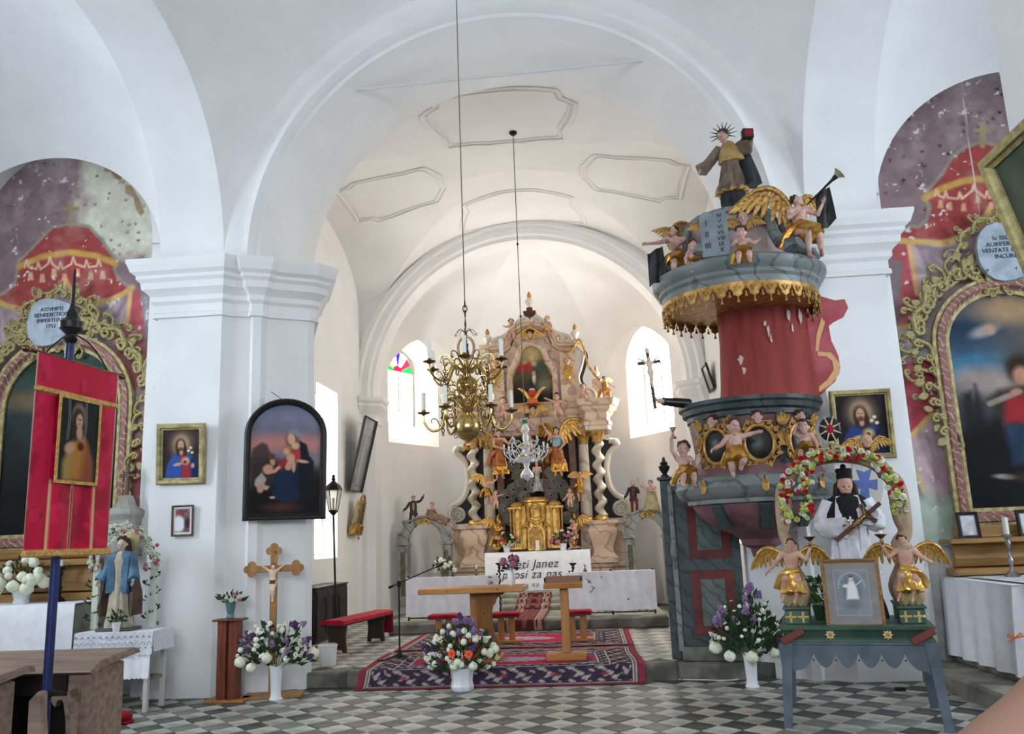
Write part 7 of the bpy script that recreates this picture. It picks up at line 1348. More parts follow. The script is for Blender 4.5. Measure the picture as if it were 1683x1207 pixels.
# ================================================================== PULPIT
PC = Vector((1.80, 9.40)); gmar = marble('blue_grey_marbling', (124, 130, 128), (84, 90, 90), 2.4, .4, (108, 115, 114), 8); mauve = mat('mauve_marbling', (128, 92, 96), .4, c2=(104, 70, 76), scale=4); dgreen = marble('dark_green_marbling', (66, 76, 76), (42, 48, 50), 3, .45, (54, 62, 62), 7)
redcol = mat('worn_red_painted_plaster', (150, 62, 54), .7, c2=(122, 44, 40), scale=3, stretch=(4, 4, .5), bump=.2, bscale=10, lo=.3, hi=.7)
t = PU = thing('pulpit', 'baroque pulpit with mauve drum, gilt medallions and grey marbled canopy', 'pulpit', (PC.x, PC.y, 0))
S = 28
# corbel and drum
MB().lathe([(0, 1.36), (.05, 1.38), (.10, 1.44), (.12, 1.52), (.20, 1.56), (.22, 1.62)], S).build('pendant', mauve, t); MB().lathe([(.22, 1.62), (.30, 1.68), (.44, 1.74), (.62, 1.86), (.68, 1.96), (.70, 2.0)], S).build('corbel', mauve, t)
MB().lathe([(.66, 1.98), (.74, 1.99), (.74, 2.03), (.80, 2.05), (.84, 2.10), (.86, 2.15), (.84, 2.21), (.80, 2.25), (.72, 2.27)], S).build('torus_base', gmar, t)
MB().lathe([(.74, 2.24), (.71, 2.30), (.64, 2.42), (.62, 2.55), (.64, 2.72), (.66, 2.86)], S).build('drum', mauve, t); MB().lathe([(.64, 2.86), (.68, 2.87), (.68, 2.92), (.72, 2.94), (.73, 2.99), (.76, 3.01), (.76, 3.05), (.60, 3.06)], S).build('rim', dgreen, t)
def on_drum(a, z, r=.66): return Vector((r*cos(a), r*sin(a), z))
def dM(a, z, r): return Matrix.Translation(on_drum(a, z, r)) @ Matrix.Rotation(a+PI/2, 4, 'Z')
for a in (-2.62, -2.05, -1.30, -.68):
    MB().box(-.045, .045, -.03, .05, 2.30, 2.88, .01).build('pilaster', dgreen, t).matrix_local = dM(a, 0, .645); o = inst('shell', LEAF_G, t, M=dM(a, 2.74, .70) @ Matrix.Scale(.16, 4))
    for k in (-1, 1): inst('shell', LEAF_G, t, M=dM(a, 2.74, .70) @ Matrix.Rotation(k*.5, 4, 'Y') @ Matrix.Scale(.15, 4))
    inst('leaf_drop', LEAF_G, t, M=dM(a, 2.70, .70) @ Matrix.Rotation(PI, 4, 'Y') @ Matrix.Scale(.22, 4))
for a in (-2.34, -1.66, -.98):      # oval medallions
    M = dM(a, 2.57, .645); m = MB().ell((0, 0, 0), (.135, .045, .165), 22, 12).build('medallion', mat('black_medallion', (34, 32, 32), .35, c2=(54, 50, 48), scale=8), t); m.matrix_local = M
    MB().tube([(.15*cos(q), -.02, .18*sin(q)) for q in [2*PI*i/28 for i in range(28)]], .022, 7, closed=True).build('gilt_frame', gold, m)
    for k in range(12): q = 2*PI*k/12; inst('scroll', SCR_G, m, M=Matrix.Translation((.175*cos(q), -.025, .205*sin(q))) @ Matrix.Rotation(-(q-PI/2), 4, 'Y') @ Matrix.Scale(.12, 4)); inst('leaf', LEAF_G, m, M=Matrix.Translation((.18*cos(q), -.03, .21*sin(q))) @ Matrix.Rotation(-(q-PI/2)+.4*(-1)**k, 4, 'Y') @ Matrix.Scale(.09, 4))
    cherub(m, (0, -.04, .26), .95)
for a in (-2.4, -1.66, -.95): inst('gilt_leaf', LEAF_G, t, M=dM(a, 2.19, .86) @ Matrix.Rotation(PI, 4, 'Y') @ Matrix.Scale(.14, 4)); inst('gilt_leaf', LEAF_G, t, M=dM(a, 2.13, .86) @ Matrix.Scale(.12, 4)); MB().box(-.07, .07, -.03, .02, 1.72, 2.0, .01, M=dM(a, 1.86, .62) @ Matrix.Rotation(.5, 4, 'X') @ Matrix.Translation((0, 0, -1.86))).build('bracket', dgreen, t)
for o in t.children: o.location.z -= .11
DRUM = set(o.name for o in t.children)
# canopy
MB().lathe([(0, 4.36), (.3, 4.37), (.66, 4.38), (.80, 4.36), (.82, 4.33)], S).build('soffit', mat('brown_soffit', (112, 72, 48), .6, c2=(86, 54, 38), scale=5), t)
for k in range(16): a = 2*PI*k/16; MB().tube([(.08*cos(a), .08*sin(a), 4.352), (.30*cos(a), .30*sin(a), 4.358)], [.010, .002], 4).build('soffit_ray', gold, t, 0)
MB().lathe([(.80, 4.34), (.84, 4.34), (.85, 4.41), (.88, 4.44), (.88, 4.48), (.93, 4.52), (.95, 4.57), (.95, 4.60), (.90, 4.63), (.62, 4.66)], 32).build('cornice', gmar, t, 30); MB().lathe([(.815, 4.28), (.835, 4.28), (.85, 4.345), (.83, 4.35)], 32).build('gilt_rim', gold, t)
mlap = MB().prism([(-.07, .0), (.07, 0), (.07, -.04), (.045, -.07), (.045, -.10), (0, -.125), (-.045, -.10), (-.045, -.07), (-.07, -.04)], 'y', -.008, .008).tube([(-.03, -.012, -.02), (0, -.014, -.07), (.03, -.012, -.02)], .008, 5).mesh('lambrequin', gold, 20); mtas = MB().lathe([(0, 0), (.010, -.01), (.006, -.025), (.016, -.05), (.018, -.065), (0, -.065)], 8).mesh('tassel', gold, 50)
for k in range(32): a = 2*PI*k/32; inst('lambrequin', mlap, t, M=dM(a, 4.31, .84)); inst('tassel', mtas, t, M=dM(a+PI/32, 4.25, .84)); inst('tassel', mtas, t, M=dM(a, 4.19, .84))
crown = MB().lathe([(.60, 4.64), (.60, 4.72), (.55, 4.76), (.52, 4.95), (.50, 5.16), (.46, 5.24), (.40, 5.28), (.40, 5.32), (.34, 5.36), (.20, 5.40)], 24).build('crown_drum', mat('pale_pink_marbling', (168, 150, 146), .5, c2=(146, 126, 124), scale=4), t, 30); MB().lathe([(.42, 5.23), (.49, 5.25), (.49, 5.30), (.36, 5.35)], 24).build('crown_moulding', gmar, t)
for a in (-2.9, -2.2, -1.0, -.3): MB().tube([(r*cos(a), r*sin(a), z) for r, z in ((.84, 4.70), (.80, 4.78), (.70, 4.82), (.62, 4.94), (.57, 5.10), (.50, 5.24))], [.075, .085, .075, .06, .055, .05], 10).build('scroll_buttress', gmar, t, 60)
for o in t.children:
    if o.name not in DRUM: o.location.z -= .24
# red painted half-column behind
MB().lathe([(.56, 2.95), (.53, 3.2), (.50, 3.7), (.50, 4.12)], 30, c=(.30, .34, 0), sy=.72, fold=lambda a, q: 1+.012*sin(16*a)).build('red_back_column', redcol, t, 60)
fl_m = mat('flaked_plaster', (206, 186, 178), .9)
for x, z, w, h in ((.36, 3.94, .028, .08), (.22, 3.92, .02, .08), (.25, 3.78, .012, .04), (-.02, 3.76, .014, .07), (.0, 3.66, .012, .05), (-.05, 3.84, .016, .025), (-.33, 3.46, .03, .05), (-.31, 3.34, .022, .04)):
    a_ = math.acos(max(-1, min(1, x/.51)))*-1; p_ = Vector((.30+.515*cos(a_), .34+.515*.72*sin(a_), z)); r3 = random.Random(int(z*100)); M_ = Matrix.Translation(p_) @ Matrix.Rotation(a_+PI/2, 4, 'Z'); MB().prism([((w*(1+r3.uniform(-.4, .4)))*cos(2*PI*i/11), h*(1+r3.uniform(-.4, .4))*sin(2*PI*i/11)) for i in range(11)], 'y', -.006, .004, M=M_).build('paint_flake', fl_m, t, 0)
# tablet of the commandments
tb = P(1178, 428, 8.68); tbl = thing('law_tablets', 'blue-grey twin tablet with Roman numerals on the pulpit canopy', 'tablet', (tb.x, 8.66, 4.42)); tbl.rotation_euler = (.12, 0, -.25); tm = mat('blue_grey_tablet', (134, 144, 150), .6, c2=(116, 126, 132), scale=6)
tp = [(-.14, 0), (.14, 0), (.14, .42)]+[(.07+.07*cos(PI*i/8), .42+.06*sin(PI*i/8)) for i in range(1, 8)]+[(0, .42)]+[(-.07+.07*cos(PI*i/8), .42+.06*sin(PI*i/8)) for i in range(1, 8)]+[(-.14, .42)]
MB().prism(tp, 'y', -.02, .03).build('slab', tm, tbl, 25); im = mat('black_numeral', (34, 34, 38), .7)
for i, s in enumerate(('I', 'II', 'III')): inst('numeral', text_mesh('numeral', s, .085, im), tbl, (-.075, -.022, .33-.12*i), (PI/2, 0, 0))
for i, s in enumerate(('IV', 'V', 'VI', 'VII', 'VIII', 'IX', 'X')): inst('numeral', text_mesh('numeral', s, .062, im), tbl, (.065, -.022, .40-.060*i), (PI/2, 0, 0))
# ---- figures of the pulpit
PG_ = 'carved figures of the pulpit'
dkgown = mat('black_green_cassock', (44, 48, 50), .45, c2=(30, 32, 34), scale=8); surp = mat('brown_grey_surplice', (122, 106, 92), .5, c2=(92, 78, 68), scale=7, bump=.15); mozz = mat('yellow_ochre_cape', (180, 150, 96), .5, c2=(152, 122, 76), scale=6)
q = P(1208, 350, 9.35); t = thing('saint_statue', 'saint in ochre cape with ray halo crowning the pulpit canopy', 'statue', (q.x, 9.35, 5.155), -.35, PG_); H = 1.0
g = figure(t, H, dict(hd=(-.05, -.05, .925), nk=(-.02, 0, .845), eN=(-.22, -.02, .66), wN=(-.32, -.10, .54), eP=(.20, -.04, .70), wP=(.22, -.16, .76), kP=(.08, -.08, .30)), skin=skin_w, head=(-.5, .35, .1), hair=hair_b, eyes=True, legs=False, clad=True)
robe(t, 'cassock', [(0, .02, 0, .14, .11, 1), (.18, 0, 0, .12, .10, 1), (.40, 0, 0, .10, .08, .5), (.5, 0, 0, .09, .075, .3)], dkgown, 44, 8, .12, 3, S=H); robe(t, 'surplice', [(.24, -.01, 0, .165, .125, 1), (.30, -.01, 0, .15, .12, 1), (.45, 0, 0, .115, .09, .7), (.62, 0, 0, .095, .078, .4), (.78, 0, 0, .10, .07, .2)], surp, 52, 10, .11, 1, S=H); robe(t, 'gilt_hem', [(.225, -.01, 0, .172, .13, 1), (.27, -.01, 0, .163, .125, 1)], gold, 52, 10, .11, 1, S=H); robe(t, 'cape', [(.60, .02, 0, .15, .105, .6), (.70, .01, 0, .135, .095, .4), (.80, 0, 0, .10, .07, .1), (.86, -.01, 0, .05, .045, 0)], mozz, 44, 7, .06, 2, S=H)
for s in 'PN': drape(t, 'sleeve', g['s'+s], g['w'+s], .05*H, .075*H, surp, 1, 18, 4, .14, via=g['e'+s])
drape(t, 'hanging_cloak', g['sP']+Vector((.04, .04, 0)), Vector((.20, .06, .30))*H*1.0, .05, .11, dkgown, 2, 22, 5, .2)
bk = Vector(g['wP'])+Vector((.03, -.05, .04)); MB().box(-.06, .06, -.04, .04, -.05, .06, .006, M=Matrix.Translation(bk) @ Matrix.Rotation(.5, 4, 'Z')).build('book', mat('black_book', (36, 30, 30), .5), t); MB().box(-.045, .045, -.045, -.041, -.035, .045, M=Matrix.Translation(bk) @ Matrix.Rotation(.5, 4, 'Z')).build('book_cover', mat('crimson_leather', (120, 26, 34), .5), t, 0)
for k in range(11): a = PI*(-.12+1.24*k/10); MB().tube([(-.055+.07*cos(a), .02, .975+.07*sin(a)), (-.055+.155*cos(a), .02, .975+.155*sin(a))], [.008, .003], 5).build('halo_ray', iron, t)
MB().tube([(-.055+.07*cos(a), .02, .975+.07*sin(a)) for a in [2*PI*i/20 for i in range(20)]], .005, 5, closed=True).build('halo_ring', iron, t)
# trumpet angel
tr = angel('gilt-winged angel blowing a long trumpet on the pulpit canopy', 1322, 446, 8.72, .84, dict(SIT, eP=(.22, -.08, .72), wP=(.26, -.16, .84), eN=(-.18, -.1, .66), wN=(-.06, -.18, .74), kP=(.16, -.16, .42), aP=(.20, -.10, .18), kN=(-.02, -.22, .44), aN=(.0, -.16, .16), tN=(.01, -.24, .10)), .25, goldcl, (.45, .62), head=(.5, -.35, -.2), hairm=hair_b, wm=WING_G, group=PG_, skin=skin_w, wup=.1)
tt = thing('trumpet', 'long dark trumpet with flared bell held by the pulpit angel', 'trumpet', (0, 0, 0)); a0, a1 = P(1326, 337, 8.72), P(1374, 290, 8.62); MB().tube([a0, a0.lerp(a1, .5), a0.lerp(a1, .85), a1], [.008, .011, .016, .03], 10).build('pipe', iron, tt); d_ = (a1-a0).normalized(); M_ = aim(a1, d_); MB().lathe([(.03, 0), (.045, .03), (.07, .05), (.066, .05), (.02, .0)], 20, M=M_.to_3x3().to_4x4(), c=a1).build('bell', mat('pale_horn', (150, 142, 118), .5), tt)
flag_m = mat('black_tin_flag', (52, 54, 56), .5, c2=(36, 38, 40), scale=9, bump=.2)
def flag(lab, pts, Y):
    v = [P(x, y, yy) for (x, y), yy in zip(pts, Y)]; n = 8; rows = []
    for j in range(7):
        l, r = v[0].lerp(v[3], j/6), v[1].lerp(v[2], j/6); rows.append([tuple(l.lerp(r, i/n)+Vector((0, .025*sin(i*1.1+j*.4), .01*sin(i)*j/6))) for i in range(n+1)])
    mb = MB().loft((rows+[[(x, y+.008, z) for x, y, z in r] for r in rows[::-1]])[::-1], False, closed=False); tag(mb.build('trumpet_flag', flag_m, None, 60), lab, 'flag')
flag('dark flag hanging from the trumpet on the pulpit canopy', [(1340, 320), (1364, 306), (1374, 362), (1346, 384)], (8.70, 8.66, 8.68, 8.72)); flag('dark flag hanging from the left pulpit angel arm', [(1064, 418), (1089, 404), (1096, 455), (1068, 472)], (9.08, 9.06, 9.08, 9.1))
angel('angel reaching left with a flag on the left edge of the pulpit canopy', 1118, 486, 9.15, .80, dict(SIT, eN=(-.24, -.04, .76), wN=(-.42, -.06, .74), eP=(-.02, -.16, .68), wP=(-.16, -.18, .78), hd=(-.03, -.03, .925)), .1, goldcl, (.4, .3), head=(-.7, 0, 0), wm=WING_G, group=PG_, skin=skin_w, wup=.7)
PS = dict(kP=(.11, -.16, .36), kN=(-.10, -.16, .36), aP=(.11, -.15, .16), aN=(-.12, -.14, .16), tP=(.12, -.22, .13), tN=(-.12, -.22, .13))
def pp(lab, px, py, Y, H, pose, rz=0, **k): return putto(lab, px, py, Y, H, dict(PS, **pose), rz, goldcl, None, grp=PG_, sk=skin_w, **k)
pp('putto hugging the left angel on the pulpit canopy', 1143, 460, 8.78, .44, dict(eP=(.16, -.12, .60), wP=(.08, -.2, .66)), .2, head=(.3, 0, .2)); pp('putto sitting at the centre of the pulpit canopy', 1224, 446, 8.44, .48, dict(eP=(.24, -.06, .58), wP=(.30, -.1, .60), eN=(-.2, -.1, .56), wN=(-.12, -.18, .62)), -.1, head=(-.2, .2, 0))
for px, py, Y, lab in ((1221, 360, 8.82, 'winged cherub head with gilt wings on the canopy crown'), (1167, 366, 8.78, 'cherub head peering over the law tablets')):
    q = P(px, py, Y); t = thing('cherub_bust', lab, 'statue', q, 0, PG_); inst('head', sculpt_mesh('head', head_prims(V3(0, 0, 0), rotm(-.2, .2, 0), 1.0, .012), .009, skin_w, 1.05), t); MB().ell((0, .025, .03), (.062, .062, .06), 12, 8).build('hair', hair_b, t)
    for s in (-1, 1): wing(t, (s*.03, .02, -.07), .17, s, me=WING_G, back=0)
pp('putto reaching out at the front of the pulpit drum', 1213, 782, 8.48, .56, dict(eP=(.26, -.05, .70), wP=(.38, -.08, .72), eN=(-.24, -.06, .54), wN=(-.36, -.1, .48), kP=(.12, -.18, .30), aP=(.05, -.12, .12), kN=(-.10, -.1, .22), aN=(-.08, -.06, .02), tN=(-.08, -.14, -.02), tP=(.05, -.2, .09)), -.1, head=(.3, .1, .15)); pp('putto with an hourglass at the left of the pulpit drum', 1128, 812, 8.98, .54, dict(eN=(-.24, -.04, .84), wN=(-.24, -.05, 1.06), eP=(.10, -.16, .62)), .3, head=(-.4, .1, 0))
pp('small putto at the right of the pulpit drum above the flower garland', 1328, 770, 8.62, .48, dict(eN=(-.2, -.08, .72), wN=(-.14, -.1, .86)), -.3)
hg = P(1106, 712, 8.95); t = thing('hourglass', 'small hourglass raised above the left drum putto', 'hourglass', hg); MB().lathe([(.03, -.05), (.03, -.04), (.02, -.03), (.006, 0), (.02, .03), (.03, .04), (.03, .05)], 10).build('glass', mat('amber_glass', (150, 130, 96), .2), t); MB().lathe([(.035, -.058), (.035, -.048), (0, -.048)], 10).lathe([(.035, .048), (.035, .058), (0, .058)], 10).build('caps', brownp, t)
# arm with crucifix
t = thing('crucifix_arm', 'carved sleeved arm holding out a black crucifix from pulpit rim', 'crucifix', (0, 0, 0)); e0, w0 = P(1132, 664, 9.25), P(1089, 660, 9.04); drape(t, 'sleeve', e0, w0, .055, .042, black, 1, 18, 4, .06); hand(t, w0, (w0-e0), (0, -1, .2), .13, skin_p); MB().tube([w0+Vector((.02, 0, 0)), w0-Vector((.05, .02, 0))], .026, 10).build('wrist', skin_p, t)
c0, c1 = P(1077, 672, 9.02), P(1063, 573, 9.02); ux = (c1-c0).normalized(); sx = Vector((ux.z, 0, -ux.x)); L = (c1-c0).length; M_ = basis(c0, sx, Vector((0, 1, 0)), ux)
cr = MB().box(-.018, .018, -.012, .012, 0, L, .004, M=M_).build('cross_shaft', black, t); MB().box(-.12, .12, -.0115, .0115, L*.74, L*.79, .004, M=M_).build('crossbeam', black, t); MB().box(-.02, .02, -.018, -.012, L*.92, L*.99, .002, M=M_).build('title_plate', ivory, t); co = corpus(t, .34, (0, 0, 0), ivory); co.matrix_local = M_ @ Matrix.Translation((0, -.04, L*.34))
# stair panel with painted door boards
a, b = Vector((1.0, 10.33)), Vector((1.70, 10.18)); ln = (b-a).length; rzs = math.atan2(b.y-a.y, b.x-a.x); t = thing('pulpit_stair', 'grey-green marbled stair casing with red-framed panels below the pulpit', 'stair casing', (a.x, a.y, FZ), rzs)
MB().box(-.02, ln+.02, -.05, .5, 0, .15, .01).build('stone_base', stone, t); MB().box(0, ln, 0, .06, .15, 1.92, .006).build('panel_board', dgreen, t); redf = mat('dark_red_panel_frame', (106, 46, 42), .6, c2=(84, 36, 34), scale=5); gp2 = marble('grey_panel_marbling', (96, 104, 100), (62, 70, 68), 4, .5, (80, 88, 84), 6)
for z0, z1 in ((.28, 1.00), (1.13, 1.80)): f = moulding([(.24, z0+.10), (ln-.20, z0+.10), (ln-.20, z1-.10), (.24, z1-.10)], [(0, 0), (0, .012), (.10, .012), (.10, 0)]).build('panel_frame', redf, t, 20); MB().box(.24, ln-.20, -.008, 0, z0+.10, z1-.10).build('panel_field', gp2, t, 0)
MB().box(-.06, .0, -.02, .06, .1, 2.0, .01).build('corner_post', gmar, t); MB().box(-.02, ln, -.03, .07, 1.90, 1.98, .012).build('top_rail', dgreen, t)
for z in (1.22,): MB().lathe([(.03, z-.1), (.05, z), (.03, z+.1)], 10, c=(-.03, -.03, 0)).build('carved_knob', gmar, t)
MB().prism([(0, .1), (.9, .1), (.9, 2.2), (0, 1.9)], 'x', -.05, -.01).build('side_board', dgreen, t, 0)
MB().box(-.16, -.04, .10, .22, .0, 2.06, .008).build('newel_post', dgreen, t); MB().box(-.19, -.01, .07, .25, 2.06, 2.10, .01).build('newel_cap', dgreen, t); MB().lathe([(.05, 2.10), (.05, 2.12), (.025, 2.14), (.06, 2.19), (.07, 2.23), (.04, 2.25), (.05, 2.27), (.02, 2.30), (.018, 2.33), (0, 2.35)], 14, c=(-.10, .16, 0)).build('newel_urn', black, t)
# painted red curtain on the right pier
pcx = MB(); f = lambda x, y, Y=9.655: P(x, y, Y)
def wallpaint(name, pts, m, y0=9.664, th=.004, parent=None):
    v = [P(x, y, y0) for x, y in pts]; return MB().prism([(p.x, p.z) for p in v], 'y', y0-th, y0).build(name, m, parent, 0)
pinkr = mat('rose_painted_plaster', (176, 92, 96), .85, c2=(158, 74, 80), scale=5, bump=.2); yo = mat('ochre_painted_band', (216, 170, 120), .85)
t = thing('painted_curtain', 'rose-red painted curtain with ochre edge on right pier behind pulpit', 'wall painting', (0, 0, 0))
wallpaint('red_field', [(1325, 480), (1345, 486), (1372, 494), (1388, 492), (1394, 506), (1386, 522), (1370, 530), (1362, 536), (1366, 560), (1378, 585), (1381, 606), (1372, 628), (1352, 645), (1325, 652)], pinkr, parent=t); wallpaint('ochre_band', [(1350, 522), (1356, 530), (1347, 560), (1345, 578), (1340, 577), (1342, 550)], yo, 9.659, parent=t); wallpaint('ochre_band', [(1344, 578), (1366, 580), (1380, 598), (1380, 614), (1366, 632), (1346, 645), (1346, 636), (1360, 624), (1370, 608), (1368, 594), (1358, 586), (1344, 585)], yo, 9.659, parent=t)
# ================================================================== RIGHT: procession litter with the priest figure
blue_g2 = mat('grey_blue_painted_wood', (92, 102, 112), .6, c2=(78, 88, 98), scale=5, bump=.1); grn = mat('green_painted_wood', (74, 100, 84), .5, c2=(58, 82, 70), scale=5, bump=.1); RZ = math.radians(-14.6); TO = Vector((2.24, 7.95, 0))
t = thing('litter_table', 'grey-blue table with scalloped apron and splayed legs at the right pier', 'table', TO, RZ)
for sx in (-1, 1):
    for sy in (-1, 1):
        q = lambda x, y, r, z: [(x-r, y-r, z), (x+r, y-r, z), (x+r, y+r, z), (x-r, y+r, z)]
        MB().loft([q(sx*.60, sy*.50, .032, 0), q(sx*.565, sy*.44, .042, .48), q(sx*.56, sy*.43, .055, .62), q(sx*.56, sy*.43, .055, .66)]).build('leg', blue_g2, t, 0)
def scal(w, n, z0, z1, amp):
    pts = [(-w, z1)]; 
    for i in range(n*10+1):
        u = i/(n*10); e = min(1, min(u, 1-u)*9); pts.append((lerp(-w, w, u), z0+amp*(1-abs(sin(PI*n*u))**.8)*e-.05*(1-e)+.03))
    return pts+[(w, z1)]
for y in (-.47, .45): MB().prism(scal(.52, 6, .44, .65, .11)[::-1], 'y', y, y+.022).build('scalloped_apron', blue_g2, t, 20)
for x in (-.58, .56): MB().prism([(-.40, .65), (-.40, .54), (-.2, .59), (0, .54), (.2, .59), (.40, .54), (.40, .65)], 'x', x, x+.022).build('side_apron', blue_g2, t, 20)
for k in range(5): MB().ell((-.35+.175*k, -.472, .53), (.008, .004, .008), 8, 5).build('peg_hole', black, t)
MB().box(-.60, .60, -.48, .48, .648, .668, .006).build('table_top', blue_g2, t)
t = LT = thing('procession_litter', 'green wooden procession litter with gilt ornaments and scrolled posts', 'litter', TO+Vector((0, 0, .669)), RZ)
MB().sweep([(-.57, .45), (-.57, -.45), (.57, -.45), (.57, .45)], [(0, 0), (.02, 0), (.02, .02), (0, .035), (0, .085), (.025, .10), (.03, .125), (0, .13)], closed=True).build('platform_moulding', grn, t, 25); MB().box(-.57, .57, -.45, .45, .0, .13).build('platform', grn, t, 0)
ros = daisy(mat('cream_gilt_rosette', (206, 186, 128), .5, .2), gold, 'rosette', 8)
for x in (-.20, .24): inst('rosette', ros, t, (x, -.458, .06), (PI/2, 0, 0), .042)
for s in (-1, 1): MB().box(-.10, .10, -.02, .02, -.03, .03, .006, M=Matrix.Translation((s*.50, -.475, .05)) @ Matrix.Rotation(-.5*1, 4, 'Y')).build('carrying_handle', mat('red_brown_handle', (110, 54, 48), .6), t)
fleur = MB()
for a in range(4): fleur.loft([[(r*cos(a*PI/2)-w*sin(a*PI/2), y, r*sin(a*PI/2)+w*cos(a*PI/2)) for w, y in ((-ww, 0), (0, -.012), (ww, 0))] for r, ww in ((.0, .012), (.035, .022), (.05, .012), (.07, .026), (.085, .004))], False, closed=False)
fleur = fleur.mesh('gilt_cross_flower', mat('pale_gilt', (206, 184, 120), .45, .4), 0); postm = mat('cream_brown_painted_post', (182, 156, 128), .5, c2=(150, 120, 98), scale=6, bump=.15)
def spost(x, y, z0, z1, s):
    p = bez([(x, y, z0), (x+s*.03, y, z0+.14), (x-s*.02, y, z0+.30), (x-s*.06, y, z0+.42), (x-s*.03, y, z0+.50), (x-s*.08, y, z0+.60), (x-s*.07, y, z0+.72), (x-s*.05, y, z1-.1), (x+s*.02, y, z1)], 32)
    return MB().tube(p, [.042+.010*sin(i*.55) for i in range(len(p))], 8, flat=1.25).lathe([(.05, -.02), (.06, 0), (.05, .03)], 10, c=(x-s*.05, y, z0+.47)).build('scroll_post', postm, t, 60)
for s in (-1, 1):
    for y in (-.24, .22): MB().box(s*.45-.10, s*.45+.10, y-.10, y+.10, .13, .25, .008).build('post_block', grn, t); MB().box(s*.45-.115, s*.45+.115, y-.115, y+.115, .25, .275, .008).build('post_block_cap', grn, t); spost(s*.42, y, .27, 1.38, -s)
    for k in (-.05, .05): inst('gilt_cross_flower', fleur, t, (s*.45+k, -.345, .19), None, .55)
for y in (-.24, .22): MB().tube([(.40*cos(PI*i/16)*1.0, y, 1.36+.20*sin(PI*i/16)) for i in range(17)], .035, 8, flat=1.3).build('arch_bow', postm, t, 60)
MB().box(-.20, .24, -.20, .20, 1.54, 1.58, .01).build('crown_board', postm, t); MB().box(-.14, .18, -.15, .15, 1.58, 1.63, .01).build('crown_board', postm, t)
# reliquary and angel bust on top
LM = lambda x, y, z: Vector((TO.x, TO.y, .669))+Matrix.Rotation(RZ, 3, 'Z') @ Vector((x, y, z))
q = P(1366, 724, 7.9); t = thing('monstrance', 'small black oval shrine with red centre topping the flower arch', 'shrine', (q.x, 7.9, 2.30), RZ); MB().lathe([(.08, 0), (.08, .02), (.03, .04), (.025, .06)], 12).build('foot', gold_p, t); MB().ell((0, 0, .17), (.095, .03, .11), 18, 10).build('disc', black, t); MB().ell((0, -.02, .17), (.025, .02, .055), 10, 8).build('red_centre', red_cl, t)
for k in range(8): a = 2*PI*k/8+.4; MB().tube([(.03*cos(a), -.03, .17+.04*sin(a)), (.10*cos(a), -.03, .17+.12*sin(a))], [.008, .004], 5).build('white_ray', ivory, t)
q = P(1425, 732, 7.85); t = thing('angel_bust', 'small winged angel bust at the right top of the flower arch', 'statue', (q.x, 7.85, 2.34), RZ); inst('head', sculpt_mesh('head', head_prims(V3(0, 0, 0), rotm(0, -.2, 0), 1.0, .012), .009, skin_p, .85), t); MB().ell((0, .02, .02), (.05, .05, .05), 10, 8).build('hair', gold_p, t)
for s in (-1, 1): wing(t, (s*.03, .03, -.05), .16, s, me=WING_B, back=0)
# garland of artificial roses over the arch
t = thing('rose_garland', 'garland of red roses and yellow-green blossoms over the litter arch', 'garland', TO+Vector((0, 0, .669)), RZ); r2 = random.Random(77)
path = bez([(-.45, -.30, .98), (-.46, -.31, 1.14), (-.44, -.31, 1.30), (-.35, -.31, 1.44), (-.2, -.30, 1.53), (0, -.30, 1.57), (.2, -.30, 1.53), (.34, -.31, 1.44), (.42, -.31, 1.30), (.45, -.31, 1.16), (.46, -.30, 1.08)], 60)
path2 = bez([(-.24, -.31, 1.42), (-.27, -.33, 1.32), (-.30, -.33, 1.20), (-.28, -.32, 1.08), (-.34, -.32, 1.02)], 20)
def gp(q): 
    P_ = path if q.random() < .74 else path2; p = P_[int(q.random()*(len(P_)-1))]; return Vector(p)+Vector((q.uniform(-.05, .05), q.uniform(-.05, .02), q.uniform(-.05, .05))), (q.uniform(-1, 1), -1, q.uniform(-1, 1))
stuff(foliage(260, gp, F_leaf2, 5, .03, .06).build('foliage', F_leaf2, t, 0)); 
for i in range(190): p, d = gp(r2); p.y = min(p.y, -.30)-r2.uniform(.0, .05); k = r2.random(); kind = 'rose' if k < .3 else ('yg' if k < .75 else 'wrose'); inst('rose' if kind == 'rose' else 'bloom', BM[kind], t, M=aim(p, d) @ Matrix.Scale(r2.uniform(.022, .032), 4))
# the priest figure
bl = mat('black_cloth', (26, 24, 26), .85, c2=(36, 32, 34), scale=9); wh = mat('white_lace_surplice', (222, 222, 228), .8, c2=(206, 206, 214), scale=14, bump=.15); skf = mat('rosy_painted_skin', (208, 160, 142), .5)
t = thing('priest_statue', 'clothed saint figure in black biretta, cape and white surplice with crucifix', 'statue', LM(.06, .10, .131), RZ+.05); H = 1.27
g = figure(t, H, dict(hd=(0, -.015, .915), eN=(-.175, -.03, .64), wN=(-.045, -.15, .62), eP=(.175, -.03, .66), wP=(.115, -.15, .70)), skin=skf, head=(.05, .12, 0), hair=None, eyes=True, legs=False, res=.009, clad=True)
robe(t, 'cassock', [(0, 0, 0, .17, .13, 1), (.15, 0, 0, .155, .12, 1), (.4, 0, 0, .12, .095, .5), (.6, 0, 0, .09, .07, .2)], bl, 48, 9, .07, S=H); robe(t, 'surplice', [(.30, 0, 0, .165, .13, 1), (.38, 0, 0, .15, .12, 1), (.5, 0, 0, .125, .10, .7), (.64, 0, 0, .11, .088, .4), (.78, 0, 0, .10, .07, .1)], wh, 56, 12, .07, 2, S=H); robe(t, 'lace_hem', [(.285, 0, 0, .172, .136, 1), (.325, 0, 0, .163, .129, 1)], lace_m, 56, 12, .07, 2, S=H)
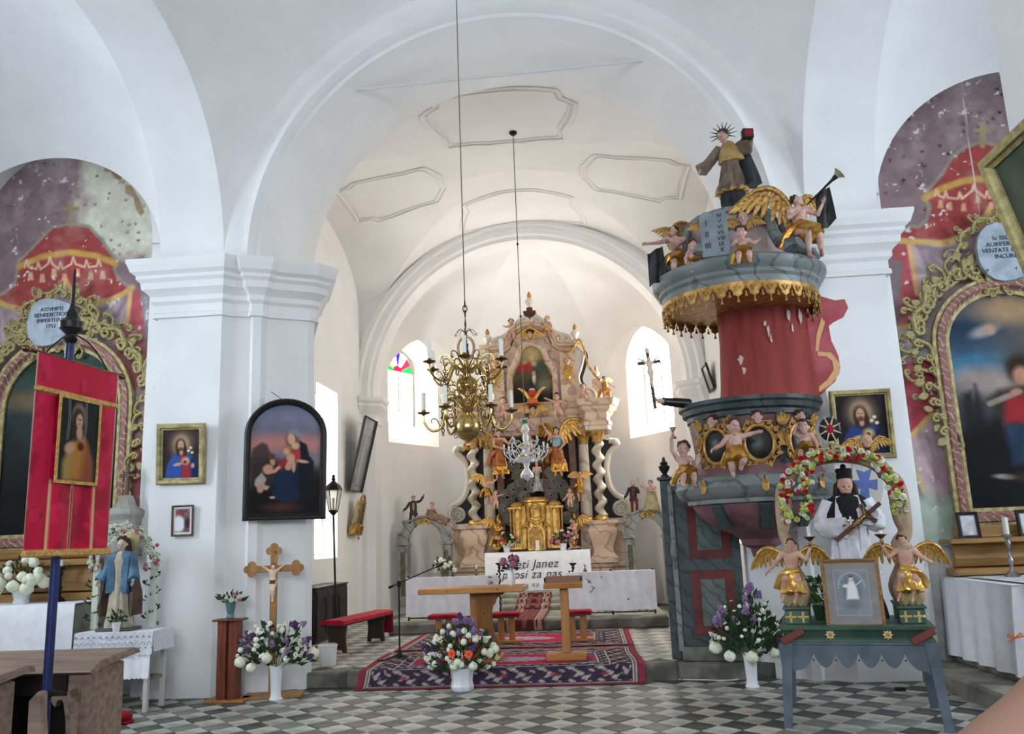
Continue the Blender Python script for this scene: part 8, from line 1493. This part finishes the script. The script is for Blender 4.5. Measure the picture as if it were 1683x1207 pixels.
robe(t, 'cape', [(.665, 0, -.005, .185, .125, .4), (.72, 0, -.005, .178, .118, .3), (.79, 0, 0, .158, .10, .2), (.83, 0, 0, .125, .082, .1), (.855, 0, 0, .08, .06, 0), (.875, 0, 0, .04, .045, 0)], bl, 48, 8, .04, 1, S=H)
for s in 'PN': drape(t, 'sleeve', g['s'+s]+Vector((0, 0, -.01)), g['w'+s], .085, .088, wh, 1, 22, 5, .10, via=g['e'+s]); drape(t, 'cuff', g['w'+s].lerp(g['e'+s], .12), g['w'+s], .035, .033, bl, 1, 14, 3, .05)
for s in (-1, 1): MB().loft([[(s*(x0+.0)*H, y*H-.002, z*H), (s*(x0+.045)*H, (y+.006)*H-.002, z*H), (s*(x0+.045)*H, (y+.018)*H, z*H), (s*x0*H, (y+.014)*H, z*H)] for x0, y, z in ((.028, -.062, .845), (.040, -.092, .79), (.05, -.118, .72), (.055, -.128, .66), (.05, -.135, .55), (.045, -.145, .40))]).build('white_stole', wh, t, 40)
MB().lathe([(.042*H, .85*H), (.045*H, .865*H), (.038*H, .875*H)], 18).build('collar', wh, t)
hp = [('e', V3(s*(.056+.004*k), .006, .915-.026*k), (.022, .032, .026), None, .012) for s in (-1, 1) for k in range(5)]+[('e', V3(0, .03, .92-.03*k), (.055, .03, .035), None, .012) for k in range(4)]+[('e', V3(0, .012, .945), (.056, .06, .035), None, .01)]
inst('hair', sculpt_mesh('hair', hp, .008, mat('dark_brown_wig', (44, 32, 28), .7), H), t); MB().ell((0, -.058*H, .855*H), (.022*H, .014*H, .016*H), 10, 8).build('beard', mat('dark_brown_wig', (44, 32, 28)), t)
MB().lathe([(.048*H, .966*H), (.054*H, .970*H), (.053*H, 1.0*H), (.058*H, 1.03*H), (.05*H, 1.04*H), (0, 1.043*H)], 20).build('biretta', bl, t); MB().ell((0, 0, 1.052*H), .021*H, 12, 8).build('pompom', bl, t)
MB().tube([(.05*H*cos(a)*1.0, -.075*H-.02*abs(sin(a)), .80*H-.055*H*sin(a)*1.6) for a in [PI*i/14 for i in range(15)]], .006, 5).build('neck_chain', silver, t); MB().box(-.009, .009, -.175, -.168, .60*H, .70*H, .002).box(-.028, .028, -.175, -.168, .665*H, .68*H, .002).build('pectoral_cross', silver, t)
M_ = Matrix.Translation(Vector((.035*H, -.205*H, .655*H))) @ Matrix.Rotation(math.radians(52), 4, 'Y'); MB().box(-.018, .018, -.012, .012, -.24, .26, .004, M=M_).build('crucifix_shaft', brownp, t); MB().box(-.10, .10, -.012, .012, .10, .135, .004, M=M_).build('crucifix_beam', brownp, t); co = corpus(t, .26, (0, 0, 0), brass_d); co.matrix_local = M_ @ Matrix.Translation((0, -.03, -.11))
# two candle angels
def litter_angel(lab, lx, s):
    t = thing('candle_angel', lab, 'statue', LM(lx, -.26, .277), RZ, 'gilt candle angels on the litter'); H = .50
    pose = dict(SIT, pel=(0, 0, .40), ch=(0, -.0, .60), nk=(0, 0, .71), hd=(s*-.02, -.02, .80), sP=(.108, 0, .675), sN=(-.108, 0, .675), hP=(.052, 0, .38), hN=(-.052, 0, .38), kP=(.07, -.16, .34), kN=(-.09, -.14, .36), aP=(.02, -.10, .10), aN=(-.12, -.06, .14), tP=(.0, -.18, .05), tN=(-.16, -.12, .06))
    if s < 0: pose.update(eP=(.20, -.06, .60), wP=(.27, -.10, .76), eN=(-.2, -.02, .56), wN=(-.30, -.06, .46))
    else: pose.update(eN=(-.20, -.06, .60), wN=(-.27, -.10, .76), eP=(.2, -.02, .58), wP=(.30, -.06, .52))
    figure(t, H*1.3, pose, False, skin_p, (0, -.1, s*-.1), hair_b, res=.010); K = H*1.3
    drape(t, 'gilt_skirt', (0, 0, .48*K), (-.0, -.09*K, .16*K), .095*K, .145*K, gold_b, 1, 30, 7, .22, via=(0, -.03*K, .36*K)); drape(t, 'gilt_sash', (-s*.08*K, -.08*K, .46*K), (s*.20*K, .02, .24*K), .03*K, .055*K, gold_b, 2, 16, 3, .3, via=(s*.10*K, -.10*K, .42*K))
    for q in (-1, 1): wing(t, (q*.03, .05, .62*K), .42*K, q, me=WING_B, up=-.35, back=.15)
    MB().tube(bez([(0, .02, 0), (s*.06, .02, .08), (s*.01, .02, .16), (0, .0, .24)], 12), [.06]*5+[.05]*8, 10).build('rocaille_seat', postm, t, 60)
    for k in range(3): inst('leaf', LEAF_P, t, M=Matrix.Translation((.05*(k-1), -.06, .0)) @ Matrix.Scale(.12, 4))
    w = Vector((.27*-s if True else 0, -.10, .76))*K; MB().lathe([(.012, 0), (.018, .03), (.012, .05), (.04, .075), (.052, .085), (.05, .09), (.012, .085)], 14, c=w).build('candle_dish', brass_d, t); MB().lathe([(.014, .085), (.014, .12), (0, .122)], 10, c=w).build('candle_stub', wax, t)
litter_angel('gilt-winged angel with candle dish at the left of the litter', -.46, -1); litter_angel('gilt-winged angel with candle dish at the right of the litter', .46, 1)
# framed photograph leaning at the front
pc = Pic(.8, 1, 80, 100, (120, 112, 110)); pc.poly([(.13, .14), (.67, .14), (.67, .88), (.13, .88)], (112, 118, 126), .01); pc.mottle(.1, 8, 3); pc.el(.40, .55, .12, .2, (70, 74, 80), .5); pc.poly([(.30, .40), (.50, .40), (.48, .58), (.44, .70), (.36, .70), (.32, .58)], (212, 212, 208), .02); pc.el(.40, .74, .035, .045, (196, 190, 184), .3); pc.el(.40, .775, .035, .02, (54, 52, 54), .3); pc.el(.31, .62, .05, .03, (210, 208, 204), .3); pc.line([(.45, .62), (.56, .70)], .02, (190, 186, 180)); pc.el(.4, .30, .12, .05, (90, 92, 96), .5)
for k in range(18): a = PI*k/17; pc.el(.40+.21*cos(a), .60+.24*sin(a), .014, .012, (168, 168, 170), .5)
pc.line([(.13, .14), (.67, .14), (.67, .88), (.13, .88), (.13, .14)], .008, (150, 146, 140))
fw = wood('walnut_gilt_frame', (156, 116, 66), (112, 80, 44), .4, 'x'); o = LM(-.19, -.385, .135); framed('framed_photograph', 'framed grey photograph of the priest figure leaning on the litter front', o, .40, .50, .032, fw, pc.mesh('canvas', print_m, None, lambda X, Y: (X*.5, 0*X, Y*.5)), RZ, -.16, .9)
t = thing('potted_fern', 'dark green potted plant behind the framed photograph', 'plant', LM(-.24, .02, .131)); MB().lathe([(.07, 0), (.09, .12), (.095, .13), (.08, .13)], 16).build('pot', mat('dark_green_pot', (38, 62, 48), .5), t); stuff(foliage(120, lambda q: (lambda a, e: (Vector((.1*cos(a)*e, .1*sin(a)*e, .13+.22*q.random())), (cos(a), sin(a), .5)))(q.uniform(0, 6.28), q.random()), F_leaf2, 6, .06, .11).build('foliage', F_leaf2, t, 0))
# ================================================================== RIGHT PIER AND AISLE
a = P(1381, 748, 9.56); framed('dark_portrait', 'gilt-framed dark portrait of a bearded man behind the litter arch', (a.x, 9.58, a.z), .53, .64, .06, gold_p, portrait(.53, .64, (46, 66, 120), (60, 44, 56), (40, 34, 36), 7), 0, .07, 1.4)
bc = mat('faded_blue_paint', (104, 124, 186), .85, c2=(92, 110, 170), scale=6); t = thing('painted_wall_cross', 'faded blue cross painted on the right pier behind the priest figure', 'wall painting', (0, 0, 0)); wallpaint('pale_ground', [(1400, 762), (1446, 758), (1452, 800), (1446, 838), (1404, 840)], mat('grey_cream_paint', (206, 204, 196), .9), parent=t); wallpaint('blue_cross', [(1407, 772), (1420, 776), (1433, 770), (1428, 790), (1442, 788), (1442, 806), (1428, 802), (1430, 826), (1412, 826), (1415, 803), (1402, 806), (1402, 790), (1414, 790)], bc, 9.659, parent=t)
# platform, mensa and predella of the right side altar
pf2 = struct(MB().box(3.36, 7.2, 7.35, 9.86, -.1, .17, .025).build('floor_side_platform', stone_l)); 
t = thing('side_altar_table', 'right side altar block under layered white cloths with an orange bow', 'altar', (0, 0, 0)); MB().box(3.76, 6.5, 8.28, 9.86, .17, 1.02, .01).build('body', stone_l, t)
mb = MB(); n = 30
def skirt(z, k): return [(3.74-k*.02*(1+sin(i*.9)), lerp(9.84, 8.26, i/n)-.0, z) for i in range(n+1)]+[(lerp(3.74, 6.5, i/n), 8.25-k*.02*(1+sin(i*.8+1)), z) for i in range(1, n+1)]
mb.loft([skirt(z, k) for z, k in ((.24, 1.5), (.5, 1.1), (.8, .6), (1.03, 0))], False, closed=False); mb.add([(3.73, 8.24, 1.03), (6.5, 8.24, 1.03), (6.5, 9.86, 1.03), (3.73, 9.86, 1.03)], [(0, 1, 2, 3)]); mb.build('under_cloth', linen, t, 60)
mb = MB(); mb.loft([[(lerp(3.86, 6.4, i/40), 8.215-.012*k*(1+sin(i*1.1)), z+.012*abs(sin(i*1.2))*(z < .5)) for i in range(41)] for z, k in ((.42, 2), (.7, 1.2), (1.03, 0), (1.045, 0))]+[[(lerp(3.86, 6.4, i/40), 9.5, 1.045) for i in range(41)]], False, closed=False); mb.build('over_cloth', wh, t, 60)
bow = P(1668, 1048, 8.18); ob = mat('orange_ribbon', (220, 110, 52), .6); MB().tube([bow+Vector(v) for v in ((0, 0, 0), (-.05, -.01, .03), (-.07, -.01, .01), (0, -.012, 0), (.05, -.01, .035), (.07, -.01, .01), (0, -.012, -.002), (-.06, 0, -.04))], .007, 5).build('bow', ob, t)
t = thing('predella', 'grained wooden predella under the right altarpiece', 'predella', (0, 0, 0)); x0 = P(1562, 930, 9.72).x; MB().box(x0, 6.6, 9.60, 9.86, 1.05, 1.12, .008).build('base_board', oak, t); MB().sweep([(x0+.05, 9.78), (6.6, 9.78)], [(0, 1.12), (.06, 1.14), (.10, 1.22), (.06, 1.34), (.03, 1.38), (0, 1.38)]).build('panel', oak, t); MB().box(x0-.04, 6.6, 9.52, 9.86, 1.38, 1.43, .01).build('shelf', oak, t); MB().box(x0+.12, 6.6, 9.72, 9.86, 1.43, z0R-.18, .01).build('panel', oak, t)
q = P(1665, 948, 9.2); t = thing('silver_candlestick', 'silver altar candlestick with white candle on the right side altar', 'candlestick', (q.x, 9.2, 1.048)); candlestick(t, .42, silver, .07, .16, .028)
pc = Pic(.7, 1, 24, 32, (196, 198, 200)); pc.mottle(.2, 4, 2); pc.line([(0, 0), (.7, 0), (.7, 1), (0, 1), (0, 0)], .1, (60, 58, 58)); fm_ = pc.mesh('canvas', print_m, None, lambda X, Y: (X*.17/.7, 0*X, Y*.23))
for px, lab in ((1582, 'small black-framed paper on the right altar predella'), (1681, 'black-framed paper at the right picture edge on predella')): q = P(px, 889, 9.60); framed('altar_card', lab, (q.x, 9.60, 1.45), .17, .23, .028, black, fm_, 0, -.12, .6)
# wall socket, cables, extension block
q = P(1562, 1013, 9.82); t = thing('wall_socket', 'black wall socket with a thin cable beside the right side altar', 'socket', (q.x, 9.855, q.z)); MB().box(-.05, .05, -.03, 0, -.045, .045, .008).build('box', black, t); MB().tube(bez([(.03, -.02, -.04), (.02, -.02, -.2), (-.05, -.02, -.4), (-.06, -.02, -.5)], 12), .004, 5).build('cable', mat('grey_cable', (150, 148, 140), .5), t)
tag(MB().tube(bez([PG(1553, 1108)+Vector((0, 0, .15)), PG(1548, 1118)+Vector((0, 0, .08)), PG(1562, 1130)+Vector((0, 0, .02)), PG(1570, 1137)+Vector((0, 0, .006)), PG(1500, 1140)+Vector((0, 0, .006)), PG(1490, 1136)+Vector((0, 0, .006))], 30), .006, 6).build('floor_cable', mat('white_cable', (206, 202, 192), .5)), 'white cable lying on the floor by the side altar platform', 'cable')
tag(MB().box(-.05, .05, -.025, .025, 0, .035, .008).build('plug_block', black, None, 35, PG(1480, 1136)), 'small black plug block on the floor at the right pier', 'plug')
tag(MB().tube(bez([PG(1216, 1088)+Vector((0, 0, .12)), PG(1222, 1108)+Vector((0, 0, .05)), PG(1212, 1118)+Vector((0, 0, .006)), PG(1150, 1119)+Vector((0, 0, .006)), PG(1080, 1117)+Vector((0, 0, .006))], 30), .006, 6).build('floor_cable', MT['white_cable']), 'white cable running along the foot of the chancel step', 'cable')
# tall vase of lilac and white flowers by the pulpit stair
v = PG(1237, 1130); t = thing('floor_vase', 'tall white vase of lilac and snowball flowers below the pulpit', 'flowers', (v.x, v.y, 0)); MB().lathe([(r*1.0, z*.94) for r, z in vase_p], 24).build('vase', china, t)
bouquet(t, .33, .36, .62, [('ball', 16, .022, (.2, .9)), ('daisy', 14, .028, (.2, 1)), ('cream', 8, .058, (0, .25)), ('sprig', 16, .032, (.1, .8)), ('lilac', 5, .06, (.6, 1))], 52, 330, ry=.26, l0=.07, l1=.15)
for dx, dz, k in ((-.26, .78, 'lilac'), (-.32, .66, 'lilac'), (-.28, .70, 'lilac'), (.02, .98, 'lilac'), (.05, 1.0, 'lilac'), (.30, .46, 'purple'), (.33, .42, 'purple'), (.26, .44, 'purple'), (-.38, .54, 'sprig'), (-.34, .52, 'sprig')): inst('bloom', BM[k], t, M=aim((dx, -.06, dz), (dx*.6, -.2, .25)) @ Matrix.Scale(.075 if k != 'sprig' else .05, 4))
q = PX(1162, 648, 2.46); pc = Pic(1, 1.4, 20, 28, (150, 150, 146)); pc.mottle(.3, 3, 2); framed('tilted_black_frame', 'small dark frame leaning from the right chancel wall behind pulpit', (2.46, q.y-.5, q.z-.02), .50, .44, .04, black, pc.mesh('canvas', print_m, None, lambda X, Y: (X*.50, 0*X, Y*.44/1.4)), -PI/2, math.radians(14), 1)
# large gilt-framed picture tilted out from the near right pier
pc = Pic(1, 1.4, 40, 56, (96, 84, 64)); pc.grad(0, 1.4, (110, 88, 60), (70, 84, 70)); pc.mottle(.3, 3, 5); framed('large_gilt_picture', 'large gilt-framed painting tilted forward at the upper right edge', (2.66, 4.74, 2.44), .82, 1.15, .085, gold_p, pc.mesh('canvas', canvas_m, None, lambda X, Y: (X*.82, 0*X, Y*.82)), -PI/2, math.radians(13), 1.6)
# bare forearm of someone standing by the camera
t = thing('person', 'bare forearm reaching in at the lower right corner of the picture', 'person', (0, 0, 0)); a0, a1, a2 = P(1480, 1386, 1.6), P(1765, 1180, 1.6), P(1960, 1050, 1.6)
inst('arm', sculpt_mesh('arm', [('c', np.array(a0), np.array(a1), .07, .086, .02), ('c', np.array(a1), np.array(a2), .086, .092, .02)], .012, mat('bare_skin', (164, 124, 106), .6), 1), t); hand(t, a0, a0-a1, (0, 0, -1), .19, MT['bare_skin']); drape(t, 'sleeve', a1+Vector((.03, .03, -.10)), a2+Vector((.06, .03, -.06)), .09, .11, wh, 1, 20, 4, .08)
